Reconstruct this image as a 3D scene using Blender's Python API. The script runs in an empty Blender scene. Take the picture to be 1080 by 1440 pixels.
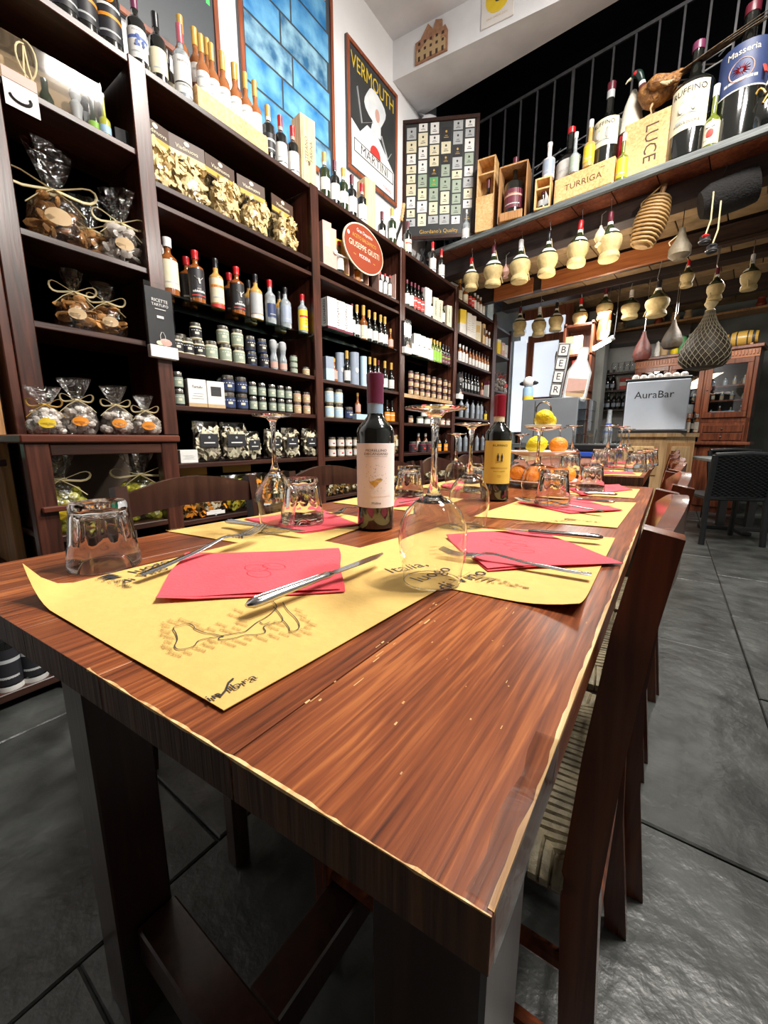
import bpy, math, random
from mathutils import Vector, Matrix
random.seed(7)
S = bpy.context.scene
COL = S.collection
PI = math.pi
# ------------------------------------------------------------------ camera
FPX, VX, VY, CAMZ = 560.0, 945.0, 617.0, 0.94
pitch = math.atan((720 - VY) / FPX)
yaw = math.atan((VX - 540) / (FPX / math.cos(pitch)))
cd = bpy.data.cameras.new('camera'); cam = bpy.data.objects.new('camera', cd); COL.objects.link(cam)
cam.location = (0, 0, CAMZ); cam.rotation_euler = (PI / 2 - pitch, 0, yaw)
cd.sensor_fit = 'VERTICAL'; cd.sensor_height = 24; cd.lens = FPX / 1440 * 24; cd.clip_start = 0.01; cd.clip_end = 60
S.camera = cam
# ------------------------------------------------------------------ world, lights, exposure
w = bpy.data.worlds.new('world'); S.world = w; w.use_nodes = True
w.node_tree.nodes['Background'].inputs[0].default_value = (0.9, 0.93, 1, 1)
w.node_tree.nodes['Background'].inputs[1].default_value = 0.05
S.view_settings.view_transform = 'Standard'; S.view_settings.look = 'None'
S.view_settings.exposure = 0.0; S.view_settings.gamma = 1.0; S.view_settings.use_curve_mapping = False
def area(name, loc, rot, size, power, col=(1, .95, .88), sy=None):
    d = bpy.data.lights.new(name, 'AREA'); d.energy = power; d.color = col; d.size = size
    if sy: d.shape = 'RECTANGLE'; d.size_y = sy
    o = bpy.data.objects.new(name, d); COL.objects.link(o); o.location = loc; o.rotation_euler = rot; return o
def spot(name, loc, tgt, power, ang=1.6, col=(1, .95, .88), r=.06):
    d = bpy.data.lights.new(name, 'SPOT'); d.energy = power; d.color = col; d.spot_size = ang; d.spot_blend = .5; d.shadow_soft_size = r
    o = bpy.data.objects.new(name, d); COL.objects.link(o); o.location = loc
    o.rotation_euler = (Vector(tgt) - Vector(loc)).to_track_quat('-Z', 'Y').to_euler(); return o
area('ceiling_lamp_front', (0.7, 1.9, 4.35), (0, math.radians(14), 0), 0.4, 185, sy=1.0)
area('ceiling_lamp_rear', (0.0, 2.4, 4.38), (0, 0, 0), 0.4, 75, sy=.8)
spot('track_spot_shelves', (0.9, 1.0, 3.0), (-2.1, 1.2, 1.5), 230, 1.7, r=.08)
spot('track_spot_shelves', (0.9, 2.4, 3.0), (-2.1, 3.3, 1.6), 210, 1.6, r=.08)
area('lamp_under_loft', (-0.9, 5.2, 2.45), (0, 0, 0), 0.3, 40, sy=1.2)
area('lamp_under_loft', (0.3, 5.6, 2.45), (0, 0, 0), 0.3, 34, sy=.9)
area('fill_uplight', (-0.8, 4.25, 1.95), (PI - .35, 0, 0), 0.3, 13, (1, .82, .6), 1.0)  # unseen fill light added to brighten the loft tiles and orange beam

# ------------------------------------------------------------------ pixel -> metre helpers (work out real positions once)
cp, sp, cy, sy_ = math.cos(pitch), math.sin(pitch), math.cos(yaw), math.sin(yaw)
FW = Vector((-sy_ * cp, cy * cp, -sp)); RT = Vector((cy, sy_, 0)); UP = RT.cross(FW); CC = Vector((0, 0, CAMZ))
def ray(px, py): return FW + RT * ((px - 540) / FPX) + UP * ((720 - py) / FPX)
def on(px, py, ax, v):
    r = ray(px, py); return CC + r * ((v - CC[ax]) / r[ax])
def onX(px, py, v): return on(px, py, 0, v)
def onY(px, py, v): return on(px, py, 1, v)
def onZ(px, py, v): return on(px, py, 2, v)
def onPl(px, py, p, n):
    r = ray(px, py); n = Vector(n); return CC + r * ((Vector(p) - CC).dot(n) / r.dot(n))
def colY(px, z, x):     # Y of the point with this X and Z that shows in pixel column px
    a = (px - 540) / FPX; dz = z - CAMZ
    return (a * (x * FW.x + dz * FW.z) - x * RT.x) / (RT.y - a * FW.y)
def colX(px, z, y):
    a = (px - 540) / FPX; dz = z - CAMZ
    return (a * (y * FW.y + dz * FW.z) - y * RT.y) / (RT.x - a * FW.x)

# ------------------------------------------------------------------ materials
MATS = {}
def mat(name, col, rough=.5, metal=0, var=0, vs=20, bump=0, bs=60, spec=.5, col2=None, emit=0, coat=0, rnd=0):
    if name in MATS: return MATS[name]
    m = bpy.data.materials.new(name); m.use_nodes = True; MATS[name] = m
    nt = m.node_tree; b = nt.nodes['Principled BSDF']; N = nt.nodes.new; L = nt.links.new
    b.inputs['Base Color'].default_value = (*col, 1); b.inputs['Roughness'].default_value = rough
    b.inputs['Metallic'].default_value = metal; b.inputs['Specular IOR Level'].default_value = spec
    b.inputs['Coat Weight'].default_value = coat; b.inputs['Coat Roughness'].default_value = .15
    tc = N('ShaderNodeTexCoord')
    if var or col2:
        n = N('ShaderNodeTexNoise'); n.inputs['Scale'].default_value = vs; n.inputs['Detail'].default_value = 5
        L(tc.outputs['Object'], n.inputs['Vector'])
        r = N('ShaderNodeValToRGB'); c2 = col2 or tuple(max(0, c * (1 - var)) for c in col)
        r.color_ramp.elements[0].position = .35; r.color_ramp.elements[1].position = .65
        r.color_ramp.elements[0].color = (*c2, 1); r.color_ramp.elements[1].color = (*col, 1)
        L(n.outputs['Fac'], r.inputs['Fac']); out = r.outputs['Color']
        if rnd:
            oi = N('ShaderNodeObjectInfo'); h = N('ShaderNodeHueSaturation')
            mr = N('ShaderNodeMapRange'); mr.inputs['To Min'].default_value = 1 - rnd; mr.inputs['To Max'].default_value = 1 + rnd
            L(oi.outputs['Random'], mr.inputs['Value']); L(mr.outputs['Result'], h.inputs['Value']); L(out, h.inputs['Color']); out = h.outputs['Color']
        L(out, b.inputs['Base Color'])
    if bump:
        n2 = N('ShaderNodeTexNoise'); n2.inputs['Scale'].default_value = bs; n2.inputs['Detail'].default_value = 6
        L(tc.outputs['Object'], n2.inputs['Vector']); bp = N('ShaderNodeBump'); bp.inputs['Strength'].default_value = bump
        bp.inputs['Distance'].default_value = .01
        L(n2.outputs['Fac'], bp.inputs['Height']); L(bp.outputs['Normal'], b.inputs['Normal'])
    if emit:
        b.inputs['Emission Color'].default_value = (*col, 1); b.inputs['Emission Strength'].default_value = emit
    return m
def wood(name, cols, axis=1, sc=1.0, rough=.35, bump=.15, coat=0, rnd=.12, big=2.5, stretch=14):
    """procedural wood: long grain along axis, soft patches, fine pores"""
    if name in MATS: return MATS[name]
    m = bpy.data.materials.new(name); m.use_nodes = True; MATS[name] = m
    nt = m.node_tree; b = nt.nodes['Principled BSDF']; N = nt.nodes.new; L = nt.links.new
    tc = N('ShaderNodeTexCoord'); oi = N('ShaderNodeObjectInfo')
    ad = N('ShaderNodeVectorMath'); ad.operation = 'ADD'; mu = N('ShaderNodeVectorMath'); mu.operation = 'SCALE'
    cx = N('ShaderNodeCombineXYZ'); L(oi.outputs['Random'], cx.inputs[0]); L(oi.outputs['Random'], cx.inputs[1]); L(oi.outputs['Random'], cx.inputs[2])
    L(cx.outputs[0], mu.inputs[0]); mu.inputs['Scale'].default_value = 9.0
    L(tc.outputs['Object'], ad.inputs[0]); L(mu.outputs[0], ad.inputs[1])
    mp = N('ShaderNodeMapping'); s = [stretch * sc] * 3; s[axis] = 1.0 * sc; mp.inputs['Scale'].default_value = s; L(ad.outputs[0], mp.inputs['Vector'])
    n1 = N('ShaderNodeTexNoise'); n1.inputs['Scale'].default_value = 3.0; n1.inputs['Detail'].default_value = 6; n1.inputs['Distortion'].default_value = .6; L(mp.outputs[0], n1.inputs['Vector'])
    mp2 = N('ShaderNodeMapping'); s2 = [1.6] * 3; s2[axis] = .5; mp2.inputs['Scale'].default_value = s2; L(ad.outputs[0], mp2.inputs['Vector'])
    n2 = N('ShaderNodeTexNoise'); n2.inputs['Scale'].default_value = big; n2.inputs['Detail'].default_value = 3; L(mp2.outputs[0], n2.inputs['Vector'])
    mx = N('ShaderNodeMath'); mx.operation = 'MULTIPLY_ADD'; L(n1.outputs['Fac'], mx.inputs[0]); mx.inputs[1].default_value = .6
    m3 = N('ShaderNodeMath'); m3.operation = 'MULTIPLY'; L(n2.outputs['Fac'], m3.inputs[0]); m3.inputs[1].default_value = .4; L(m3.outputs[0], mx.inputs[2])
    r = N('ShaderNodeValToRGB'); cr = r.color_ramp
    while len(cr.elements) < len(cols): cr.elements.new(.5)
    for i, c in enumerate(cols):
        cr.elements[i].position = .36 + .28 * i / (len(cols) - 1); cr.elements[i].color = (*c, 1)
    L(mx.outputs[0], r.inputs['Fac'])
    h = N('ShaderNodeHueSaturation'); mr = N('ShaderNodeMapRange'); mr.inputs['To Min'].default_value = 1 - rnd; mr.inputs['To Max'].default_value = 1 + rnd
    L(oi.outputs['Random'], mr.inputs['Value']); L(mr.outputs['Result'], h.inputs['Value']); L(r.outputs['Color'], h.inputs['Color'])
    L(h.outputs['Color'], b.inputs['Base Color'])
    b.inputs['Roughness'].default_value = rough; b.inputs['Coat Weight'].default_value = coat; b.inputs['Coat Roughness'].default_value = .2
    bp = N('ShaderNodeBump'); bp.inputs['Strength'].default_value = bump; bp.inputs['Distance'].default_value = .004
    L(n1.outputs['Fac'], bp.inputs['Height']); L(bp.outputs['Normal'], b.inputs['Normal'])
    return m
def glassy(name, col=(1, 1, 1), ior=1.45, rough=0.0):
    m = bpy.data.materials.new(name); m.use_nodes = True; MATS[name] = m
    b = m.node_tree.nodes['Principled BSDF']; b.inputs['Base Color'].default_value = (*col, 1)
    b.inputs['Transmission Weight'].default_value = 1; b.inputs['Roughness'].default_value = rough; b.inputs['IOR'].default_value = ior
    return m
def thin(name, col=(1, 1, 1), refl=.5, rough=.05, base=.04, ior=1.5):
    """thin clear wall: see-through with a mirror-like skin that strengthens at grazing angles"""
    m = bpy.data.materials.new(name); m.use_nodes = True; MATS[name] = m
    nt = m.node_tree; N = nt.nodes.new; L = nt.links.new; nt.nodes.remove(nt.nodes['Principled BSDF'])
    t = N('ShaderNodeBsdfTransparent'); t.inputs[0].default_value = (*col, 1); g = N('ShaderNodeBsdfGlossy'); g.inputs['Roughness'].default_value = rough
    lw = N('ShaderNodeLayerWeight'); lw.inputs['Blend'].default_value = refl
    mr = N('ShaderNodeMapRange'); mr.inputs['To Min'].default_value = base; mr.inputs['To Max'].default_value = .62
    L(lw.outputs['Fresnel'], mr.inputs['Value'])
    tc = N('ShaderNodeTexCoord')
    mx = N('ShaderNodeMixShader'); L(mr.outputs[0], mx.inputs[0]); L(t.outputs[0], mx.inputs[1]); L(g.outputs[0], mx.inputs[2])
    L(mx.outputs[0], nt.nodes['Material Output'].inputs[0]); return m
def film(name, bumps=.6, sc=25, tint=(1, 1, 1), base=.10):
    m = thin(name, tint, .35, .08, base); nt = m.node_tree; N = nt.nodes.new; L = nt.links.new
    g = [n for n in nt.nodes if n.type == 'BSDF_GLOSSY'][0]; lw = [n for n in nt.nodes if n.type == 'LAYER_WEIGHT'][0]; tc = [n for n in nt.nodes if n.type == 'TEX_COORD'][0]
    n2 = N('ShaderNodeTexNoise'); n2.inputs['Scale'].default_value = sc; n2.inputs['Detail'].default_value = 3; n2.inputs['Distortion'].default_value = 1.5
    L(tc.outputs['Object'], n2.inputs['Vector']); bp = N('ShaderNodeBump'); bp.inputs['Strength'].default_value = bumps; bp.inputs['Distance'].default_value = .03
    L(n2.outputs['Fac'], bp.inputs['Height']); L(bp.outputs['Normal'], g.inputs['Normal']); L(bp.outputs['Normal'], lw.inputs['Normal']); return m

M = {}
M['table'] = wood('table_wood', [(.06, .014, .005), (.15, .036, .011), (.235, .062, .018), (.38, .12, .034)], 1, 2.8, .34, .05, 0, .08, 7.0, 26)
M['table'].node_tree.nodes['Principled BSDF'].inputs['Specular IOR Level'].default_value = .36
M['table_end'] = wood('table_end_grain', [(.022, .008, .004), (.065, .027, .012), (.12, .052, .022)], 2, 2.6, .6, .5, 0, .1, 2, 22)
M['pale'] = wood('worn_pale_wood', [(.25, .09, .03), (.62, .36, .14), (.85, .62, .30)], 1, 3, .5, .3)
M['leg'] = wood('dark_red_brown_wood', [(.012, .004, .003), (.028, .008, .005), (.045, .014, .008)], 2, 1.2, .3, .15, .3)
M['shelf'] = wood('shelf_wood', [(.016, .006, .004), (.040, .013, .008), (.075, .026, .015)], 1, 1.2, .38, .2, .2)
M['shelfv'] = wood('shelf_post_wood', [(.022, .008, .005), (.060, .018, .011), (.11, .034, .020)], 2, 1.2, .35, .2, .2)
M['shelfback'] = mat('shelf_back_panel', (.05, .032, .022), .7, var=.4, vs=6)
M['browncard'] = mat('brown_back_panel', (.13, .09, .065), .75, var=.2, vs=5)
M['ledge'] = wood('ledge_red_wood', [(.07, .018, .010), (.13, .034, .018), (.18, .05, .026)], 1, 1.2, .35)
M['chair'] = wood('chair_wood', [(.05, .013, .006), (.13, .034, .014), (.24, .066, .024)], 2, 1.0, .22, .08, .6)
M['chairL'] = wood('chair_wood_dark', [(.02, .008, .006), (.04, .015, .010), (.06, .024, .015)], 2, 1.0, .28, .08, .4)
M['pine'] = wood('crate_pine', [(.52, .28, .10), (.70, .43, .18), (.82, .56, .28)], 1, 1.4, .5, .15, 0, .1)
M['pinev'] = wood('box_pine', [(.60, .38, .16), (.78, .55, .28), (.86, .66, .38)], 2, 1.4, .5, .15, 0, .08)
M['oldpine'] = wood('old_wood', [(.30, .14, .05), (.45, .23, .09), (.58, .32, .14)], 2, 1.4, .5, .15, 0, .1)
M['orange'] = wood('orange_beam', [(.20, .06, .018), (.34, .11, .035), (.45, .16, .05)], 0, 1, .35, .1, .2, .05)
M['cab'] = wood('cabinet_wood', [(.07, .018, .010), (.16, .045, .02), (.26, .08, .035)], 2, 1, .33, .12, .3)
M['counterwood'] = wood('cream_pine', [(.34, .20, .09), (.50, .32, .16), (.60, .42, .23)], 2, 1, .45, .15)
M['darkbeam'] = wood('dark_beam', [(.012, .007, .006), (.03, .016, .012), (.05, .028, .02)], 0, 1, .5)
M['slate'] = wood('grey_shelf_edge', [(.06, .07, .072), (.12, .135, .135), (.20, .22, .22)], 0, 1.5, .5, .3)
M['tile'] = mat('loft_tile', (.36, .24, .12), .7, var=.35, vs=9, bump=.3, bs=40, rnd=.15)
M['white'] = mat('white_plaster', (.93, .93, .95), .85, var=.06, vs=3, bump=.35, bs=7)
M['beamwhite'] = mat('beam_plaster', (.84, .84, .86), .85, var=.10, vs=4, bump=.5, bs=8)
M['greywall'] = mat('grey_wall', (.30, .32, .31), .8, var=.25, vs=4)
M['dark'] = mat('loft_shade', (.012, .014, .022), .9, var=.2, vs=3)  # near-black: shade of the unlit loft put into the colour
M['stone'] = mat('slate_floor', (.075, .080, .076), .38, var=.6, vs=6, bump=1.0, bs=11, rnd=.12)
M['grout'] = mat('floor_joint', (.035, .034, .03), .8, var=.4, vs=30)
M['paper'] = mat('yellow_paper', (.72, .46, .135), .75, var=.06, vs=60, bump=.1, bs=120)
M['napkin'] = mat('red_napkin', (.82, .085, .11), .85, var=.08, vs=40, bump=.15, bs=200)
M['ink'] = mat('print_ink', (.03, .028, .03), .6)
M['inkbrown'] = mat('print_brown', (.30, .19, .05), .6)
M['steel'] = mat('cutlery_steel', (.55, .55, .56), .14, 1, var=.1, vs=30)
M['metal'] = mat('hook_metal', (.5, .5, .5), .3, 1)
M['iron'] = mat('railing_iron', (.06, .06, .065), .5, .4, var=.3, vs=20)
M['blackglass'] = mat('dark_bottle_glass', (.006, .007, .006), .05, coat=.6, spec=.8)
M['greenglass'] = mat('green_bottle_glass', (.02, .035, .012), .06, coat=.5, spec=.8)
M['amber'] = mat('amber_spirit', (.30, .09, .02), .08, coat=.6, spec=.8, var=.3, vs=12)
M['gold'] = mat('pale_gold_liquid', (.62, .36, .10), .08, coat=.6, var=.25, vs=12)
M['rose'] = mat('rose_gold_liquid', (.42, .15, .05), .08, coat=.6, var=.25, vs=12)
M['clear'] = mat('clear_bottle', (.42, .47, .50), .05, coat=.8, spec=.9, var=.5, vs=25)
M['lemon_liq'] = mat('limoncello_liquid', (.50, .52, .06), .1, coat=.5, var=.2)
M['oil'] = mat('olive_oil', (.16, .20, .02), .08, coat=.6, var=.3)
for n, c, r in [('c_red', (.60, .015, .02), .3), ('c_wine', (.12, .012, .025), .35), ('c_gold', (.62, .38, .08), .3), ('c_black', (.012, .012, .014), .3), ('c_white', (.8, .8, .8), .4),
                ('c_purple', (.16, .03, .08), .35), ('l_white', (.82, .81, .78), .6), ('l_cream', (.78, .72, .52), .6), ('l_black', (.02, .02, .025), .5), ('l_yellow', (.85, .60, .03), .5),
                ('l_blue', (.10, .16, .42), .5), ('l_navy', (.03, .05, .14), .5), ('l_red', (.60, .05, .04), .5), ('l_orange', (.85, .30, .02), .5), ('l_lblue', (.35, .55, .75), .5), ('l_green', (.10, .35, .14), .5),
                ('l_burg', (.16, .03, .05), .5), ('l_grey', (.45, .47, .48), .5), ('l_pink', (.62, .38, .32), .5), ('l_lime', (.30, .62, .05), .5), ('l_sage', (.35, .42, .33), .5), ('l_tan', (.55, .38, .2), .6),
                ('raffia', (.75, .64, .38), .7), ('l_brown', (.07, .035, .02), .5), ('l_bluegrey', (.32, .38, .48), .4), ('l_palebl', (.48, .66, .80), .4), ('lemon', (.90, .66, .01), .4), ('orangef', (.92, .30, .01), .4)]:
    M[n] = mat(n, c, r, var=.08, vs=30, rnd=.06)
M['lemon'] = mat('lemon_skin', (.90, .68, .01), .4, bump=.5, bs=150, var=.1); M['orangef'] = mat('orange_skin', (.93, .28, .01), .4, bump=.5, bs=160, var=.12)
M['capmetal'] = mat('jar_lid_metal', (.55, .53, .48), .25, .9)
M['film'] = film('cellophane', .35, 9, base=.03); M['film2'] = film('gift_cellophane', .8, 16, base=.085)
M['clearplastic'] = thin('clear_plastic', (1, 1, 1), .3, .06, .04)
M['thin'] = thin('drinking_glass_thin', (.985, .99, .99), .22, .0, .035)
M['glass'] = glassy('drinking_glass', (.97, .98, .98), 1.47)
M['shelfglass'] = thin('glass_shelf', (.75, .85, .80), .4, .05, .12)
M['pane'] = thin('cabinet_pane', (.9, .93, .95), .35, .02, .08)
M['tape'] = film('clear_tape', .04, 20, (.93, .92, .9), .12)
M['rush'] = mat('rush_straw', (.42, .35, .22), .55, var=.55, vs=35, bump=.4, bs=90)
M['straw'] = mat('fiasco_straw', (.62, .48, .22), .6, var=.25, vs=25, bump=.3, bs=60)
M['wicker'] = mat('wicker_cane', (.45, .27, .10), .6, var=.35, vs=25)
M['darkwicker'] = mat('dark_resin_wicker', (.012, .014, .016), .45, var=.3, vs=20)
M['black'] = mat('black_paint', (.012, .012, .013), .4)
M['blackw'] = mat('black_wool', (.009, .008, .008), .9, var=.4, vs=40, bump=.8, bs=80)
M['pasta'] = mat('dry_pasta', (.80, .62, .30), .6, var=.2, vs=20)
M['biscuit'] = mat('biscuit', (.55, .26, .07), .7, var=.6, vs=22, bump=.4, bs=60)
M['almond'] = mat('sugared', (.72, .66, .60), .6, var=.3, vs=22)
M['greencandy'] = mat('green_candy', (.55, .52, .06), .35, var=.35, vs=15)
M['mixed'] = mat('dried_mix', (.50, .30, .06), .5, col2=(.04, .035, .02), vs=30)
M['porcini'] = mat('dried_mushroom', (.62, .54, .40), .7, var=.55, vs=22)
M['brick'] = mat('wood_plaque', (.45, .23, .13), .6, var=.3, vs=30)
M['steelgrey'] = mat('brushed_grey_steel', (.27, .30, .33), .45, .3, var=.1, vs=6)
M['machine'] = mat('machine_white', (.62, .70, .82), .4, var=.03)
M['frost'] = mat('frosted_pane', (.72, .80, .90), .4, emit=.9)
M['bulb'] = mat('lamp_glow', (1, .93, .8), .5, emit=60)
M['ceramic'] = mat('ceramic', (.78, .74, .70), .2, coat=.5)
M['meatl'] = mat('ham_leg_meat', (.55, .17, .06), .5, var=.3, vs=14)
M['netstring'] = mat('net_string', (.30, .27, .19), .7)
M['meat'] = mat('cured_meat', (.12, .025, .018), .55, col2=(.05, .012, .010), vs=14, bump=.5, bs=40)
M['meatfat'] = mat('ham_rind', (.055, .038, .02), .6, col2=(.02, .014, .009), vs=12, bump=.5, bs=30)
M['fur_gold'] = mat('pheasant_feathers', (.42, .20, .05), .6, col2=(.16, .06, .02), vs=45, bump=.9, bs=70)
M['fur_tail'] = mat('pheasant_tail', (.22, .14, .07), .6, col2=(.05, .03, .02), vs=50)
M['green_dark'] = mat('pheasant_head', (.01, .03, .025), .35, var=.3, vs=40)
M['whitefelt'] = mat('white_felt', (.70, .66, .55), .9, bump=.3)
M['redfelt'] = mat('red_felt', (.50, .01, .02), .8, bump=.3)
M['sea'] = mat('photo_sea', (.01, .17, .45), .4, col2=(.16, .45, .72), vs=7, bump=0)
M['sea2'] = mat('photo_mountain', (.02, .12, .26), .4, col2=(.26, .48, .62), vs=11)
M['posterdark'] = mat('poster_dark', (.05, .06, .07), .4)
M['frame_red'] = wood('red_brown_frame', [(.14, .03, .012), (.28, .07, .025), (.36, .1, .04)], 2, 1, .35)
M['bluebright'] = mat('blue_plastic', (.03, .09, .5), .4)
M['leather'] = mat('leather_gourd', (.30, .25, .17), .6, var=.3, vs=12, bump=.4)

# ------------------------------------------------------------------ geometry kit
class G:
    def __init__(s): s.v = []; s.f = []; s.m = []; s.mats = []
    def mi(s, m):
        m = M[m] if isinstance(m, str) else m
        if m not in s.mats: s.mats.append(m)
        return s.mats.index(m)
    def add(s, vs, fs, m):
        o = len(s.v); k = s.mi(m); s.v += [tuple(v) for v in vs]; s.f += [tuple(i + o for i in f) for f in fs]; s.m += [k] * len(fs); return s
    def box(s, x0, x1, y0, y1, z0, z1, m, c=0, R=None):
        if x0 > x1: x0, x1 = x1, x0
        if y0 > y1: y0, y1 = y1, y0
        if z0 > z1: z0, z1 = z1, z0
        c = min(c, (x1 - x0) * .45, (y1 - y0) * .45, (z1 - z0) * .45)
        if c <= 0:
            vs = [(x, y, z) for z in (z0, z1) for x, y in ((x0, y0), (x1, y0), (x1, y1), (x0, y1))]
            fs = [(3, 2, 1, 0), (4, 5, 6, 7), (0, 1, 5, 4), (1, 2, 6, 5), (2, 3, 7, 6), (3, 0, 4, 7)]
        else:
            vs = []; fs = []; idx = {}
            X = (x0, x1); Y = (y0, y1); Z = (z0, z1)
            for i in (0, 1):
                for j in (0, 1):
                    for k in (0, 1):
                        sx, sy2, sz = (c, -c)[i], (c, -c)[j], (c, -c)[k]
                        for a, d in ((0, (0, sy2, sz)), (1, (sx, 0, sz)), (2, (sx, sy2, 0))):
                            idx[i, j, k, a] = len(vs); vs.append((X[i] + d[0], Y[j] + d[1], Z[k] + d[2]))
            for i in (0, 1):
                q = [idx[i, j, k, 0] for j, k in ((0, 0), (1, 0), (1, 1), (0, 1))]; fs.append(q if i else q[::-1])
                q = [idx[j, i, k, 1] for j, k in ((0, 0), (0, 1), (1, 1), (1, 0))]; fs.append(q if i else q[::-1])
                q = [idx[j, k, i, 2] for j, k in ((0, 0), (1, 0), (1, 1), (0, 1))]; fs.append(q if i else q[::-1])
                for j in (0, 1):
                    q = [idx[i, j, 0, 0], idx[i, j, 1, 0], idx[i, j, 1, 1], idx[i, j, 0, 1]]; fs.append(q if i == j else q[::-1])
                    q = [idx[i, 0, j, 0], idx[i, 1, j, 0], idx[i, 1, j, 2], idx[i, 0, j, 2]]; fs.append(q[::-1] if i == j else q)
                    q = [idx[0, i, j, 1], idx[1, i, j, 1], idx[1, i, j, 2], idx[0, i, j, 2]]; fs.append(q if i == j else q[::-1])
                    for k in (0, 1):
                        q = [idx[i, j, k, 0], idx[i, j, k, 1], idx[i, j, k, 2]]; fs.append(q if (i + j + k) % 2 else q[::-1])
        if R is not None: vs = [R @ Vector(v) for v in vs]
        return s.add(vs, fs, m)
    def lathe(s, prof, m, n=16, c=(0, 0, 0), R=None, a0=0, a1=2 * PI, fn=None):
        full = abs(a1 - a0 - 2 * PI) < 1e-6; k = n if full else n + 1; vs = []; fs = []
        for r, z in prof:
            for i in range(k):
                a = a0 + (a1 - a0) * i / n; rr = r * (fn(a, z) if fn else 1); v = Vector((rr * math.sin(a), -rr * math.cos(a), z))
                if R is not None: v = R @ v
                vs.append((v[0] + c[0], v[1] + c[1], v[2] + c[2]))
        for j in range(len(prof) - 1):
            for i in range(n):
                i2 = (i + 1) % k; fs.append((j * k + i, j * k + i2, (j + 1) * k + i2, (j + 1) * k + i))
        if full:
            if prof[0][0] > 1e-5: fs.append(tuple(range(k))[::-1])
            if prof[-1][0] > 1e-5: fs.append(tuple(range((len(prof) - 1) * k, len(prof) * k)))
        return s.add(vs, fs, m)
    def tube(s, pts, r, m, n=8, closed=False, flat=1.0, cap=True):
        pts = [Vector(p) for p in pts]; L = len(pts); vs = []; fs = []; rr = r if isinstance(r, (list, tuple)) else [r] * L
        ref = None
        for i, p in enumerate(pts):
            t = (pts[(i + 1) % L] - pts[i - 1]) if closed else (pts[min(i + 1, L - 1)] - pts[max(i - 1, 0)])
            if t.length < 1e-9: t = Vector((0, 0, 1))
            t.normalize()
            if ref is None: ref = Vector((0, 0, 1)) if abs(t.z) < .9 else Vector((1, 0, 0))
            u = ref - t * ref.dot(t)
            if u.length < 1e-4: u = t.orthogonal()
            u.normalize(); ref = u; q = t.cross(u)
            for j in range(n):
                a = 2 * PI * j / n; vs.append(p + (u * math.cos(a) * flat + q * math.sin(a)) * rr[i])
        for i in range(L if closed else L - 1):
            for j in range(n):
                a = i * n + j; b = i * n + (j + 1) % n; i2 = (i + 1) % L; fs.append((a, b, i2 * n + (j + 1) % n, i2 * n + j))
        if cap and not closed: fs += [tuple(range(n))[::-1], tuple(range((L - 1) * n, L * n))]
        return s.add(vs, fs, m)
    def prism(s, poly, ax, a, b, m):
        """polygon in the plane across axis ax, from a to b"""
        def P(u, v, w): return {0: (w, u, v), 1: (u, w, v), 2: (u, v, w)}[ax]
        n = len(poly); vs = [P(u, v, a) for u, v in poly] + [P(u, v, b) for u, v in poly]
        fs = [tuple(range(n))[::-1], tuple(range(n, 2 * n))] + [(i, (i + 1) % n, n + (i + 1) % n, n + i) for i in range(n)]
        return s.add(vs, fs, m)
    def ball(s, c, r, m, n=10, sq=(1, 1, 1), R=None):
        pr = [(math.sin(PI * i / (n // 2 + 1)), -math.cos(PI * i / (n // 2 + 1))) for i in range(n // 2 + 2)]
        pr[0] = (0, -1); pr[-1] = (0, 1); g = G(); g.lathe(pr, m, n)
        vs = [Vector((v[0] * r * sq[0], v[1] * r * sq[1], v[2] * r * sq[2])) for v in g.v]
        if R is not None: vs = [R @ v for v in vs]
        return s.add([v + Vector(c) for v in vs], g.f, m)
    def sheet(s, fn, nu, nv, m, th=0):
        vs = [fn(i / nu, j / nv) for j in range(nv + 1) for i in range(nu + 1)]; W = nu + 1
        fs = [(j * W + i, j * W + i + 1, (j + 1) * W + i + 1, (j + 1) * W + i) for j in range(nv) for i in range(nu)]
        if th:
            n = len(vs); vs = vs + [(v[0], v[1], v[2] - th) for v in vs]; fs = fs + [tuple(i + n for i in f)[::-1] for f in fs]
            bd = [i for i in range(W)] + [j * W + nu for j in range(1, nv + 1)] + [nv * W + i for i in range(nu - 1, -1, -1)] + [j * W for j in range(nv - 1, 0, -1)]
            fs += [(bd[i], bd[i] + n, bd[(i + 1) % len(bd)] + n, bd[(i + 1) % len(bd)]) for i in range(len(bd))]
        return s.add(vs, fs, m)
    def mesh(s, name, smooth=True, ang=35):
        me = bpy.data.meshes.new(name); me.from_pydata(s.v, [], s.f)
        for m in s.mats: me.materials.append(m)
        me.polygons.foreach_set('material_index', s.m)
        if smooth:
            me.polygons.foreach_set('use_smooth', [True] * len(s.f)); me.set_sharp_from_angle(angle=math.radians(ang))
        me.update(); return me
    def build(s, name, parent=None, smooth=True, ang=35, label=None, kind=None):
        return obj(name, s.mesh(name, smooth, ang), parent, label, kind)
def obj(name, me, parent=None, label=None, kind=None):
    o = bpy.data.objects.new(name, me); COL.objects.link(o)
    if parent is not None: o.parent = parent
    if label: o['label'] = label
    if kind: o['kind'] = kind
    return o
def tag(o, label, cat, group=None):
    o['label'] = label; o['category'] = cat
    if group: o['group'] = group
    return o
def thing(name, loc=(0, 0, 0), rz=0, label=None, cat=None, group=None):
    o = bpy.data.objects.new(name, None); COL.objects.link(o); o.empty_display_size = .05; o.location = loc; o.rotation_euler = (0, 0, rz)
    if label: tag(o, label, cat, group)
    return o
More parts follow.
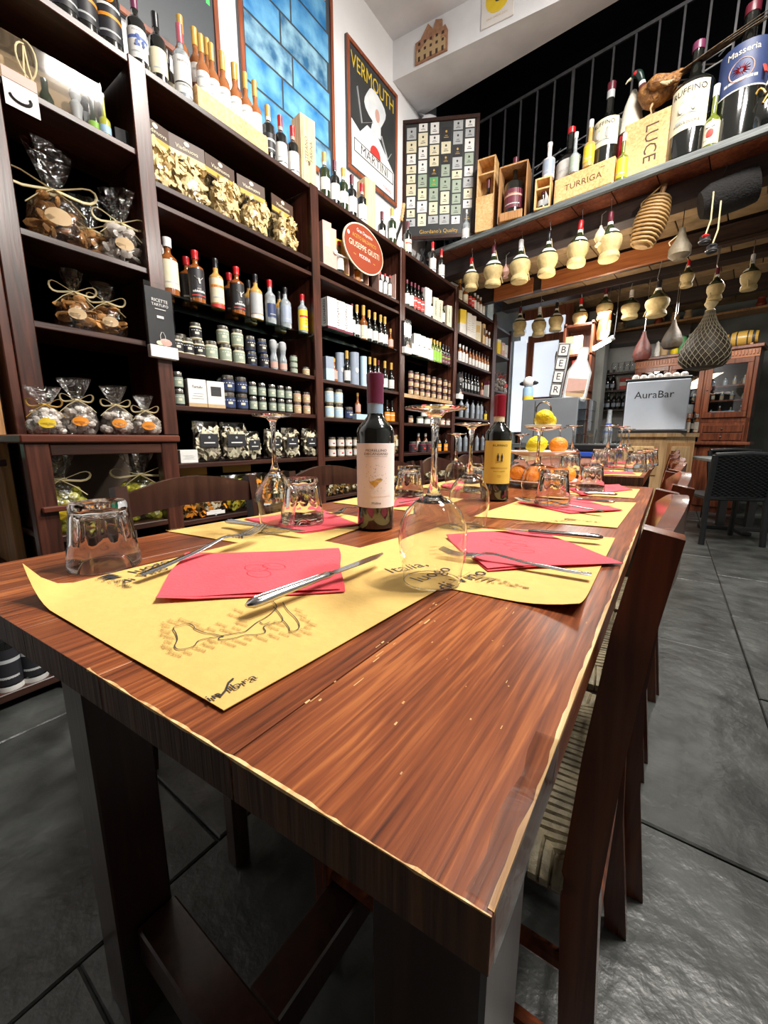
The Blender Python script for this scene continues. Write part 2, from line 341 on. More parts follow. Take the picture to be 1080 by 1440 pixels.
def dup(root, loc, rz, label=None, group=None):
    r = root.copy(); COL.objects.link(r); r.location = loc; r.rotation_euler = (0, 0, rz)
    if label: r['label'] = label
    if group: r['group'] = group
    for ch in root.children:
        c = ch.copy(); COL.objects.link(c); c.parent = r
        for g in ch.children:
            d = g.copy(); COL.objects.link(d); d.parent = c
    return r
def struct(g, name, smooth=True): return g.build(name, None, smooth, kind='structure')
TXT = {}
def letters(parent, s, size, m, at=(0, 0, 0), mode='front', R=None, rot=0, name='lettering', sx=1.0, th=0):
    """flat printed words as a mesh; front: on a -Y face, cyl: wrapped on a cylinder of radius R, top: lying"""
    if s not in TXT:
        c = bpy.data.curves.new('t', 'FONT'); c.body = s; c.size = 1; c.align_x = 'CENTER'; c.align_y = 'CENTER'; c.resolution_u = 2
        o = bpy.data.objects.new('t', c); me = bpy.data.meshes.new_from_object(o)
        TXT[s] = ([v.co.copy() for v in me.vertices], [tuple(p.vertices) for p in me.polygons]); bpy.data.objects.remove(o); bpy.data.meshes.remove(me)
    vs, fs = TXT[s]; out = []; ca, sa = math.cos(rot), math.sin(rot)
    for v in vs:
        x = v.x * size * sx; y = v.y * size; x, y = x * ca - y * sa, x * sa + y * ca
        if mode == 'front': out.append((at[0] + x, at[1], at[2] + y))
        elif mode == 'cyl': a = (at[0] + x) / R; out.append((R * math.sin(a), -R * math.cos(a), at[2] + y))
        else: out.append((at[0] + x, at[1] + y, at[2]))
    g = G(); g.add(out, fs, m); return g.build(name, parent, False)

# numbering of look-alikes: labels are finished at the end
PEND = []
ORD = ['', 'first', 'second', 'third', 'fourth', 'fifth', 'sixth', 'seventh', 'eighth', 'ninth', 'tenth', 'eleventh', 'twelfth', 'thirteenth', 'fourteenth', 'fifteenth']
def pend(o, desc, place, cat, key, group=None):
    o['category'] = cat; PEND.append([o, desc, place, key, group])
def finish_labels():
    d = {}
    for p in PEND: d.setdefault((p[1], p[2]), []).append(p)
    for (desc, place), ps in d.items():
        ps.sort(key=lambda p: p[3])
        for i, p in enumerate(ps):
            l = f'{desc} {place}'.strip() if len(ps) == 1 else (f'{desc} {place}'.strip() + ', ' + (f'{ORD[i+1]} from left' if i < len(ps) - 1 else 'rightmost one'))
            p[0]['label'] = l
            if len(ps) > 1: p[0]['group'] = f'{desc} {place}'
            elif p[4]: p[0]['group'] = p[4]
# ================================================================== SETTING
LA = math.atan(-.1174); LO = Vector((0, 3.8145, 0))          # the loft runs slightly askew to the shelves
LM = Matrix.Translation(LO) @ Matrix.Rotation(LA, 4, 'Z')
def loft_place(o): o.matrix_world = LM; return o
# floor of large slate flags
fl = struct(G().box(-2.6, 2.7, -2.6, 8.0, -.1, -.012, 'grout'), 'floor')
stone_cache = []
def flag(x0, x1, y0, y1):
    g = G(); c = .0022; j = lambda: random.uniform(-.006, .006)
    p = [(x0 + c + j() * .3, y0 + c + j()), (x1 - c + j() * .3, y0 + c + j()), (x1 - c + j() * .3, y1 - c + j() * .3), (x0 + c + j() * .3, y1 - c + j() * .3)]
    cxx = sum(a for a, b in p) / 4; cyy = sum(b for a, b in p) / 4; dz = random.uniform(-.002, .002)
    top = [(cxx + (a - cxx) * .992, cyy + (b - cyy) * .992, dz) for a, b in p]; bot = [(a, b, dz - .004) for a, b in p]; low = [(a, b, -.02) for a, b in p]
    g.add(top + bot + low, [(0, 1, 2, 3)] + [(4 + i, 4 + (i + 1) % 4, (i + 1) % 4, i) for i in range(4)] + [(8 + i, 8 + (i + 1) % 4, 4 + (i + 1) % 4, 4 + i) for i in range(4)], 'stone')
    g.build('stone', fl, False)
xs = [-2.45, -1.62, -.78, -.28, .36, 1.12, 1.9, 2.6]
for a, b in zip(xs, xs[1:]):
    y = -2.5 + random.uniform(0, .6)
    while y < 7.8:
        d = random.uniform(.7, 1.25); flag(a, b, y, min(y + d, 7.9)); y += d
struct(G().box(-2.6, -2.45, -2.6, 8.0, 0, 5.3, 'white'), 'wall_left')
struct(G().box(2.6, 2.75, -2.6, 8.0, 0, 5.3, 'greywall'), 'wall_right')
struct(G().box(-2.6, 2.75, -2.75, -2.6, 0, 5.3, 'shelfback'), 'wall_rear')
struct(G().box(-2.6, 2.75, 7.8, 7.95, 0, 5.3, 'greywall'), 'wall_far')
struct(G().box(-2.6, 2.75, -2.7, 4.1, 4.5, 4.62, 'beamwhite'), 'ceiling')
struct(G().prism([(-2.46, 3.583), (-.6, 3.79), (2.6, 3.9), (2.6, 4.1), (-.67, 3.998), (-2.25, 4.078), (-2.46, 4.09)], 2, 4.19, 4.5, 'beamwhite'), 'trim_1', False)
g = G(); g.sheet(lambda u, v: (-2.45 + .22 * math.sin(PI * v) * (.6 + .4 * math.sin(9 * u)), 4.02 + .3 * u, 4.19 - .28 * v), 10, 6, 'beamwhite')
g.ball((-2.36, 4.12, 4.08), .11, 'beamwhite', 10, (1, 1.1, .8)); struct(g, 'trim_2')
struct(G().lathe([(.055, 3.85), (.055, 4.12), (.06, 4.14)], 'white', 14, (-2.22, 4.32, 0)), 'trim_3')
struct(G().box(-2.45, 2.6, 5.6, 5.7, 2.86, 5.3, 'dark'), 'wall_loft')  # dark colour stands in for the lack of light up here
struct(G().box(-2.45, 2.6, 4.1, 5.7, 5.2, 5.3, 'dark'), 'ceiling_loft'); struct(G().box(-2.449, -2.43, 4.42, 5.6, 2.95, 5.2, 'dark'), 'loft_left_shade_panel')  # dark left panel added over the white wall as painted shade
# loft deck: planks near the edge, clay tiles between beams
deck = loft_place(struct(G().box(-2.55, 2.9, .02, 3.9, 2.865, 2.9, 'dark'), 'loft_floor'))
def lp(g, name, par=None, **k):
    o = g.build(name, par, k.get('smooth', False), label=k.get('label'))
    if par is None: loft_place(o); o['kind'] = 'structure'
    return o
lp(G().box(-2.35, 2.7, 0, .035, 2.853, 2.9, 'slate', .003), 'edge_board', deck, label='weathered grey edge board')
x = -2.4
while x < 2.4:
    lp(G().box(x + .003, x + .297, .037, .24, 2.848, 2.864, 'oldpine' if False else 'darkplank' if 'darkplank' in M else 'cab', .002), 'plank', deck); x += .3
lp(G().box(-2.45, 2.7, .24, .40, 2.70, 2.864, 'darkbeam', .005), 'beam', deck)
for r, (ya, yb, zz) in enumerate(((.41, .72, 2.78), (.73, 1.02, 2.78), (1.19, 1.5, 2.79), (1.51, 1.82, 2.79), (2.05, 2.4, 2.79), (2.41, 2.75, 2.79), (2.95, 3.35, 2.77), (3.36, 3.8, 2.77))):
    x = -2.4 + (r % 2) * .1
    while x < 2.3:
        lp(G().box(x + .004, x + .336, ya, yb, zz, zz + .02, 'tile', .004), 'tile', deck); x += .34
for ya, yb, z0, z1, m, xa, xb in ((1.03, 1.07, 2.60, 2.76, 'orange', -2.1, -1.62), (1.03, 1.07, 2.60, 2.76, 'orange', -1.52, -.22), (1.07, 1.17, 2.62, 2.80, 'darkbeam', -2.45, 2.5), (1.03, 1.10, 2.61, 2.76, 'darkbeam', -.22, 2.5),
                              (1.85, 2.02, 2.725, 2.86, 'darkbeam', -2.4, 2.5), (2.80, 2.92, 2.64, 2.86, 'darkbeam', -2.3, 2.5)):
    lp(G().box(xa, xb, ya, yb, z0, z1, m, .004), 'beam', deck, label='orange stained beam' if m == 'orange' else None)
lp(G().box(-.2, 2.2, .985, 1.03, 2.585, 2.61, 'darkbeam', .002), 'rail', deck)
# railing
rail = thing('loft_railing', label='thin grey iron railing rising behind the big bottles on the loft', cat='railing'); loft_place(rail)
G().box(-2.42, 2.5, .295, .31, 4.05, 4.075, 'iron').build('top_rail', rail, False)
x = -2.3
k = 0
while x < 2.4:
    w2 = .012 if k % 9 == 8 else .007
    G().box(x - w2, x + w2, .303 - .006, .303 + .006, 2.9, 4.05, 'iron').build('bar', rail, False); x += .155; k += 1
# white lattice strip and loose wire behind the railing
g = G(); p0 = (-1.95, .55, 3.42); n = 26
for i in range(n):
    xa = -1.95 + i * .075; za = 3.44 + .012 * i
    g.tube([(xa, .5, za), (xa + .075, .5, za + .065 if i % 2 else za - .03)], .005, 'metal', 4)
g.tube([(-1.95, .5, 3.40), (0, .5, 3.71)], .007, 'metal', 5); g.tube([(-1.95, .5, 3.47), (0, .5, 3.78)], .007, 'metal', 5)
o = g.build('metal_lattice'); loft_place(o); tag(o, 'bright zigzag metal lattice strip lying behind the loft railing', 'lattice')
# ------------------------------------------------------------------ far left corner: frosted door, window, pillar, bottle niche
YD = 6.3
def rectY(px0, py0, px1, py1, Y):
    a = onY(px0, py0, Y); b = onY(px1, py1, Y); return min(a.x, b.x), max(a.x, b.x), min(a.z, b.z), max(a.z, b.z)
struct(G().box(-2.45, onY(726, 520, YD).x, YD + .06, YD + .16, 0, 2.85, 'greywall'), 'wall_corner')
x0, x1, z0, z1 = rectY(736, 455, 790, 640, YD); z1 = 2.55
d1 = struct(G().box(x0, x1, YD + .05, YD + .07, 0, 2.9, 'cab'), 'door_1')
xm0, xm1, zm0, zm1 = rectY(751, 482, 780, 557, YD)
G().box(xm0, xm1, YD + .03, YD + .048, zm0, zm1, 'frost').build('pane', d1, False)
xa, xb, za, zb = rectY(751, 568, 780, 625, YD); G().box(xm0, xm1, YD + .03, YD + .048, za, zm0 - .14, 'frost').build('pane', d1, False)
xa, xb, za, zb = rectY(733, 452, 792, 476, YD); G().box(xa, xb, YD + .02, YD + .048, za + .02, zb, 'frost').build('transom_pane', d1, False)
for (a, b, c, d) in ((xm0 - .09, xm0, .3, zm1 + .1), (xm1, xm1 + .09, .3, zm1 + .1), (xm0, xm1, zm1, zm1 + .1), (xm0, xm1, zm0 - .12, zm0)):
    G().box(a, b, YD, YD + .05, c, d, 'cab', .005).build('frame_rail', d1, False)
x0, x1, z0, z1 = rectY(722, 500, 735, 560, YD)
G().box(x0, x1, YD + .01, YD + .05, z0 - .5, z1 + .2, 'frost').build('side_pane', d1, False)
wn = struct(G().box(-2.45, -2.43, 6.45 - .5, 7.0 - .5, 2.2, 2.66, 'white'), 'window_1')
G().box(-2.43, -2.415, 5.62, 5.88, 2.15, 2.72, 'frost').build('pane', wn, False); G().box(-2.43, -2.415, 5.93, 6.22, 2.15, 2.72, 'frost').build('pane', wn, False)
G().box(-2.43, -2.40, 5.885, 5.925, 2.1, 2.75, 'white').build('mullion', wn, False)
xa = onY(822, 520, 6.6).x; xb = onY(848, 520, 6.6).x
struct(G().box(xa, xb, 6.6, 7.0, 0, 2.7, 'greywall'), 'wall_pillar')
dd = struct(G().box(onY(813, 560, 6.55).x, onY(823, 560, 6.55).x, 6.5, 6.58, 0, 2.0, 'cab', .006), 'door_2')
G().box(onY(828, 560, 6.58).x, onY(831, 560, 6.58).x, 6.57, 6.60, 1.05, 1.65, 'white').build('switch_plate', dd, False)
# ================================================================== SHELVING
XF, XB = -2.1, -2.44
PY = [.53, 1.06, 2.14, 3.22, 4.32, 5.50]
ZB = {0: [2.22, 1.73, 1.40], 1: [2.13, 1.375, 1.11, .81, .50], 2: [2.14, 1.365, 1.095, .80, .50], 3: [2.14, 1.36, 1.09, .80, .50], 4: [2.48, 2.14, 1.83, 1.50, 1.195, .78], }
ZT = 2.57
SHD = {}
def unit(i, name, lab):
    u = thing(name, (0, 0, 0), 0, lab, 'shelving')
    y0, y1 = PY[i], PY[i + 1]
    G().box(XF - .34, XB, y0, y1, .05, ZT, 'shelfback' if i else 'browncard').build('back_panel', u, False)
    for k, yy in enumerate((y0, y1)):
        if k == 0 and i > 0: continue
        G().box(XB + .01, XF, yy - .022, yy + .022, 0, ZT + (.0), 'shelfv', .003).build('side_panel', u, False)
        G().box(XF, XF + .018, yy - .036, yy + .036, 0 if i else .96, ZT + .005, 'shelfv', .003).build('post', u, False)
    if i == 0:
        pass
    if i < 4:
        G().box(XB + .01, XF + .012, y0 + .03, y1 - .03, ZT - .028, ZT, 'shelf', .003).build('top_board', u, False)
    for z in ZB[i]:
        G().box(XB + .01, XF + .004, y0 + .024, y1 - .024, z - .026, z, 'shelf', .003).build('shelf_board', u, False)
    return u
un = ['leftmost', 'second', 'third', 'fourth', 'fifth']
UL = ['narrow dark wood shelving bay with gift bags, nearest the camera', 'dark wood shelving bay with pasta bags and red-capped spirits', 'dark wood shelving bay carrying the oval red sign',
      'dark wood shelving bay left of the yellow boxes, beside the oval-sign bay', 'farthest tall dark shelving bay, holding yellow and white boxes']
U = [unit(i, 'shelving_unit', UL[i]) for i in range(5)]
# glass shelves in bays 2..4
for i, z in ((1, 1.65), (2, 1.73), (3, 1.74)):
    G().box(XF - .24, XF - .005, PY[i] + .03, PY[i + 1] - .03, z - .008, z, 'shelfglass').build('glass_shelf', U[i], False, label='clear glass shelf')
G().box(XF, XF + .01, PY[3] + .03, PY[4] - .03, 1.325, 1.36, 'counterwood', .002).build('front_lip', U[3], False, label='pale wood lip')
G().box(XB + .02, XF + .002, PY[1] + .03, PY[2] - .03, 2.02, 2.045, 'shelf', .003).build('shelf_board', U[1], False)
G().box(XB + .02, XF + .002, PY[2] + .03, PY[3] - .03, 2.03, 2.055, 'shelf', .003).build('shelf_board', U[2], False)
# sixth, open bay by the window
u6 = thing('shelving_unit', (0, 0, 0), 0, 'open dark wood shelves in the far corner before the bright window', 'shelving')
for yy in (5.56, 6.2): G().box(XF - .03, XF + .012, yy - .03, yy + .03, 0, 2.5, 'shelfv', .003).build('post', u6, False)
for z in (2.46, 2.11, 1.62, 1.1, .6): G().box(XB + .01, XF, 5.53, 6.23, z - .026, z, 'shelf', .003).build('shelf_board', u6, False)
# counter base under the first bay, standing forward
XC = -1.80
cb = thing('counter_base', (0, 0, 0), 0, 'low dark counter with a red-brown ledge under the leftmost bay', 'counter')
ya, yb = colY(27, .95, XC + .01), colY(253, .95, XC + .01)
G().box(XB + .02, XC + .012, ya, yb, .925, .955, 'ledge', .005).build('ledge', cb, False)
for y in (ya + .045, yb - .045):
    G().box(XC - .05, XC, y - .035, y + .035, 0, .925, 'shelfv', .004).build('post', cb, False)
G().box(XF - .2, XF - .18, ya + .04, yb - .02, .05, .92, 'browncard').build('back_panel', cb, False)
G().box(XF - .18, XC - .005, ya + .04, yb - .02, .56, .585, 'shelf', .003).build('shelf_board', cb, False)
G().box(XF - .18, XC - .005, ya - .5, yb - .02, .03, .06, 'shelf', .003).build('bottom_board', cb, False)
G().box(XC - .01, XC + .02, ya + .03, yb, .68, .70, 'ledge', .003).build('front_bar', cb, False)
G().box(XC - .02, XC, ya + .08, yb - .08, .88, .92, 'shelf', .003).build('apron', cb, False)
# neighbour unit at the picture's left edge
u0 = thing('shelving_unit', (0, 0, 0), 0, 'edge of another shelf unit with raw wood post, cut by the left border', 'shelving')
G().box(XF - .30, XF + .01, .40, .43, 0, 1.9, 'oldpine', .003).build('post', u0, False)
G().box(XB + .02, XF + .1, -.2, .40, .84, .866, 'shelf', .003).build('shelf_board', u0, False)
G().box(XB + .02, XF + .1, -.2, .40, .40, .426, 'shelf', .003).build('shelf_board', u0, False)
G().box(XF - .1, XF + .04, .455, .485, 0, 2.4, 'shelfv', .003).build('post', u0, False)
# ================================================================== GOODS: makers
CACHE = {}
def bottle_parts(k, h=.30, r=.037, nr=.0135, sh=.62, sw=.12, glass='blackglass', cap='c_wine', cl=.2, lab='l_white', l0=.14, l1=.48, arc=1.5, foil=None, lab2=None, seg=14, cr=None, capname='capsule', square=False, punt=None, neckband=None):
    if k in CACHE: return CACHE[k]
    fn = (lambda a, z: 1 / max(abs(math.cos(a)), abs(math.sin(a))) * (.80 if z < h * sh else 1) if z < h * (sh + .02) else 1) if square else None
    b = G(); top = h * (1 - cl * .97)
    ps = [(r * .8, 0), (r, h * .015), (r, h * sh)]
    for i in range(1, 6):
        t = i / 5; ps.append((nr + (r - nr) * (.5 + .5 * math.cos(PI * t)), h * (sh + sw * t)))
    ps += [(nr, top)]
    if cl < .03: ps += [(nr * 1.2, h * .985), (nr * 1.2, h)]
    b.lathe(ps, glass, seg, fn=fn); parts = [('glass_body', b.mesh('glass_body'))]
    cr = cr or nr * 1.12
    if cl >= .03: parts.append((capname, G().lathe([(cr, h * (1 - cl)), (cr, h * .93), (cr * 1.04, h * .94), (cr * 1.04, h * .995), (cr * .8, h)], cap, 12).mesh(capname)))
    if lab:
        g = G(); R = r + .0006
        if square: g.box(-r * .74, r * .74, -r * .82 - .0012 if False else -r * .805, -r * .79, h * l0, h * l1, lab)
        else:
            g.lathe([(R, h * l0), (R, h * l1)], lab, 10, a0=-arc, a1=arc)
            if foil: g.lathe([(R + .0003, h * (l0 + (l1 - l0) * .62)), (R + .0003, h * (l0 + (l1 - l0) * .72))], foil, 8, a0=-arc * .8, a1=arc * .8)
            if lab2: g.lathe([(R, h * (l0 - .10)), (R, h * (l0 - .02))], lab2, 8, a0=-arc, a1=arc)
            g.lathe([(R + .0003, h * (l0 + (l1 - l0) * .18)), (R + .0003, h * (l0 + (l1 - l0) * .24))], 'l_grey', 6, a0=-arc * .55, a1=arc * .55)
        parts.append(('label', g.mesh('label')))
    if neckband: parts.append(('neck_band', G().lathe([(nr + .0012, top - h * .07), (nr + .0012, top)], neckband, 12).mesh('neck_band')))
    CACHE[k] = parts; return parts
def jar_parts(k, h=.075, r=.03, body='l_cream', lid='capmetal', lab='l_black', l0=.12, l1=.68, seg=14, foil=None):
    if k in CACHE: return CACHE[k]
    b = G().lathe([(r * .85, 0), (r, h * .06), (r, h * .74), (r * .82, h * .80)], body, seg)
    parts = [('glass_body', b.mesh('glass_body')), ('lid', G().lathe([(r * .9, h * .78), (r * .92, h * .8), (r * .92, h * .97), (r * .85, h)], lid, seg).mesh('lid'))]
    if lab:
        g = G().lathe([(r + .0006, h * l0), (r + .0006, h * l1)], lab, 10, a0=-1.5, a1=1.5); g.lathe([(r + .001, h * .3), (r + .001, h * .44)], foil or 'l_cream', 4, a0=-.35, a1=.35)
        g.lathe([(r + .001, h * .52), (r + .001, h * .56)], foil or 'l_white', 4, a0=-.9, a1=.9); parts.append(('label', g.mesh('label')))
    CACHE[k] = parts; return parts
def box_parts(k, w=.08, d=.08, h=.25, m='l_white', band='l_burg', b0=0, b1=.1, lab=None, text=None, tm='ink', name='carton', stripes=0, win=None):
    if k in CACHE: return CACHE[k]
    parts = [(name, G().box(-w / 2, w / 2, -d / 2, d / 2, 0, h, m, .0015).mesh(name, False))]
    g = G()
    if band: g.box(-w / 2 - .0006, w / 2 + .0006, -d / 2 - .0006, d / 2 + .0006, h * b0 + .0008, h * b1, band)
    if lab: g.box(-w * .36, w * .36, -d / 2 - .001, -d / 2, h * .35, h * .75, lab)
    for i in range(stripes): g.box(-w * (.34 - .06 * (i % 3)), w * (.34 - .08 * (i % 2)), -d / 2 - .0012, -d / 2, h * (.30 + .09 * i), h * (.315 + .09 * i), tm)
    if win: g.box(-w * .3, w * .3, -d / 2 - .0012, -d / 2, h * .45, h * .8, win)
    if g.v: parts.append(('printed_panel', g.mesh('printed_panel', False)))
    CACHE[k] = parts; return parts
NAMEK = {}
def put(parts, name, loc, rz, parent=None):
    o = thing(name, loc, rz)
    for n, me in parts: obj(n, me, o)
    return o
ORDN = {0: 'leftmost', 1: 'second', 2: 'third', 3: 'fourth', 4: 'fifth', 5: 'corner'}
def item(bay, px, z, parts, name, desc, place, cat, back=.0, rz=None, r=.04, dz=0, group=None):
    """stand a thing on the shelf at height z of a bay, in picture column px"""
    X = XF - .012 - r - back; Y = colY(px, z + .04, X)
    a = PI / 2 - math.radians(random.uniform(4, 22)) if rz is None else rz
    o = put(parts, name, (X, Y, z + dz + .0005), a); pend(o, desc, place, cat, (px, dz), group); return o
W = bottle_parts
KB = {
 'wine_white': lambda: W('wine_white'), 'wine_cream': lambda: W('wine_cream', lab='l_cream', cap='c_black'),
 'wine_red': lambda: W('wine_red', cap='c_red', lab='l_white', lab2='l_white', neckband='l_pink'),
 'wine_gold': lambda: W('wine_gold', cap='c_gold', lab='l_black', glass='blackglass', foil='l_white', neckband='l_white', nr=.0145),
 'wine_green': lambda: W('wine_green', glass='greenglass', cap='c_gold', lab='l_white', l0=.2, l1=.45, neckband='l_white'),
 'magnum_orange': lambda: W('magnum_orange', h=.36, r=.05, nr=.017, cap='c_black', lab='l_black', foil='l_orange'),
 'wine_grape': lambda: W('wine_grape', lab='l_white', foil='l_blue', cap='c_purple', l1=.52, h=.31, r=.039),
 'grappa': lambda: W('grappa', h=.33, r=.037, glass='clear', cap='c_pinkish' if 'c_pinkish' in M else 'c_wine', lab='l_white', l0=.16, l1=.60, sh=.66, cl=.18),
 'passito': lambda: W('passito', h=.31, r=.033, nr=.013, glass='rose', cap='c_gold', cl=.26, lab='l_white', l0=.15, l1=.44, sh=.50, sw=.16, foil='l_grey'),
 'whisky_white': lambda: W('whisky_white', h=.275, r=.042, nr=.015, sh=.62, sw=.14, glass='amber', cap='c_white', cr=.021, cl=.16, lab='l_cream', l0=.12, l1=.60, capname='stopper'),
 'eagle': lambda: W('eagle', h=.265, r=.040, nr=.014, sh=.66, sw=.10, glass='amber', cap='c_red', cr=.018, cl=.16, lab='l_black', l0=.10, l1=.64, square=False, capname='screw_cap'),
 'scotch': lambda: W('scotch', h=.265, r=.037, nr=.014, sh=.62, sw=.12, glass='gold', cap='c_black', cr=.016, cl=.18, lab='l_cream', l0=.12, l1=.60, foil='l_orange', lab2='l_red', capname='screw_cap'),
 'whitelab': lambda: W('whitelab', h=.265, r=.039, nr=.014, sh=.62, sw=.14, glass='gold', cap='c_black', cr=.016, cl=.18, lab='l_grey', l0=.14, l1=.58, lab2='l_white', capname='screw_cap'),
 'gin_blue': lambda: W('gin_blue', h=.265, r=.034, nr=.014, sh=.64, sw=.12, glass='clear', cap='c_red', cr=.016, cl=.16, lab='l_navy', l0=.16, l1=.46, arc=1.1, capname='screw_cap'),
 'gin_clear': lambda: W('gin_clear', h=.255, r=.038, nr=.014, sh=.62, sw=.14, glass='clear', cap='c_black', cr=.016, cl=.16, lab='l_bluegrey', l0=.14, l1=.55, arc=1.1, capname='screw_cap'),
 'gin_yellow': lambda: W('gin_yellow', h=.255, r=.034, nr=.014, sh=.64, sw=.12, glass='clear', cap='c_red', cr=.016, cl=.16, lab='l_yellow', l0=.08, l1=.60, foil='l_red', capname='screw_cap'),
 'limoncello': lambda: W('limoncello', h=.17, r=.022, nr=.008, sh=.38, sw=.14, glass='lemon_liq', cap='c_white', cl=.08, lab='l_lblue', l0=.08, l1=.26),
 'amaro_mini': lambda: W('amaro_mini', h=.16, r=.021, nr=.008, sh=.4, sw=.14, glass='greenglass', cap='c_black', cl=.08, lab='l_lime', l0=.05, l1=.3),
 'vinegar': lambda: W('vinegar', h=.24, r=.027, nr=.011, sh=.55, sw=.16, cap='c_wine', cl=.14, lab='l_white', l0=.12, l1=.5),
 'vinegar_red': lambda: W('vinegar_red', h=.25, r=.026, nr=.011, sh=.55, sw=.2, cap='c_wine', cl=.16, lab='l_red', l0=.1, l1=.5, foil='l_white'),
 'goldcap': lambda: W('goldcap', h=.25, r=.028, nr=.012, sh=.5, sw=.16, cap='c_gold', cl=.24, lab='l_white', l0=.1, l1=.4),
 'goldcap_amber': lambda: W('goldcap_amber', h=.27, r=.033, nr=.014, sh=.5, sw=.16, glass='amber', cap='c_gold', cl=.28, lab='l_cream', l0=.05, l1=.42),
 'pinkmini': lambda: W('pinkmini', h=.17, r=.026, nr=.009, sh=.45, sw=.16, glass='amber', cap='c_gold', cl=.16, lab='l_pink', l0=.1, l1=.45),
 'oil_green': lambda: W('oil_green', h=.22, r=.025, nr=.011, sh=.6, sw=.16, glass='oil', cap='c_gold', cl=.16, lab='l_lime', l0=.05, l1=.5),
 'oil_dark': lambda: W('oil_dark', h=.21, r=.024, nr=.011, sh=.6, sw=.16, cap='c_black', cl=.18, lab='l_burg', l0=.08, l1=.5, foil='l_lime'),
 'amaro_orange': lambda: W('amaro_orange', h=.19, r=.028, nr=.011, sh=.5, sw=.18, cap='c_black', cl=.18, lab='l_orange', l0=.02, l1=.44, foil='l_white'),
 'amaro_yellow': lambda: W('amaro_yellow', h=.19, r=.026, nr=.011, sh=.5, sw=.18, cap='c_black', cl=.18, lab='l_yellow', l0=.02, l1=.44, foil='l_white'),
 'tall_dark': lambda: W('tall_dark', h=.23, r=.024, nr=.01, sh=.62, sw=.14, cap='c_black', cl=.15, lab='l_grey', l0=.2, l1=.45, arc=.8),
 'grey_bottle': lambda: W('grey_bottle', h=.23, r=.028, nr=.012, sh=.7, sw=.12, glass='steelgrey', cap='c_black', cl=.12, lab='l_bluegrey', l0=.3, l1=.5, arc=.8),
 'white_mini': lambda: W('white_mini', h=.20, r=.024, nr=.012, sh=.6, sw=.15, glass='amber', cap='c_white', cl=.18, lab='l_white', l0=.06, l1=.58),
 'pink_spice': lambda: W('pink_spice', h=.20, r=.024, nr=.012, sh=.6, sw=.15, glass='rose', cap='c_black', cl=.16, lab='l_white', l0=.06, l1=.45),
 'toscana': lambda: W('toscana', h=.30, r=.038, glass='blackglass', cap='c_black', lab='l_black', l0=.08, l1=.52, foil='l_grey', lab2='l_white'),
 'prosecco': lambda: W('prosecco', h=.31, r=.042, nr=.015, sh=.42, sw=.26, cap='c_black', cl=.22, lab='l_bluegrey', l0=.12, l1=.30, arc=.7),
 'grinder': lambda: [('grinder_body', CACHE.setdefault('gr1', G().lathe([(.022, 0), (.026, .01), (.026, .07), (.018, .10), (.022, .13)], 'clear', 12).mesh('grinder_body'))), ('grinder_top', CACHE.setdefault('gr2', G().lathe([(.022, .13), (.026, .145), (.024, .175), (.014, .185)], 'l_grey', 12).mesh('grinder_top'))), ('label', CACHE.setdefault('gr3', G().lathe([(.0266, .012), (.0266, .05)], 'l_pink', 8, a0=-1.4, a1=1.4).mesh('label')))],
 'jar_black': lambda: jar_parts('jar_black', .095, .036, 'l_black', lab='l_navy'), 'jar_navy': lambda: jar_parts('jar_navy', .085, .030, 'l_navy', lab='l_black'),
 'jar_artichoke': lambda: jar_parts('jar_artichoke', .095, .034, 'l_cream', lab='l_sage'), 'jar_truffle': lambda: jar_parts('jar_truffle', .085, .03, 'l_cream', lab='l_black'),
 'jar_small': lambda: jar_parts('jar_small', .085, .025, 'l_black', lab='l_sage'), 'jar_pink': lambda: jar_parts('jar_pink', .075, .027, 'l_pink', lab='l_tan'),
 'jar_tin': lambda: jar_parts('jar_tin', .038, .026, 'l_sage', lab=None), 'jar_cream': lambda: jar_parts('jar_cream', .055, .026, 'l_cream', lab='l_tan'),
 'jar_blue': lambda: jar_parts('jar_blue', .11, .036, 'l_cream', lab='l_palebl'), 'jar_rust': lambda: jar_parts('jar_rust', .075, .028, 'l_orange' if False else 'l_burg', lid='capmetal', lab='l_tan', foil='l_white'),
 'jar_red': lambda: jar_parts('jar_red', .11, .04, 'l_burg', lab='l_black', foil='l_red'), 'jar_sage': lambda: jar_parts('jar_sage', .075, .038, 'l_sage', lab='l_white'), 'jar_caper': lambda: jar_parts('jar_caper', .072, .026, 'l_sage', lab='l_white'),
 'jar_white': lambda: jar_parts('jar_white', .075, .03, 'l_tan', lab='l_white', foil='l_red'),
}
RADK = {'magnum_orange': .05}
def rowk(bay, z, key, pxs, name, desc, place, cat, back=0, dz=0, r=None):
    out = []
    for px in pxs:
        parts = KB[key](); rr = r or max(v[0] for v in [(max(abs(c) for c in (p[1].vertices[0].co.x, p[1].vertices[0].co.y)) + .005,) for p in parts[:1]])
        rr = max(.02, rr * 1.15); out.append(item(bay, px, z, parts, name, desc, place, cat, back, None, rr, dz))
    return out
def wrap(o, s, size, m, z, R, x=0, sx=1): return letters(o, s, size, m, (x, 0, z), 'cyl', R, 0, 'lettering', sx)
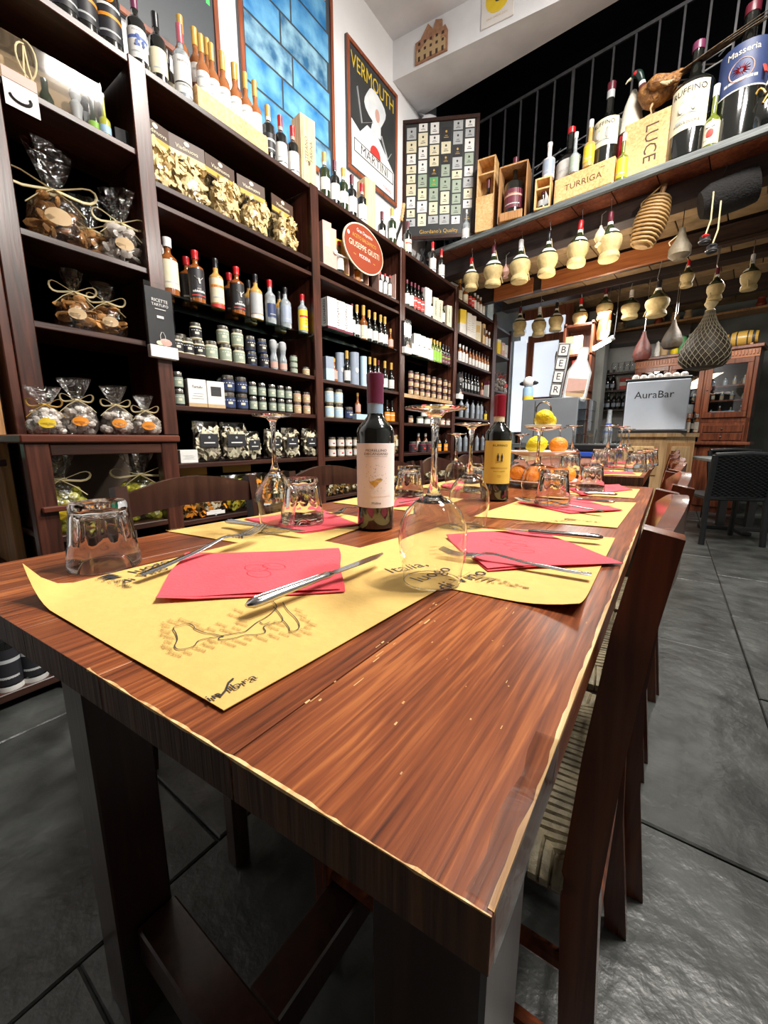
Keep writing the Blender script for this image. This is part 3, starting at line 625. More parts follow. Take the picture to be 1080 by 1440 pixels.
# ------------------------------------------------------------------ bags
def bow_mesh(m, R=.05, s=1.0):
    g = G(); 
    for sg in (-1, 1):
        pts = [(sg * (.004 + R * 1.5 * math.sin(PI * t) ** .8) * s, -R * .55 - .012 * math.sin(2 * PI * t), (.013 * math.sin(PI * 2 * t) + .010 * math.sin(PI * t)) * s) for t in [i / 10 for i in range(11)]]
        g.tube(pts, .0032 * s, m, 5, flat=.35)
        g.tube([(0, -R * .55, 0), (sg * .03 * s, -R * .75, -.02 * s), (sg * .055 * s, -R * .8, -.045 * s)], .0036 * s, m, 5, flat=.35)
    g.tube([(R * .42 * math.sin(a), -R * .42 * math.cos(a), 0) for a in [2 * PI * i / 10 for i in range(10)]], .004 * s, m, 5, True)
    return g
def gift_bag(name, h, r, content, film='film2', bowm='raffia', seed=1, neck=.55, sticker='l_orange', kindc='biscuit', bow=True, dome=.5):
    k = ('bag', h, r, content, bowm, seed, sticker, kindc)
    if k in CACHE: return CACHE[k]
    rd = random.Random(seed); c = G(); hb = h * neck * .92
    if kindc == 'slice':
        for i in range(34):
            a = rd.uniform(0, 2 * PI); z = rd.uniform(.02, hb * .85); q = r * .72 * math.sqrt(rd.random()) * (1 - .5 * (z / hb) ** 2)
            if i % 2: q = r * .80 * (1 - .45 * (z / hb) ** 2)
            R = Matrix.Rotation(rd.uniform(0, 6), 3, 'Z') @ Matrix.Rotation(rd.uniform(.3, 1.9), 3, 'X')
            c.ball((q * math.sin(a), -q * math.cos(a), z + .012), rd.uniform(.018, .03), content, 8, (1.25, .85, .32), R)
    else:
        for i in range(46):
            a = rd.uniform(0, 2 * PI); z = rd.uniform(.012, hb * .85); q = r * (.8 if i % 3 else .4) * (1 - .45 * (z / hb) ** 2)
            c.ball((q * math.sin(a), -q * math.cos(a), z), rd.uniform(.011, .018) * (r / .06), content, 7, (1, 1, .8), Matrix.Rotation(rd.uniform(0, 3), 3, 'X'))
    hn = h * neck
    def fn(a, z): return 1 + .07 * math.sin(3 * a + z * 40) + .05 * math.sin(7 * a + seed) * (z / h)
    def top(a, z): return 1 + .35 * math.sin(2 * a + seed) + .12 * math.sin(9 * a)
    f = G(); f.lathe([(r * .8, .001), (r * 1.0, .02), (r * 1.04, hn * .35), (r * .86, hn * .65), (r * .45, hn * .9), (r * .2, hn)], film, 22, fn=fn)
    f.f.pop(); f.m.pop()
    f.lathe([(r * .2, hn), (r * .36, hn + (h - hn) * .35), (r * .55, hn + (h - hn) * .7), (r * .68, h)], film, 22, fn=top); f.f.pop(); f.m.pop(); f.f.pop(); f.m.pop()
    parts = [('contents', c.mesh('contents')), ('cellophane_wrap', f.mesh('cellophane_wrap'))]
    if bow:
        b = bow_mesh(bowm, r * .5 if r > .05 else .03, r / .06); b.v = [(x, y, z + hn) for x, y, z in b.v]; parts.append(('ribbon_bow', b.mesh('ribbon_bow')))
    if sticker:
        s = G(); s.lathe([(r * 1.06, 0), (r * 1.06, .001)], sticker, 3, a0=-.1, a1=.1); s = G()
        vs = [(0, -r * 1.07, hn * .38)] + [(r * .42 * math.cos(t), -r * 1.07 + .06 * r * math.cos(t) ** 2, hn * .38 + r * .30 * math.sin(t)) for t in [2 * PI * i / 14 for i in range(14)]]
        s.add(vs, [(0, i + 1, (i + 1) % 14 + 1) for i in range(14)], sticker); parts.append(('oval_sticker', s.mesh('oval_sticker')))
    CACHE[k] = parts; return parts
def pasta_bag(seed=1, w=.19, h=.20, d=.12, mats=('pasta',), card='l_brown', n=75, hc=.11, name='pasta'):
    k = ('pasta', seed, w, h, mats, card)
    if k in CACHE: return CACHE[k]
    rd = random.Random(seed); g = G(); g.ball((0, 0, h * .48), 1, mats[0], 10, (w * .40, d * .34, h * .44))
    for i in range(n):
        c = Vector((rd.uniform(-w * .4, w * .4), rd.uniform(-d * .42, d * .3), rd.uniform(.02, h * .92)))
        if i % 2: c.y = -d * .40
        R = Matrix.Rotation(rd.uniform(0, 6), 3, 'Z') @ Matrix.Rotation(rd.uniform(0, 3), 3, 'X'); rr = rd.uniform(.014, .026); tw = rd.uniform(.5, 1.4); wd = rd.uniform(.008, .014)
        vs = []; nn = 7
        for j in range(nn):
            a = j / (nn - 1) * PI * 1.5 * tw; p = Vector((rr * math.cos(a), rr * math.sin(a), .012 * math.sin(a * 2)))
            for sg in (-1, 1):
                q = R @ (p + Vector((.3 * wd * math.cos(a * 2), 0, sg * wd))) + c; q.x = max(-w * .5, min(w * .5, q.x)); q.y = max(-d * .5, min(d * .5, q.y)); q.z = max(.002, q.z); vs.append(q)
        g.add(vs, [(2 * j, 2 * j + 1, 2 * j + 3, 2 * j + 2) for j in range(nn - 1)], mats[i % len(mats)])
    f = G()
    def fn(u, v):
        a = u * 2 * PI; b = math.sin(PI * min(1, .12 + v * .95)) ** .35; t = v
        rx = w * .53 * (1 - .06 * t); ry = d * .55 * (1 - t ** 3) + .004
        s = abs(math.cos(a)) ** .7 * (1 if math.cos(a) > 0 else -1); q = abs(math.sin(a)) ** .7 * (1 if math.sin(a) > 0 else -1)
        wob = 1 + .03 * math.sin(5 * a + 9 * v + seed)
        return (rx * s * wob, ry * q * wob, .001 + v * h * 1.12)
    f.sheet(fn, 20, 7, 'film')
    c2 = G()
    if card:
        z0 = h * 1.02; c2.box(-w * .5, w * .5, -.007, .002, z0, z0 + hc, card, .001)
        c2.box(-w * .5, w * .5, -.0085, -.0065, z0 + hc * .08, z0 + hc * .34, 'l_orange' if False else 'c_gold'); 
        c2.lathe([(.0001, -.0085), (.014, -.0085)], 'l_cream', 12, (0, 0, 0), R=Matrix.Rotation(PI / 2, 3, 'X')) if False else None
    parts = [(name, g.mesh(name)), ('cellophane_wrap', f.mesh('cellophane_wrap'))]
    if card: parts.append(('header_card', c2.mesh('header_card', False)))
    CACHE[k] = parts; return parts
def fix_kind(o, names=('pasta', 'contents')):
    for c in o.children:
        if c.name.split('.')[0] in names: c['kind'] = 'stuff'
# ================================================================== STOCK, bay by bay
P1, P2, P3, P4, P5 = ('in the leftmost bay', 'in the second bay', 'in the third bay', 'in the fourth bay', 'in the fifth bay')
# --- tops
T1, T2, T3, T4 = 'on top of the leftmost bay', 'on top of the second bay', 'on top of the oval-sign bay', 'on top of the fourth bay'
for o in rowk(0, ZT, 'magnum_orange', [92, 121, 156], 'beer_bottle', 'large black bottle with orange lettering', T1, 'bottle', r=.055):
    wrap(o, 'CAMPI', .022, 'l_orange', .27, .0515); g = G(); g.tube([(.02 * math.cos(a), -.0525, .20 + .02 * math.sin(a)) for a in [i * PI / 6 for i in range(12)]], .003, 'l_orange', 4, True); g.build('ring_emblem', o); g = G(); g.lathe([(.0512, .165), (.0512, .175)], 'l_white', 8, a0=-1, a1=1); g.build('white_scroll', o)
o = rowk(0, ZT, 'wine_grape', [196], 'wine_bottle', 'dark wine bottle with blue grape label', T1, 'bottle')[0]; wrap(o, 'MAXIMO', .012, 'l_navy', .148, .0395)
g = G(); [g.ball((.01 * math.cos(i * 2.4) * (i % 3), -.0395, .095 + .011 * (i % 4)), .007, 'l_blue', 6, (1, .2, 1)) for i in range(9)]; g.build('grape_print', o)
rowk(1, ZT, 'wine_cream', [225], 'wine_bottle', 'dark wine bottle with plain cream label', T2, 'bottle')
M['c_pink'] = mat('c_pink', (.45, .10, .14), .3)
KB['grappa2'] = lambda: W('grappa2', h=.34, r=.040, glass='clear', cap='c_pink', lab='l_white', l0=.10, l1=.56, sh=.60, cl=.24)
o = rowk(1, ZT, 'grappa2', [259], 'grappa_bottle', 'clear bottle with pink neck and white label', T2, 'bottle')[0]; wrap(o, 'NONINO', .014, 'ink', .165, .041); wrap(o, 'GRAPPA', .008, 'ink', .065, .041)
g = G().lathe([(.0412, .075), (.0412, .081)], 'ink', 10, a0=-1.3, a1=1.3); g.build('label_rule', o)
rowk(1, ZT, 'wine_cream', [209, 240], 'wine_bottle', 'dark wine bottle behind the front bottles', T2, 'bottle', back=.14)
# crate with two rows of gold capped bottles
y0, y1 = colY(277, ZT + .08, XF - .03), colY(377, ZT + .02, XF - .03)
cr = thing('wooden_crate', (XF - .10, (y0 + y1) / 2, ZT), PI / 2, 'long low pale wood crate full of gold-capped bottles', 'crate'); wl = (y1 - y0) / 2
G().box(-wl, wl, -.075, -.066, 0, .115, 'pine', .002).build('front_panel', cr, False); G().box(-wl, wl, .16, .169, 0, .20, 'pine', .002).build('back_panel', cr, False)
for s in (-1, 1): G().box(s * wl, s * (wl - .01), -.066, .16, 0, .125, 'pine', .002).build('end_panel', cr, False)
G().box(-wl, wl, -.066, .16, 0, .01, 'pine').build('bottom_panel', cr, False)
for j, px in enumerate((289, 303, 318, 334, 349, 362)):
    item(1, px, ZT, KB['passito'](), 'dessert_wine_bottle', 'gold-capped amber wine bottle, front crate row', '', 'bottle', back=.015, dz=.075, r=.04)
for j, px in enumerate((263, 282, 299, 319, 337)):
    item(1, px, ZT, KB['passito'](), 'dessert_wine_bottle', 'gold-capped amber wine bottle, raised rear row', '', 'bottle', back=.11, dz=.17, r=.04)
G().box(-wl + .01, wl - .01, .055, .155, .01, .1695, 'pine').build('inner_step', cr, False); G().box(-wl + .01, wl - .01, -.065, .05, .01, .0745, 'pine').build('inner_step', cr, False)
rowk(1, ZT, 'wine_gold', [379], 'wine_bottle', 'dark wine bottle with black label and gold neck', T2, 'bottle')
rowk(1, ZT, 'wine_red', [396, 413], 'wine_bottle', 'red-capped dark wine bottle', T2, 'bottle')
def tallbox(bay, px, z, w, d, h, txt, desc, place, back=.0):
    X = XF - .02 - d / 2 - back; o = thing('wooden_wine_box', (X, colY(px, z + .1, X + d / 2), z + .0005), PI / 2 - .15)
    G().box(-w / 2, w / 2, -d / 2, d / 2, 0, h, 'pinev', .002).build('case', o, False)
    G().box(-w / 2 + .008, w / 2 - .008, -d / 2 - .004, -d / 2 - .0005, .008, h - .008, 'pinev', .001).build('sliding_lid', o, False)
    if txt:
        for i, t in enumerate(txt): letters(o, t, .034, 'ink', ((i - .5) * .036, -d / 2 - .0046, h * .52), 'front', None, PI / 2)
        g = G(); [g.ball(((i % 3 - 1) * .006, -d / 2 - .0048, h * .36 - (i // 3) * .009), .0042, 'ink', 6, (1, .15, 1)) for i in range(8)]; g.build('grape_emblem', o)
    pend(o, desc, place, 'box', (px, 0)); return o
tallbox(1, 436, ZT, .115, .10, .40, ['STEFANO', 'FARINA'], 'tall pale wooden wine box with burnt lettering', T2)
rowk(2, ZT, 'wine_green', [457], 'wine_bottle', 'green-glass bottle with large cream label', T3, 'bottle')
rowk(2, ZT, 'wine_white', [471, 495], 'wine_bottle', 'dark wine bottle with white label', T3, 'bottle')
o = rowk(2, ZT, 'wine_green', [483], 'wine_bottle', 'green bottle with gold cap', T3, 'bottle')
rowk(2, ZT, 'wine_red', [509], 'wine_bottle', 'red-capped bottle beside the knotty box', T3, 'bottle')
tallbox(2, 522, ZT, .11, .10, .35, None, 'plain knotty wooden wine box', T3)
rowk(2, ZT, 'wine_white', [537], 'wine_bottle', 'bottle half hidden right of the knotty box', T3, 'bottle', back=.1)
rowk(2, ZT, 'wine_green', [551], 'wine_bottle', 'squat green bottle with gold capsule', T3, 'bottle')
KB['wine_deco'] = lambda: W('wine_deco', cap='c_wine', lab='l_cream', foil='l_red')
rowk(3, ZT, 'wine_deco', [573], 'wine_bottle', 'wine bottle with decorated red and cream label', T4, 'bottle')
rowk(3, ZT, 'wine_red', [608, 620], 'wine_bottle', 'red-capped wine bottle by the loft corner', T4, 'bottle')
# ham stands: turned handle, curved black arm, board
for k, (px, mx) in enumerate(((556, 'orange'), (592, 'black'))):
    X = XF - .22; Y = colY(px, ZT + .2, X); o = thing('ham_stand', (X, Y, ZT), PI / 2 - .5, ('ham stand with orange wooden board and turned handle' if k == 0 else 'black ham stand with turned wood handle before the label board'), 'ham stand')
    G().box(-.05, .05, -.1, .12, 0, .02, 'black' if k else 'oldpine', .004).build('base', o, False)
    g = G(); pr = [(.012 + .006 * abs(math.sin(i * 1.5)), .40 + i * .014) for i in range(12)]; g.lathe(pr, 'pine', 10, (0, .02, 0), R=Matrix.Rotation(.18, 3, 'Y')); g.build('turned_handle', o)
    G().tube([(.075, .02, .40), (.06, .02, .34), (.02, .0, .26), (-.02, .02, .12), (0, .03, .02)], [.012, .02, .018, .02, .022], 'black', 8, flat=.7).build('curved_arm', o)
    if k == 0: G().box(-.035, .035, .03, .05, .02, .30, 'orange', .01).build('board', o, False)
    else: G().tube([(0, 0, .3), (.05, 0, .17), (.02, 0, .02)], .014, 'black', 6).build('brace', o)
# --- bay 1 shelves
z = 2.22
X = XF - .15; gb = thing('gift_box', (X + .02, colY(62, z + .1, XF - .05), z), PI / 2 - .06, 'brown card gift box with clear front, string bow and pepper mill', 'gift box')
G().box(-.20, .20, .05, .056, 0, .21, 'l_tan', .002).build('back_card', gb, False); G().box(-.20, .20, -.09, .05, 0, .008, 'l_tan').build('tray', gb, False)
g = G(); g.box(-.20, .20, -.092, -.09, 0, .19, 'clearplastic'); g.box(.198, .20, -.09, .05, 0, .2, 'clearplastic'); g.box(-.2, .2, -.09, .05, .19, .191, 'clearplastic'); g.build('clear_front', gb, False)
g = G(); 
for s in (-1, 1): g.tube([(-.05 + s * .03 * math.sin(PI * t), -.097 - .01 * math.sin(PI * t), .12 + .07 * math.cos(PI * t * .9) * (1 if s > 0 else .8)) for t in [i / 8 for i in range(9)]], .003, 'raffia', 5)
g.tube([(-.05, -.096, .17), (-.045, -.1, .1), (-.03, -.097, .03)], .003, 'raffia', 5); g.tube([(-.052, -.096, .17), (-.06, -.1, .09), (-.055, -.097, .02)], .003, 'raffia', 5); g.build('string_bow', gb)
G().lathe([(.022, .008), (.026, .02), (.017, .06), (.024, .10), (.014, .115), (.022, .135), (.018, .15), (.008, .16)], 'l_grey', 14, (.12, -.03, 0)).build('pepper_mill', gb)
for i, (xx, mm) in enumerate(((.02, 'greenglass'), (-.11, 'l_tan'))): G().lathe([(.024, .008), (.026, .07), (.018, .09), (.012, .10), (.012, .14)], mm, 12, (xx, -.02, 0)).build('small_bottle', gb)
G().lathe([(.030, .008), (.032, .06), (.028, .07), (.03, .09)], 'l_grey', 12, (-.15, -.03, 0)).build('small_jar', gb)
o = thing('price_card', (XF + .016, colY(29, 2.17, XF), 2.13), PI / 2, 'white card with a curl motif clipped to the leftmost bay shelf edge', 'card'); G().box(-.05, .05, -.002, 0, 0, .12, 'l_white').build('card', o, False)
G().tube([(.03 * math.cos(t) - .004, -.004, .04 + .018 * math.sin(t)) for t in [PI + i * .4 for i in range(10)]], .005, 'ink', 4).build('printed_curl', o); G().box(-.05, .05, -.004, -.002, .085, .12, 'l_pink').build('clip', o, False)
rowk(0, z, 'limoncello', [148], 'liqueur_bottle', 'small lime-yellow liqueur bottle with blue label', P1, 'bottle', r=.025)
rowk(0, z, 'amaro_mini', [133], 'liqueur_bottle', 'small green liqueur bottle with dark cap', P1, 'bottle', back=.02, r=.025)
rowk(0, z, 'tall_dark', [125], 'liqueur_bottle', 'little dark bottle behind the liqueur minis', P1, 'bottle', back=.08, r=.025)
o = item(0, 177, z, box_parts('darkbox', .08, .06, .10, 'l_black', None, stripes=1, tm='l_grey'), 'dark_carton', 'small dark carton in the shadow by the post', P1, 'box', back=.05)
def bagat(bay, px, z, parts, desc, place, back=.0, X=None, name='gift_bag', rz=None):
    X = X or (XF - .09 - back); o = put(parts, name, (X, colY(px, z + .05, X), z + .0005), PI / 2 - .25 if rz is None else rz); pend(o, desc, place, 'bag', (px, 0)); fix_kind(o); return o
z = 1.73
bagat(0, 83, z, gift_bag('a', .36, .105, 'biscuit', seed=3, neck=.58, sticker='l_tan', kindc='slice'), 'largest cellophane bag of biscuits with straw bow', P1)
bagat(0, 128, z, gift_bag('b', .27, .085, 'biscuit', seed=5, neck=.55, sticker=None, kindc='slice', bowm='raffia'), 'cellophane biscuit bag behind the two front bags', P1, .09)
bagat(0, 172, z, gift_bag('c', .31, .088, 'almond', seed=6, neck=.58, sticker='l_tan', kindc='slice'), 'cellophane bag of pale biscuits with narrow top', P1, -.01)
z = 1.40
bagat(0, 108, z, gift_bag('d', .24, .078, 'biscuit', seed=8, neck=.68, sticker='l_tan', kindc='slice'), 'bag of toasted biscuits, third shelf,', P1)
bagat(0, 153, z, gift_bag('e', .225, .074, 'biscuit', seed=9, neck=.68, sticker='l_tan', kindc='slice'), 'bag of toasted biscuits, third shelf,', P1)
z = .9555
for px, b, hh, sd in ((66, 'c_gold', .175, 11), (112, 'raffia', .215, 12), (165, 'raffia', .20, 13), (205, 'raffia', .17, 14)):
    bagat(0, px, z, gift_bag('f', hh, .062, 'almond', seed=sd, neck=.62, sticker='l_yellow' if px == 66 else 'l_orange', bowm=b), 'bag of white sweets with yellow bow' if px == 66 else 'bag of white sweets with orange sticker', 'on the red-brown ledge', X=-1.93)
z = .5855
for px, sd, rr in ((92, 15, .085), (200, 16, .09)):
    bagat(0, px, z, gift_bag('g', .30, rr, 'greencandy', seed=sd, neck=.66, sticker='l_yellow', bowm='raffia'), 'cellophane bag of yellow-green pasta', 'in the low counter', X=-1.93)
for px in (12, 47): 
    o = put(KB['toscana'](), 'beer_bottle', (-1.85, colY(px, .12, -1.85), .0605), PI / 2 - .2); wrap(o, 'TOSCANA', .011, 'l_white', .05, .039); pend(o, 'dark bottle with white scroll label', 'on the lowest counter board', 'bottle', (px, 0))
o = thing('green_bag', (XF - .04, .20, .867), PI / 2, 'shiny green bag at the left edge of the picture', 'bag')
G().sheet(lambda u, v: ((u - .5) * (.28 - .05 * v), -.06 * math.sin(PI * u) * (1 - .4 * v), v * .34), 8, 6, M.setdefault('greenfoil', mat('greenfoil', (.0, .16, .09), .25, var=.6, vs=10)), .004).build('bag_front', o)
G().box(-.13, .13, .0, .05, 0, .01, 'greenfoil').build('bag_base', o, False)
# --- bay 2
for i, px in enumerate((232, 276, 322, 365, 408)):
    X = XF - .085; o = put(pasta_bag(20 + i, .185, .20, .13, hc=.10), 'pasta_bag', (X, colY(px, 2.2, XF - .02), 2.1305), PI / 2 + (.12, -.1, .05, -.08, .06)[i]); fix_kind(o)
    letters(o, 'Vecchia Madia' if False else 'Viadinuova', .026, 'l_cream', (0, -.009, .26), 'front'); g = G(); g.add([(.014 * math.cos(t), -.009, .285 + .011 * math.sin(t)) for t in [i * PI / 5 for i in range(10)]], [tuple(range(10))], 'l_cream'); g.build('oval_crest', o, False)
    pend(o, 'bag of ribbon pasta under brown header card', 'on the second bay shelf', 'pasta bag', (px, 0))
# leaflets on the posts
def leaflet(px, zc, w, h, Xp, lab):
    o = thing('leaflet_holder', (Xp, colY(px, zc, Xp), zc - h / 2), PI / 2, lab, 'leaflet')
    G().box(-w / 2, w / 2, -.022, 0, .0, h, 'l_black', .001).build('leaflet', o, False); G().box(-w / 2 - .003, w / 2 + .003, -.034, .0, -.035, .02, 'l_white', .002).build('holder_lip', o, False)
    G().box(-w / 2 - .003, w / 2 + .003, -.026, -.024, 0, h + .02, 'clearplastic').build('clear_sleeve', o, False)
    letters(o, 'RICETTE', w * .16, 'l_white', (0, -.0268, h * .80), 'front'); letters(o, 'TARTUFO', w * .14, 'l_white', (0, -.0268, h * .73), 'front')
    g = G(); g.box(-w * .2, w * .2, -.0268, -.0262, h * .66, h * .67, 'l_white'); g.box(-w * .15, w * .1, -.0268, -.0262, h * .52, h * .56, 'l_white')
    g.ball((w * .1, -.0268, h * .14), w * .2, 'l_pink', 8, (1.2, .04, .7)); g.ball((-w * .12, -.0268, h * .12), w * .12, 'l_cream', 8, (1.2, .04, .7)); g.tube([(-.01, -.027, h * .15), (-.012, -.027, h * .24), (-.004, -.027, h * .3), (.004, -.027, h * .3), (.012, -.027, h * .24), (.01, -.027, h * .15)], .0015, 'l_white', 4); g.build('printed_picture', o)
    return o
leaflet(223, 1.50, .125, .28, XF + .02, 'black recipe leaflet in clear holder on the post left of the spirits')
leaflet(570, 1.86, .11, .24, XF + .02, 'black leaflet holder on the post left of the olive oils')
leaflet(645, 1.55, .12, .24, XF + .02, 'black leaflet holder on the post left of the dark tall bottles')
z = 1.6505; SP = 'on the glass spirits shelf'
rowk(1, z, 'whisky_white', [240], 'whisky_bottle', 'amber whisky bottle with white stopper', SP, 'bottle', r=.045)
for o in rowk(1, z, 'eagle', [278, 335], 'whisky_bottle', 'red-capped whisky bottle with black bird label', SP, 'bottle', r=.042):
    wrap(o, 'EAGLE', .016, 'l_white', .058, .0412); wrap(o, 'RARE', .009, 'l_white', .07, .0412); g = G(); g.lathe([(.0412, .035), (.0412, .040)], 'l_red', 8, a0=-1, a1=1); g.tube([(-.02, -.036, .13), (-.006, -.0415, .115), (0, -.042, .125), (.008, -.0415, .112), (.022, -.036, .128)], .003, 'l_white', 5, flat=.4); g.tube([(0, -.042, .12), (.004, -.042, .095)], .005, 'l_white', 5); g.build('bird_print', o)
o = rowk(1, z, 'scotch', [306], 'whisky_bottle', 'whisky bottle with cream and orange label', SP, 'bottle', r=.042)[0]; wrap(o, 'BALLAN', .012, 'l_red', .115, .038)
rowk(1, z, 'whitelab', [361], 'whisky_bottle', 'gold whisky bottle with grey-white label', SP, 'bottle', r=.042)
rowk(1, z, 'gin_blue', [381], 'gin_bottle', 'clear red-capped bottle with navy label', SP, 'bottle', r=.04)
rowk(1, z, 'gin_clear', [402], 'gin_bottle', 'clear gin bottle with pale oval label', SP, 'bottle', r=.04)
o = rowk(1, z, 'gin_yellow', [426], 'gin_bottle', 'gin bottle with bright yellow label', SP, 'bottle', r=.04)[0]; wrap(o, 'London', .012, 'l_red', .085, .0348); wrap(o, 'GIN', .014, 'l_red', .065, .0348)
rowk(1, z, 'eagle', [266, 325], 'whisky_bottle', 'red-capped whisky bottle in the second row', SP, 'bottle', back=.11, r=.042)
rowk(1, z, 'whisky_white', [233], 'whisky_bottle', 'white-stoppered whisky bottle in the second row', SP, 'bottle', back=.11, r=.042)
rowk(1, z, 'whitelab', [352, 394], 'whisky_bottle', 'black-capped bottle in the second row', SP, 'bottle', back=.11, r=.042)
z = 1.376; SJ = 'on the jar shelf under the spirits'
rowk(1, z, 'jar_truffle', [249, 264, 280], 'sauce_jar', 'truffle sauce jar, lower row', SJ, 'jar', r=.03); rowk(1, z, 'jar_truffle', [277], 'sauce_jar', 'truffle sauce jar stacked on another', SJ, 'jar', r=.03, dz=.086)
rowk(1, z, 'jar_artichoke', [297, 317, 336], 'sauce_jar', 'artichoke jar, lower row', SJ, 'jar', r=.034); rowk(1, z, 'jar_artichoke', [315, 335], 'sauce_jar', 'artichoke jar, upper row', SJ, 'jar', r=.034, dz=.096)
rowk(1, z, 'jar_navy', [354, 371], 'sauce_jar', 'navy-labelled jar, lower row', SJ, 'jar', r=.03); rowk(1, z, 'jar_navy', [353, 369], 'sauce_jar', 'navy-labelled jar, upper row', SJ, 'jar', r=.03, dz=.086)
rowk(1, z, 'grinder', [385, 398], 'spice_grinder', 'clear spice grinder with grey top', SJ, 'grinder', r=.028); rowk(1, z, 'grinder', [392], 'spice_grinder', 'clear spice grinder behind the other two', SJ, 'grinder', r=.028, back=.06)
for k in range(3): rowk(1, z, 'jar_tin', [413], 'small_tin', ('lowest', 'middle', 'topmost')[k] + ' of three stacked small flat tins', SJ, 'tin', r=.028, dz=k * .0385)
rowk(1, z, 'jar_cream', [430], 'sauce_jar', 'single small pale jar at the right end', SJ, 'jar', r=.028)
rowk(1, z, 'jar_truffle', [256], 'sauce_jar', 'truffle jar in the rear row', SJ, 'jar', r=.03, back=.07, dz=.03)
z = 1.1105; S3 = 'on the shelf with the white tins'
for dz, w1 in ((0, 'lower'), (.096, 'upper')):
    rowk(1, z, 'jar_black', [322, 340], 'sauce_jar', f'big black truffle jar, {w1} row', S3, 'jar', r=.037, dz=dz)
    rowk(1, z, 'jar_small', [356, 369, 383, 395, 406], 'sauce_jar', f'small dark green-labelled jar, {w1} row', S3, 'jar', r=.026, dz=dz * .9)
    rowk(1, z, 'jar_pink', [418, 431, 443], 'sauce_jar', f'pinkish small jar, {w1} row', S3, 'jar', r=.027, dz=dz * .79)
    rowk(1, z, 'jar_small', [252], 'sauce_jar', f'dark jar left of the white tins, {w1} one', S3, 'jar', r=.026, dz=dz * .9)
for px, wtxt in ((276, 'oil tin with printed lines'), (302, 'oil tin with truffle picture')):
    o = item(1, px, z, box_parts('tin' + str(px), .095, .06, .145, 'l_white', 'oil' if False else 'l_tan', 0, .14, win='ink' if px > 290 else None, stripes=0 if px > 290 else 3, tm='l_grey', name='tin_body'), 'oil_tin', 'white ' + wtxt, S3, 'tin', rz=PI / 2 - .2)
    letters(o, 'Tartufo', .018, 'ink', (0, -.0318, .105), 'front')
rowk(1, z, 'grinder', [313], 'spice_grinder', 'grey grinder behind the white tins', S3, 'grinder', r=.028, back=.08)
def mushbag(px, z, w, h, seed, desc, place, bay=1, m=('porcini', 'l_cream'), lab='l_black', back=0, labh=(.42, .78)):
    parts = pasta_bag(seed, w, h, .07, m, None, 46, name='contents'); X = XF - .05 - back
    o = put(parts, 'cellophane_bag', (X, colY(px, z + .08, X + .03), z + .0005), PI / 2 - .15); fix_kind(o)
    if lab: G().box(-w * .36, w * .36, -.045, -.043, h * labh[0], h * labh[1], lab, .0005).build('label', o, False); G().box(-w * .22, w * .22, -.0458, -.045, h * (labh[0] + .1), h * (labh[0] + .13), 'l_white').build('print_line', o, False); G().ball((0, -.0455, h * (labh[1] - .1)), .007, 'l_grey', 8, (1, .1, 1)).build('seal_print', o)
    pend(o, desc, place, 'bag', (px, 0)); return o
S4 = 'on the dried mushroom shelf'
for px, w_, h_, sd in ((295, .14, .20, 41), (333, .155, .20, 42), (358, .10, .155, 43), (387, .11, .17, 44), (411, .12, .18, 45), (438, .11, .18, 46)):
    mushbag(px, .8255 - .015, w_, h_, sd, 'clear bag of dried mushrooms with black label', S4)
o = item(1, 264, .81, box_parts('whitebox', .09, .05, .07, 'l_white', None, stripes=4, tm='l_grey'), 'carton', 'small white printed box beside the mushroom bags', S4, 'box', rz=PI / 2 - .2)
for i, px in enumerate((272, 302, 334, 366, 398)):
    mushbag(px, .50, .15, .20, 51 + i, 'clear bag of coloured dried pasta', 'on the lowest second-bay shelf', 1, (('mixed', 'l_orange'), ('l_cream', 'l_orange', 'greenglass'), ('l_yellow', 'greenglass', 'greencandy'))[i % 3], 'l_white' if i % 2 else None, labh=(.05, .15))
for px, t in ((268, 'left'), (333, 'right')):
    o = item(1, px, .73, [('card', G().box(-.09, .09, -.002, .0, -.0, .05, 'c_gold').mesh('card', False))], 'shelf_card', 'yellow shelf card behind the chair backs', '', 'card', back=.1)
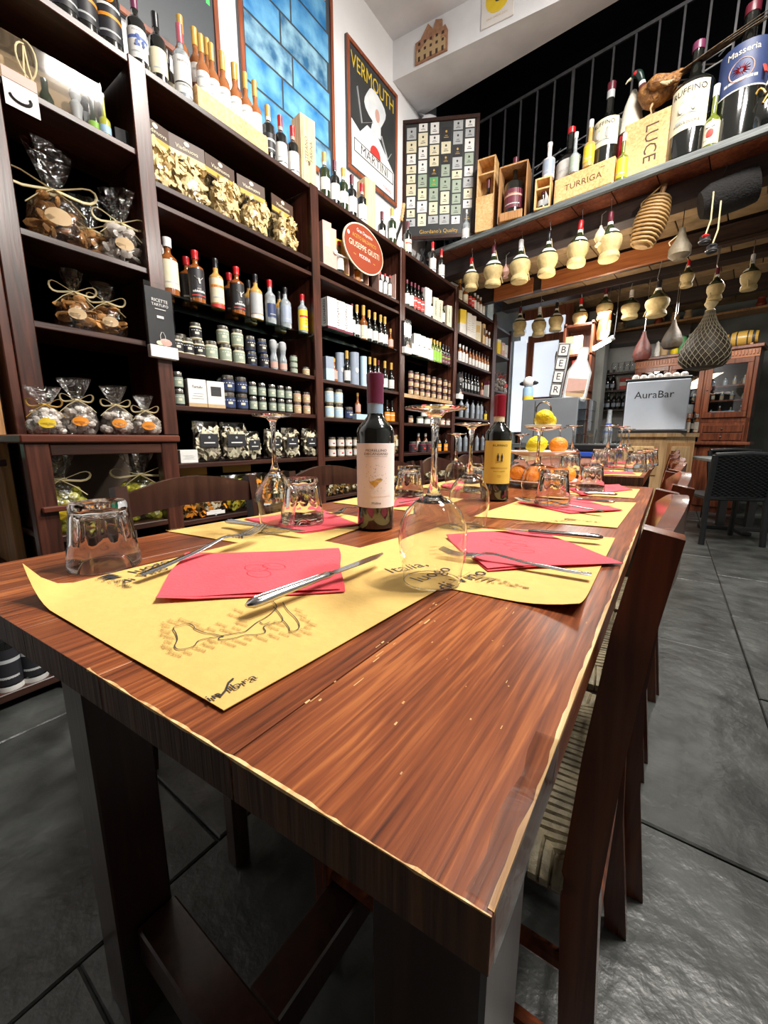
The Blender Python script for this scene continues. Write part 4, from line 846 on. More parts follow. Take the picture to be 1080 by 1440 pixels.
# --- bay 3
z = 2.14; SA = 'on the oval-sign shelf'
item(2, 457, z, box_parts('brownbox', .075, .07, .29, 'l_pink', None, win='l_cream'), 'carton', 'brownish pink box with cream window', SA, 'box', rz=PI / 2 - .2, r=.04)
item(2, 466, z, box_parts('brownbox2', .05, .07, .275, 'l_pink', None), 'carton', 'plain narrow brownish pink box', SA, 'box', rz=PI / 2 - .2, r=.05)
def openbox(px, w, h, inner, keys, desc, ribbon=True, d=.09):
    X = XF - .06; o = thing('presentation_box', (X, colY(px, z + .08, X), z + .0005), PI / 2 - .2)
    G().box(-w / 2, w / 2, d / 2 - .004, d / 2, 0, h, inner).build('back_card', o, False)
    for s in (-1, 1): G().box(s * w / 2, s * (w / 2 - .005), -d / 2, d / 2, 0, h, 'l_pink').build('side_card', o, False)
    G().box(-w / 2, w / 2, -d / 2, d / 2, 0, .006, inner).build('base_card', o, False)
    if ribbon: G().tube([(-w / 2 - .005, -d / 2 - .004, h * .45), (0, -d / 2 - .008, h * .42), (w / 2 + .005, -d / 2 - .004, h * .45)], .006, 'l_white', 6).build('ribbon', o); G().ball((-w / 2, -d / 2 - .01, h * .46), .018, 'l_white', 8, (1, .5, 1)).build('rosette', o)
    for i, kx in enumerate(keys):
        xx = (i - (len(keys) - 1) / 2) * w * .28; b = put(KB[kx](), 'bottle', (0, 0, 0), 0)
        b.parent = o; b.location = (xx, -.005, .007)
        # a thing inside another stays top level: unparent, keep the place
        b.parent = None; b.matrix_world = Matrix.Translation(o.location) @ Matrix.Rotation(o.rotation_euler.z, 4, 'Z') @ Matrix.Translation((xx, -.012, .007)); pend(b, 'dark bottle standing inside the ' + desc.split(' with')[0], '', 'bottle', (px + i, 0))
    pend(o, desc, SA, 'box', (px, 0))
KB['balsam'] = lambda: W('balsam', h=.22, r=.032, nr=.012, sh=.45, sw=.18, cap='c_red', cl=.14, lab='l_white', l0=.1, l1=.55)
KB['balsam_s'] = lambda: W('balsam_s', h=.18, r=.017, nr=.008, sh=.62, sw=.12, cap='c_red', cl=.12, lab='l_white', l0=.1, l1=.6)
KB['balsam_y'] = lambda: W('balsam_y', h=.19, r=.03, nr=.013, sh=.45, sw=.2, cap='c_black', cl=.22, lab='l_orange', l0=.02, l1=.42)
openbox(476, .13, .27, 'l_yellow', ['balsam'], 'open yellow box with one bottle'); openbox(503, .15, .21, 'l_tan', ['balsam_y', 'balsam_s'], 'open beige box with two bottles'); openbox(540, .20, .20, 'l_grey', ['balsam_s', 'balsam_s', 'balsam_s'], 'open grey box with three slim bottles', False)
# oval sign
o = thing('oval_sign', (XF + .03, colY(512, 2.36, XF + .03), 2.36), PI / 2, 'oval red-brown sign with pale rim lettered GIUSEPPE GIUSTI', 'sign')
def oval(a, b, y, n=40): return [(a * math.cos(2 * PI * i / n), b * math.sin(2 * PI * i / n)) for i in range(n)]
M['signred'] = mat('signred', (.30, .05, .02), .45)
G().prism(oval(.245, .165, 0), 1, -.004, .006, 'l_cream').build('rim', o, False); G().prism(oval(.235, .155, 0), 1, -.006, -.0045, 'signred').build('sign_face', o, False)
for t, s_, zz, mm in (('Gran Deposito', .035, .105, 'l_white'), ('ACETO BALSAMICO', .036, .058, 'c_gold'), ('GIUSEPPE GIUSTI', .056, .0, 'l_cream'), ('MODENA', .036, -.06, 'l_white')):
    letters(o, t, s_, mm, (0, -.0068, zz), 'front', sx=.9)
for s in (-1, 1): letters(o, 'MODENA' if False else '~', .05, 'c_gold', (s * .12, -.0068, -.065), 'front')
G().ball((-.19, -.007, .055), .014, 'l_white', 8, (1, .1, 1)).build('medal_print', o)
z = 1.7305; SB = 'on the glass shelf below the sign'
for i, px in enumerate((463, 475, 486)):
    o = item(2, px, z, box_parts('leo', .085, .075, .215, 'l_white', 'l_burg', 0, .09, stripes=5, tm='l_grey'), 'carton', 'white balsamic carton with burgundy foot', SB, 'box', rz=PI / 2 - .12, r=.04)
    letters(o, 'LEONARDI', .026, 'ink', (-.0432, 0, 0), 'front', None, 0) if False else None
    g = letters(o, 'LEONARDI', .034, 'ink', (0, -.0382, .12), 'front', None, PI / 2); g.rotation_euler = (0, 0, -PI / 2 if i == 0 else 0); g.location = (-.0432 + .0382, 0, 0) if False else ((-.005, 0, 0) if i == 0 else (-.026, 0, 0))
item(2, 460, z, box_parts('leo2', .06, .06, .10, 'l_grey', None), 'carton', 'grey-white box behind the first carton', SB, 'box', back=.12, dz=.10)
rowk(2, z, 'vinegar', [495], 'vinegar_bottle', 'dark slim bottle with red capsule', SB, 'bottle'); rowk(2, z, 'goldcap', [502, 519, 527, 535, 541], 'liqueur_bottle', 'slim gold-capped bottle with white label', SB, 'bottle', r=.028)
rowk(2, z, 'goldcap_amber', [511], 'liqueur_bottle', 'stout gold-capped amber bottle', SB, 'bottle', r=.034); rowk(2, z, 'pinkmini', [549], 'liqueur_bottle', 'small dark bottle with pink label', SB, 'bottle', r=.028)
z = 1.366; SCc = 'on the blue tube shelf'
def tube_parts(k, h, r, m): return [('tube_body', CACHE.setdefault(k, G().lathe([(r, 0), (r, h * .9), (r * 1.02, h * .9), (r * 1.02, h)], m, 16).mesh('tube_body'))), ('printed_mark', CACHE.setdefault(k + 'm', G().ball((0, -r, h * .45), r * .5, 'l_white', 8, (.8, .12, 1)).mesh('printed_mark')))]
item(2, 461, z, box_parts('palebox', .07, .07, .17, 'l_bluegrey', 'l_palebl', 0, .5), 'carton', 'grey-blue small carton', SCc, 'box')
item(2, 478, z, tube_parts('t1', .235, .036, 'l_bluegrey'), 'bottle_tube', 'grey-blue round bottle tube', SCc, 'tube', back=.05); item(2, 498, z, tube_parts('t2', .25, .04, 'l_bluegrey'), 'bottle_tube', 'wide grey-blue round tube', SCc, 'tube'); item(2, 511, z, tube_parts('t3', .24, .030, 'l_palebl'), 'bottle_tube', 'pale sky-blue slim tube', SCc, 'tube')
rowk(2, z, 'pinkmini', [470], 'liqueur_bottle', 'short dark bottle with pink label', SCc, 'bottle'); rowk(2, z, 'goldcap', [488, 520, 527], 'liqueur_bottle', 'dark gold-capped bottle', SCc, 'bottle', r=.03); rowk(2, z, 'vinegar_red', [532], 'vinegar_bottle', 'red bottle with red label', SCc, 'bottle', back=.03)
rowk(2, z, 'goldcap', [541, 550], 'liqueur_bottle', 'gold-capped bottle with hanging tag', SCc, 'bottle', r=.03)
z = 1.0955; SD = 'on the blue-label jar shelf'
for dz, w1 in ((0, 'lower'), (.111, 'upper')): rowk(2, z, 'jar_blue', [463, 476], 'sauce_jar', f'jar with pale blue label, {w1} one', SD, 'jar', r=.037, dz=dz)
rowk(2, z, 'jar_black', [490], 'sauce_jar', 'round black jar with oval label', SD, 'jar', r=.04); item(2, 506, z, box_parts('dish', .13, .06, .045, 'l_palebl', None), 'carton', 'low pale blue tray with bottles', SD, 'tray'); rowk(2, z, 'pinkmini', [503], 'liqueur_bottle', 'little bottle in the pale tray', SD, 'bottle', dz=.045, back=.01)
rowk(2, z, 'amaro_orange', [544, 551, 559], 'liqueur_bottle', 'dark bottle with bright orange label', SD, 'bottle', r=.03)
item(2, 524, z, box_parts('blackbox3', .09, .06, .16, 'l_black', None), 'carton', 'black carton behind the Morellino bottle' if False else 'black carton behind the tall wine bottle', SD, 'box')
z = .8005; SE = 'on the small white jar shelf'
for dz, w1 in ((0, 'lower'), (.076, 'upper')): rowk(2, z, 'jar_white', [467, 479, 490, 501, 512], 'sauce_jar', f'small white-labelled jar, {w1} row', SE, 'jar', r=.03, dz=dz)
mushbag(559, z, .10, .17, 61, 'cream paper bag with gold trim', SE, 2, ('l_cream', 'l_tan'), 'l_cream')
for i, px in enumerate((470, 486, 503, 560)): mushbag(px, .50, .12, .17, 65 + i, 'clear bag of dried fruit', 'on the lowest third-bay shelf', 2, ('mixed', 'biscuit', 'l_cream'), 'l_yellow' if i == 3 else None)
mushbag(436, .50, .12, .19, 64, 'clear bag with yellow label', 'on the lowest second-bay shelf', 1, ('mixed', 'l_cream'), 'l_yellow')
# --- bay 4
z = 2.14; SF = 'on the second shelf of the fourth bay'
rowk(3, z, 'vinegar', [572, 578], 'vinegar_bottle', 'dark bottle with grey cap', SF, 'bottle', r=.028); rowk(3, z, 'vinegar_red', [583, 588, 593], 'vinegar_bottle', 'slim bottle with red label', SF, 'bottle', r=.028)
KB['vin'] = KB['vinegar']
for px in (598, 602): item(3, px, z, box_parts('tallw', .055, .05, .27, 'l_white', None, stripes=4, tm='l_grey'), 'carton', 'tall slim white carton', SF, 'box')
rowk(3, z, 'vinegar', [605, 622], 'vinegar_bottle', 'dark bottle between white cartons', SF, 'bottle', r=.028)
for px in (610, 616, 629, 635):
    o = item(3, px, z, box_parts('leo4', .07, .06, .225, 'l_cream', 'l_burg', 0, .04, stripes=2, tm='l_grey'), 'carton', 'cream carton with upright lettering', SF, 'box'); letters(o, 'LEONARDI', .03, 'ink', (0, -.0312, .12), 'front', None, PI / 2)
z = 1.7405; SG = 'on the olive oil shelf'
for dz, w1 in ((0, 'lower'), (.10, 'upper')):
    for px in ((580, 587, 594, 601) if dz == 0 else (583, 590, 598)): item(3, px, z, box_parts('whcube', .085, .085, .098, 'l_white', None, stripes=1, tm='l_grey'), 'carton', f'small white cube box, {w1} row', SG, 'box', dz=dz)
rowk(3, z, 'oil_green', [606, 610, 614, 618], 'oil_bottle', 'olive oil bottle with lime label', SG, 'bottle', r=.026); rowk(3, z, 'oil_dark', [622, 626, 630, 634], 'oil_bottle', 'dark olive oil bottle', SG, 'bottle', r=.026)
z = 1.361; SH = 'on the pale-lipped jar shelf'
for dz, w1 in ((0, 'bottom'), (.076, 'middle'), (.152, 'top')): rowk(3, z, 'jar_rust', [577, 585, 593, 601, 609, 617, 625, 632], 'sauce_jar', f'small rust-coloured jar, {w1} row', SH, 'jar', r=.028, dz=dz)
z = 1.0905; SI = 'under the pale-lipped shelf'
rowk(3, z, 'jar_sage', [590, 600, 610], 'sauce_jar', 'wide sage-green tin', SI, 'tin', r=.04); rowk(3, z, 'jar_rust', [577], 'sauce_jar', 'rust jar at the left end', SI, 'jar', r=.03)
rowk(3, z, 'jar_sage', [596, 606], 'sauce_jar', 'sage-green tin on top of the others', SI, 'tin', r=.04, dz=.0755); rowk(3, z, 'jar_white', [622, 630], 'sauce_jar', 'white-labelled jar at the right end', SI, 'jar', r=.03)
z = .8005; SK = 'on the red jar shelf'
rowk(3, z, 'jar_red', [580, 594, 603], 'sauce_jar', 'tall dark red jar', SK, 'jar', r=.04); rowk(3, z, 'amaro_orange', [617, 626, 634], 'liqueur_bottle', 'dark bottle with yellow-orange label', SK, 'bottle', r=.03); rowk(3, z, 'white_mini', [588, 598], 'liqueur_bottle', 'slim vial behind the red jars', SK, 'bottle', back=.08, r=.03)
for i, px in enumerate((575, 590, 605, 622)): mushbag(px, .50, .12, .16, 75 + i, 'clear bag of mixed nuts', 'on the lowest fourth-bay shelf', 3, ('mixed', 'l_cream'), 'l_yellow' if i == 1 else None)
# --- bay 5
z = 2.48; SL = 'on the top shelf of the fifth bay'
rowk(4, z, 'goldcap_amber', [646, 654], 'liqueur_bottle', 'yellowish bottle with gold cap', SL, 'bottle'); rowk(4, z, 'vinegar_red', [660, 664], 'liqueur_bottle', 'bottle with red label', SL, 'bottle'); rowk(4, z, 'white_mini', [667, 671, 675, 679], 'liqueur_bottle', 'small bottle with white label', SL, 'bottle'); item(4, 686, z, box_parts('bluebox', .11, .08, .26, 'l_palebl', None, stripes=4, tm='l_white'), 'carton', 'blue striped carton', SL, 'box')
z = 2.14; SM = 'on the second shelf of the fifth bay'
item(4, 648, z, box_parts('yel', .10, .07, .27, 'l_yellow', 'l_white', 0, .45), 'carton', 'yellow and white carton', SM, 'box'); 
for px in (656, 662): item(4, px, z, box_parts('whg', .10, .07, .27, 'l_white', None, stripes=5, tm='l_grey'), 'carton', 'tall white printed carton', SM, 'box')
item(4, 669, z, box_parts('whgold', .11, .07, .24, 'l_cream', None, win='c_gold'), 'carton', 'cream carton with gold panel', SM, 'box'); item(4, 677, z, box_parts('woodb', .06, .07, .25, 'pinev', None, win='l_brown'), 'wooden_box', 'slim wooden box with dark window', SM, 'box'); rowk(4, z, 'white_mini', [683, 687, 690], 'liqueur_bottle', 'small white-labelled bottle', SM, 'bottle')
z = 1.83; rowk(4, z, 'white_mini', [646, 650.5, 655], 'liqueur_bottle', 'slim white-labelled bottle', 'on the third shelf of the fifth bay', 'bottle', r=.026); rowk(4, z, 'pink_spice', [660, 664.5, 669, 673, 677, 681, 685, 689], 'liqueur_bottle', 'slim rose-tinted bottle', 'on the third shelf of the fifth bay', 'bottle', r=.026)
z = 1.50; rowk(4, z, 'tall_dark', [649, 653.5, 658, 662.5, 667, 671], 'oil_bottle', 'tall dark slim bottle', 'on the fourth shelf of the fifth bay', 'bottle', r=.026); rowk(4, z, 'pinkmini', [677], 'liqueur_bottle', 'short black bottle', 'on the fourth shelf of the fifth bay', 'bottle'); item(4, 686, z, box_parts('sil', .12, .07, .22, 'l_white', 'l_burg', .75, 1), 'carton', 'white carton with dark red top', 'on the fourth shelf of the fifth bay', 'box')
z = 1.195; rowk(4, z, 'grey_bottle', [648, 656, 664, 671, 676], 'liqueur_bottle', 'grey frosted bottle', 'on the fifth shelf of the fifth bay', 'bottle', r=.03); rowk(4, z, 'amaro_yellow', [682, 688], 'liqueur_bottle', 'dark bottle with yellow label', 'on the fifth shelf of the fifth bay', 'bottle', r=.03)
z = .78; rowk(4, z, 'grey_bottle', [646, 654, 662, 670, 678], 'liqueur_bottle', 'grey bottle low down', 'on the lowest shelf of the fifth bay', 'bottle', r=.03); rowk(4, z, 'amaro_yellow', [685, 690], 'liqueur_bottle', 'yellow-labelled bottle', 'on the lowest shelf of the fifth bay', 'bottle', r=.03)
# --- bay 6
CB = 'on the corner shelves'
item(5, 699, 2.111, box_parts('y6', .08, .06, .20, 'l_yellow', 'l_cream', .8, 1), 'carton', 'yellow carton', CB, 'box'); item(5, 705, 2.111, box_parts('w6', .09, .06, .19, 'l_pink', None, win='l_cream'), 'carton', 'pale pink carton', CB, 'box'); item(5, 709, 2.111, box_parts('w7', .08, .06, .18, 'l_white', None, stripes=2), 'carton', 'white printed carton', CB, 'box')
o = item(5, 719, 2.111, box_parts('pic', .17, .03, .22, 'l_sage', None), 'picture_card', 'framed card with dark bottle picture', CB, 'picture'); G().lathe([(.03, .03), (.035, .07), (.012, .11), (.012, .18)], 'ink', 10, (0, -.016, 0), R=Matrix.Diagonal((1, .05, 1))).build('bottle_print', o)
bagat(5, 703, 1.621, gift_bag('h', .30, .10, 'almond', seed=31, neck=.8, sticker='l_red', bowm='l_red'), 'clear bag with white label and red print', CB, name='gift_bag')
for px, zz in ((700, 1.101), (706, 1.101)): item(5, px, zz, KB['grey_bottle'](), 'liqueur_bottle', 'grey glass jar-like bottle', CB, 'bottle')
item(5, 714, 1.621, box_parts('w8', .05, .05, .16, 'l_sage', None, win='l_white'), 'carton', 'greenish small carton', CB, 'box')
# ================================================================== WALL PICTURES
def onwall(name, y0, y1, z0, z1, lab, cat, fr='frame_red', back='posterdark', fw=.03):
    o = thing(name, (-2.448, (y0 + y1) / 2, (z0 + z1) / 2), PI / 2, lab, cat); w2, h2 = (y1 - y0) / 2, (z1 - z0) / 2
    G().box(-w2, w2, -.018, 0, -h2, h2, back).build('backing', o, False)
    g = G(); g.box(-w2, w2, -.03, -.018, h2 - fw, h2, fr, .003); g.box(-w2, w2, -.03, -.018, -h2, -h2 + fw, fr, .003); g.box(-w2, -w2 + fw, -.03, -.018, -h2 + fw, h2 - fw, fr, .003); g.box(w2 - fw, w2, -.03, -.018, -h2 + fw, h2 - fw, fr, .003)
    g.build('frame', o, False); return o, w2, h2
o, w2, h2 = onwall('photo_poster', 1.88, 2.74, 2.95, 4.22, 'tall red-framed poster of blue sea and mountain photographs', 'poster')
k = 0; zz = -h2 + .04
for r in range(6):
    x = -w2 + .04 - (r % 2) * .16; hh = .19
    while x < w2 - .04:
        xa, xb = max(x, -w2 + .04), min(x + .40 + .06 * ((r * 3) % 2), w2 - .04)
        if xb - xa > .05: G().box(xa, xb - .014, -.0205, -.0185, zz, zz + hh - .014, ('sea', 'sea2', 'sea')[k % 3]).build('photo_panel', o, False); k += 1
        x += .40 + .06 * ((r * 3) % 2)
    zz += hh
G().prism([(w2 - .10 + .035 * math.cos(t), zz + .02 + .035 * math.sin(t)) for t in [i * PI / 8 for i in range(16)]], 1, -.021, -.0185, 'l_pink').build('round_seal', o, False)
letters(o, 'NI', .05, 'l_white', (w2 - .20, -.021, zz + .02), 'front')
o, w2, h2 = onwall('vermouth_poster', 2.90, 3.625, 3.155, 4.09, 'red-framed poster lettered VERMOUTH in yellow over a pale figure', 'poster')
M['posterblack'] = mat('posterblack', (.035, .038, .04), .35); M['pgrey'] = mat('poster_palegrey', (.62, .68, .74), .5, col2=(.85, .87, .88), vs=6)
G().box(-w2 + .05, w2 - .05, -.0195, -.0183, -h2 + .05, h2 - .05, 'posterblack').build('print_ground', o, False)
def flatpoly(o, pts, y, m, name): g = G(); g.prism(pts, 1, y - .0006, y, m); return g.build(name, o, False)
flatpoly(o, [(-w2 + .05, -h2 + .05), (w2 - .05, -h2 + .05), (w2 - .05, -.20), (.16, -.10), (.05, -.02), (-.10, -.02), (-.20, -.12), (-w2 + .05, -.08)], -.0197, 'pgrey', 'pale_dress')
flatpoly(o, [(.02 + .15 * math.cos(t) + .02 * math.sin(3 * t), .17 + .125 * math.sin(t)) for t in [i * PI / 10 for i in range(20)]], -.0199, 'pgrey', 'pale_hat')
flatpoly(o, [(.03, .13), (.10, .12), (.10, -.03), (-.05, -.03), (-.02, .06)], -.0201, 'pgrey', 'pale_torso')
flatpoly(o, [(.05 + .035 * math.cos(t), .13 + .05 * math.sin(t)) for t in [i * PI / 6 for i in range(12)]], -.0204, 'l_pink', 'blurred_face')
g = G(); g.tube([(-.02, -.0202, .04), (-.18, -.0202, -.05), (-.24, -.0202, .18)], .014, 'pgrey', 5, flat=.06); g.tube([(.10, -.0202, .0), (.2, -.0202, -.14), (.26, -.0202, -.06)], .014, 'pgrey', 5, flat=.06); g.build('pale_arms', o)
letters(o, 'VERMOUTH', .155, 'l_yellow', (0, -.0202, .335), 'front', sx=.75)
flatpoly(o, [(.02 + .08 * math.cos(t), -.20 + .08 * math.sin(t)) for t in [i * PI / 8 for i in range(16)]], -.0200, 'l_red', 'red_disc')
G().box(-.28, .30, -.0208, -.0203, -.30, -.20, 'ink').build('word_panel', o, False); G().box(-.272, .292, -.0212, -.0208, -.292, -.208, 'l_white').build('word_panel', o, False); letters(o, 'MARTINI', .10, 'ink', (.01, -.0216, -.25), 'front', sx=1.05)
letters(o, 'TORINO', .035, 'l_red', (.2, -.0205, -.38), 'front')
o, w2, h2 = onwall('chalk_board', 1.10, 1.735, 3.0, 4.0, 'grey chalkboard with green lettering behind the bottles', 'board', back='posterdark'); M['bgreen'] = mat('bgreen', (.08, .65, .15), .6)
letters(o, 'VINI', .24, 'bgreen', (.06, -.019, -.04), 'front'); G().tube([(-.1 + .09 * math.cos(t), -.0195, .16 + .07 * math.sin(t)) for t in [i * .5 for i in range(13)]], .012, 'bgreen', 5, flat=.1).build('chalk_curl', o)
# board of bottle labels, set across the corner
pa = Vector((-2.40, 3.80, 0)); dv = Vector((.88, .475, 0)).normalized(); nv = Vector((dv.y, -dv.x, 0))
pts = [onPl(px, py, pa, nv) for px, py in ((566, 160), (675, 170), (575, 338), (672, 333))]
wB = (pts[1] - pts[0]).dot(dv); sx0 = (pts[0] - pa).dot(dv); zt = (pts[0].z + pts[1].z) / 2; zb = (pts[2].z + pts[3].z) / 2
o = thing('label_board', pa + dv * (sx0 + wB / 2) + Vector((0, 0, zb)), math.atan2(dv.y, dv.x), 'dark framed board of many wine labels in the corner', 'board'); hB = zt - zb
G().box(-wB / 2, wB / 2, 0, .03, 0, hB, 'posterblack').build('backing', o, False)
g = G(); F_ = .035
for a in ((-wB / 2, wB / 2, hB - F_, hB), (-wB / 2, wB / 2, 0, F_), (-wB / 2, -wB / 2 + F_, F_, hB - F_), (wB / 2 - F_, wB / 2, F_, hB - F_)): g.box(a[0], a[1], -.012, 0, a[2], a[3], 'leg', .003)
g.build('frame', o, False); letters(o, 'Giordano\'s Quality', .05, 'c_gold', (0, -.002, .07), 'front')
rd = random.Random(4); cw = (wB - 2 * F_) / 6; cols_ = ['l_white', 'l_cream', 'l_white', 'l_black', 'l_cream', 'l_white', 'l_grey', 'l_black', 'l_cream', 'l_sage']
for c in range(6):
    z = .12 + rd.uniform(0, .03)
    while z < hB - .09:
        hh = rd.choice([.07, .085, .10, .11]); m = cols_[rd.randrange(10)]
        if c == 2 and .38 < z < .47: m = 'l_green'
        xx = -wB / 2 + F_ + cw * (c + .5); ww = cw * rd.uniform(.36, .44); hh = min(hh, hB - F_ - z - .005)
        g = G(); g.box(xx - ww, xx + ww, -.003, 0, z, z + hh, m); dk = 'ink' if m not in ('l_black', 'l_green') else 'c_gold'
        g.box(xx - ww * .5, xx + ww * .5, -.0036, -.003, z + hh * .2, z + hh * .25, dk); g.box(xx - ww * .3, xx + ww * .3, -.0036, -.003, z + hh * .35, z + hh * .39, dk); g.ball((xx, -.003, z + hh * .68), .011, dk, 6, (1, .06, 1))
        g.build('wine_label', o, False); z += hh + .012
# plaques on the beam face
bp = Vector((-2.46, 3.583, 0)); bd = Vector((1.86, .207, 0)).normalized(); bn = Vector((bd.y, -bd.x, 0))
def beamthing(name, px, py, lab, cat): p = onPl(px, py, bp, bn); return thing(name, p, math.atan2(bd.y, bd.x), lab, cat)
o = beamthing('facade_plaque', 607, 58, 'small brown wooden plaque shaped like a building facade', 'plaque')
q = [(-.15, -.13), (.15, -.13), (.15, .02), (.13, .06), (.10, .05), (.10, .11), (.04, .13), (.02, .07), (-.03, .13), (-.10, .04), (-.15, .03)]
G().prism(q, 1, -.016, -.001, 'brick').build('facade', o, False); G().prism([(a * .9 - .0, b * .5 - .05) for a, b in q], 1, -.018, -.016, 'l_tan').build('lower_wall', o, False)
for i in range(5): G().box(-.12 + i * .055, -.10 + i * .055, -.0195, -.018, -.12, -.085, 'l_brown').build('door', o, False)
for r in range(2):
    for i in range(5): G().box(-.12 + i * .055, -.10 + i * .055, -.0195, -.016, -.05 + r * .05, -.03 + r * .05, 'l_brown').build('window', o, False)
o = beamthing('round_emblem_tile', 700, 8, 'white tile with a yellow disc and black figure, cut by the top border', 'tile')
G().box(-.13, .13, -.012, -.001, -.12, .16, 'ceramic', .002).build('tile', o, False); G().prism([(.095 * math.cos(t), .045 + .095 * math.sin(t)) for t in [i * PI / 14 for i in range(28)]], 1, -.0135, -.012, 'l_yellow').build('yellow_disc', o, False)
g = G(); g.ball((0, -.0138, .05), .028, 'ink', 8, (.6, .08, 1)); g.ball((.01, -.0138, .03), .022, 'ink', 8, (1.3, .08, .5)); g.build('black_figure', o); letters(o, 'VINO SARDO DOC', .02, 'l_tan', (0, -.0125, -.075), 'front')
# ================================================================== LOFT SHELF GOODS
def EL(px): return 340 + (px - 640) * (173 - 340) / 440
def lpt(px, back=.1, z=2.9):
    p = onZ(px, EL(px), 2.9); d = Vector((p.x, p.y, 0)).normalized(); p = p + d * back; return Vector((p.x, p.y, z))
LG = 'on the loft shelf'
def lput(parts, name, px, back, desc, cat, rz=None, z=2.9):
    o = put(parts, name, lpt(px, back, z + .0005), LA - .05 if rz is None else rz); tag(o, desc, cat); return o
# tall wine box with window
def frame_box(px, back, w, d, h, mt, name, lab, zw0, bottlekey, rz=LA + .25, div=None):
    o = thing(name, lpt(px, back, 2.9005), rz, lab, 'box')
    for s in (-1, 1): G().box(s * w / 2, s * (w / 2 - .012), -d / 2, d / 2, 0, h, mt, .002).build('side', o, False)
    G().box(-w / 2 + .012, w / 2 - .012, d / 2 - .008, d / 2, 0, h, mt).build('back', o, False)
    for zz in (0, h - .012) + ((div,) if div else ()): G().box(-w / 2 + .012, w / 2 - .012, -d / 2, d / 2 - .008, zz, zz + .012, mt).build('cross_piece', o, False)
    if zw0: G().box(-w / 2, w / 2, -d / 2 - .008, -d / 2, 0, zw0, mt, .002).build('front_panel', o, False)
    return o
o = frame_box(683, .08, .17, .14, .62, 'pine', 'window_wine_box', 'tall yellow wood box with open upper window and bottle, left end of the loft', .30, None, div=.48)
b = put(W('boxbottle', h=.42, r=.05, nr=.017), 'wine_bottle', o.location + Vector((.01, .0, .05)), o.rotation_euler.z); tag(b, 'bottle with white label seen in the tall yellow box window', 'bottle')
o = frame_box(722, .12, .25, .22, .46, 'oldpine', 'bottle_stand', 'dark wood frame stand holding the burgundy-label magnum', None, None)
b = put(W('burg', h=.52, r=.085, nr=.02, sh=.56, cap='c_wine', lab='l_burg', l0=.16, l1=.46, foil='l_pink', cl=.14, seg=24), 'magnum_bottle', o.location + Vector((0, -.02, .03)), o.rotation_euler.z); tag(b, 'large dark bottle with burgundy label in a wood frame stand', 'bottle'); wrap(b, 'Amarone', .022, 'l_tan', .20, .0862)
G().box(-.10, .10, -.135, -.12, 0, .07, 'oldpine', .004).build('name_board', o, False)
o = frame_box(763, .06, .13, .13, .24, 'pine', 'small_shelf_box', 'small yellow wood box split in two, tasselled bottle inside', None, None, div=.15)
b = put(W('tassel', h=.135, r=.04, nr=.014, sh=.5, cl=.1, lab='l_grey'), 'small_bottle', o.location + Vector((0, -.01, .0125)), 0); tag(b, 'little black bottle with grey tassel in the small split box', 'bottle'); g = G()
for i in range(7): g.tube([(.03, -.04, .12), (.035 + .004 * i, -.055, .06), (.02 + .008 * i, -.055, .01)], .002, 'l_grey', 4)
g.build('tassel', b)
lput(W('lacebottle', h=.27, r=.042, nr=.012, sh=.46, sw=.22, glass='clear', cap='c_white', cl=.12, lab='l_white', l0=.04, l1=.34), 'decanter_bottle', 655, .05, 'clear tapered bottle with white lace lettering, by the label board', 'bottle')
o = thing('horse_figurine', lpt(632, .06, 2.9), .3, 'small grey and black animal figurine left of the lace bottle', 'figurine'); g = G(); g.ball((0, 0, .10), .045, 'l_grey', 10, (1.4, .8, .8)); g.ball((-.06, 0, .15), .022, 'l_grey', 8, (1, .8, 1.5)); g.ball((-.08, 0, .18), .018, 'l_grey', 8, (1.5, .8, .8))
for sx_ in (-.04, .04):
    for sy2 in (-.02, .02): g.tube([(sx_, sy2, .09), (sx_ * 1.1, sy2, .0)], [.014, .009], 'l_black', 6)
g.tube([(.06, 0, .12), (.09, 0, .08), (.085, 0, .04)], .008, 'l_black', 5); g.build('body', o)
# crate with lettering and the bottles around it
pL, pR = lpt(778, .02), lpt(862, .02); wC = (pR - pL).length; o = thing('wine_crate', (pL + pR) / 2, math.atan2(pR.y - pL.y, pR.x - pL.x), 'flat pale wooden crate with burnt lettering TURRIGA', 'crate')
G().box(-wC / 2, wC / 2, 0, .10, 0, .19, 'pine', .003).build('case', o, False); G().box(-wC / 2 + .01, wC / 2 - .01, -.004, -.0005, .01, .18, 'pine', .002).build('front_lid', o, False); letters(o, 'TURRIGA', .062, 'l_brown', (0, -.0046, .095), 'front', sx=1.1)
G().box(.13, .16, -.0048, -.004, .145, .149, 'l_brown').build('burnt_mark', o, False)
lput(W('jugblue', h=.28, r=.05, nr=.018, sh=.52, sw=.10, glass='ceramic', cap='c_white', cl=.1, lab='l_bluegrey', l0=.10, l1=.50), 'ceramic_bottle', 768, .07, 'white ceramic bottle painted blue on top of the small split box', 'bottle', z=3.141)
def big(px, back, h, r, key, desc, cap, lab, l0, l1, foil=None, **k): return lput(W(key, h=h, r=r, nr=r * .26, sh=.60, sw=.16, cap=cap, cl=.07, lab=lab, l0=l0, l1=l1, foil=foil, seg=28, **k), 'giant_bottle', px, back, desc, 'bottle')
b = big(797, .24, .66, .105, 'gb1', 'giant dark bottle with plain white label and bright red wax', 'c_red', 'l_white', .16, .58, arc=1.2); wrap(b, 'SASSICAIA' if False else 'TENUTA', .03, 'l_grey', .30, .1065)
b = big(848, .17, .80, .105, 'gb2', 'giant dark bottle, white label lettered RUFFINO, behind the crate', 'c_wine', 'l_cream', .40, .64, neckband='l_grey', arc=1.1); wrap(b, 'RUFFINO', .040, 'ink', .475, .1068); g = G()
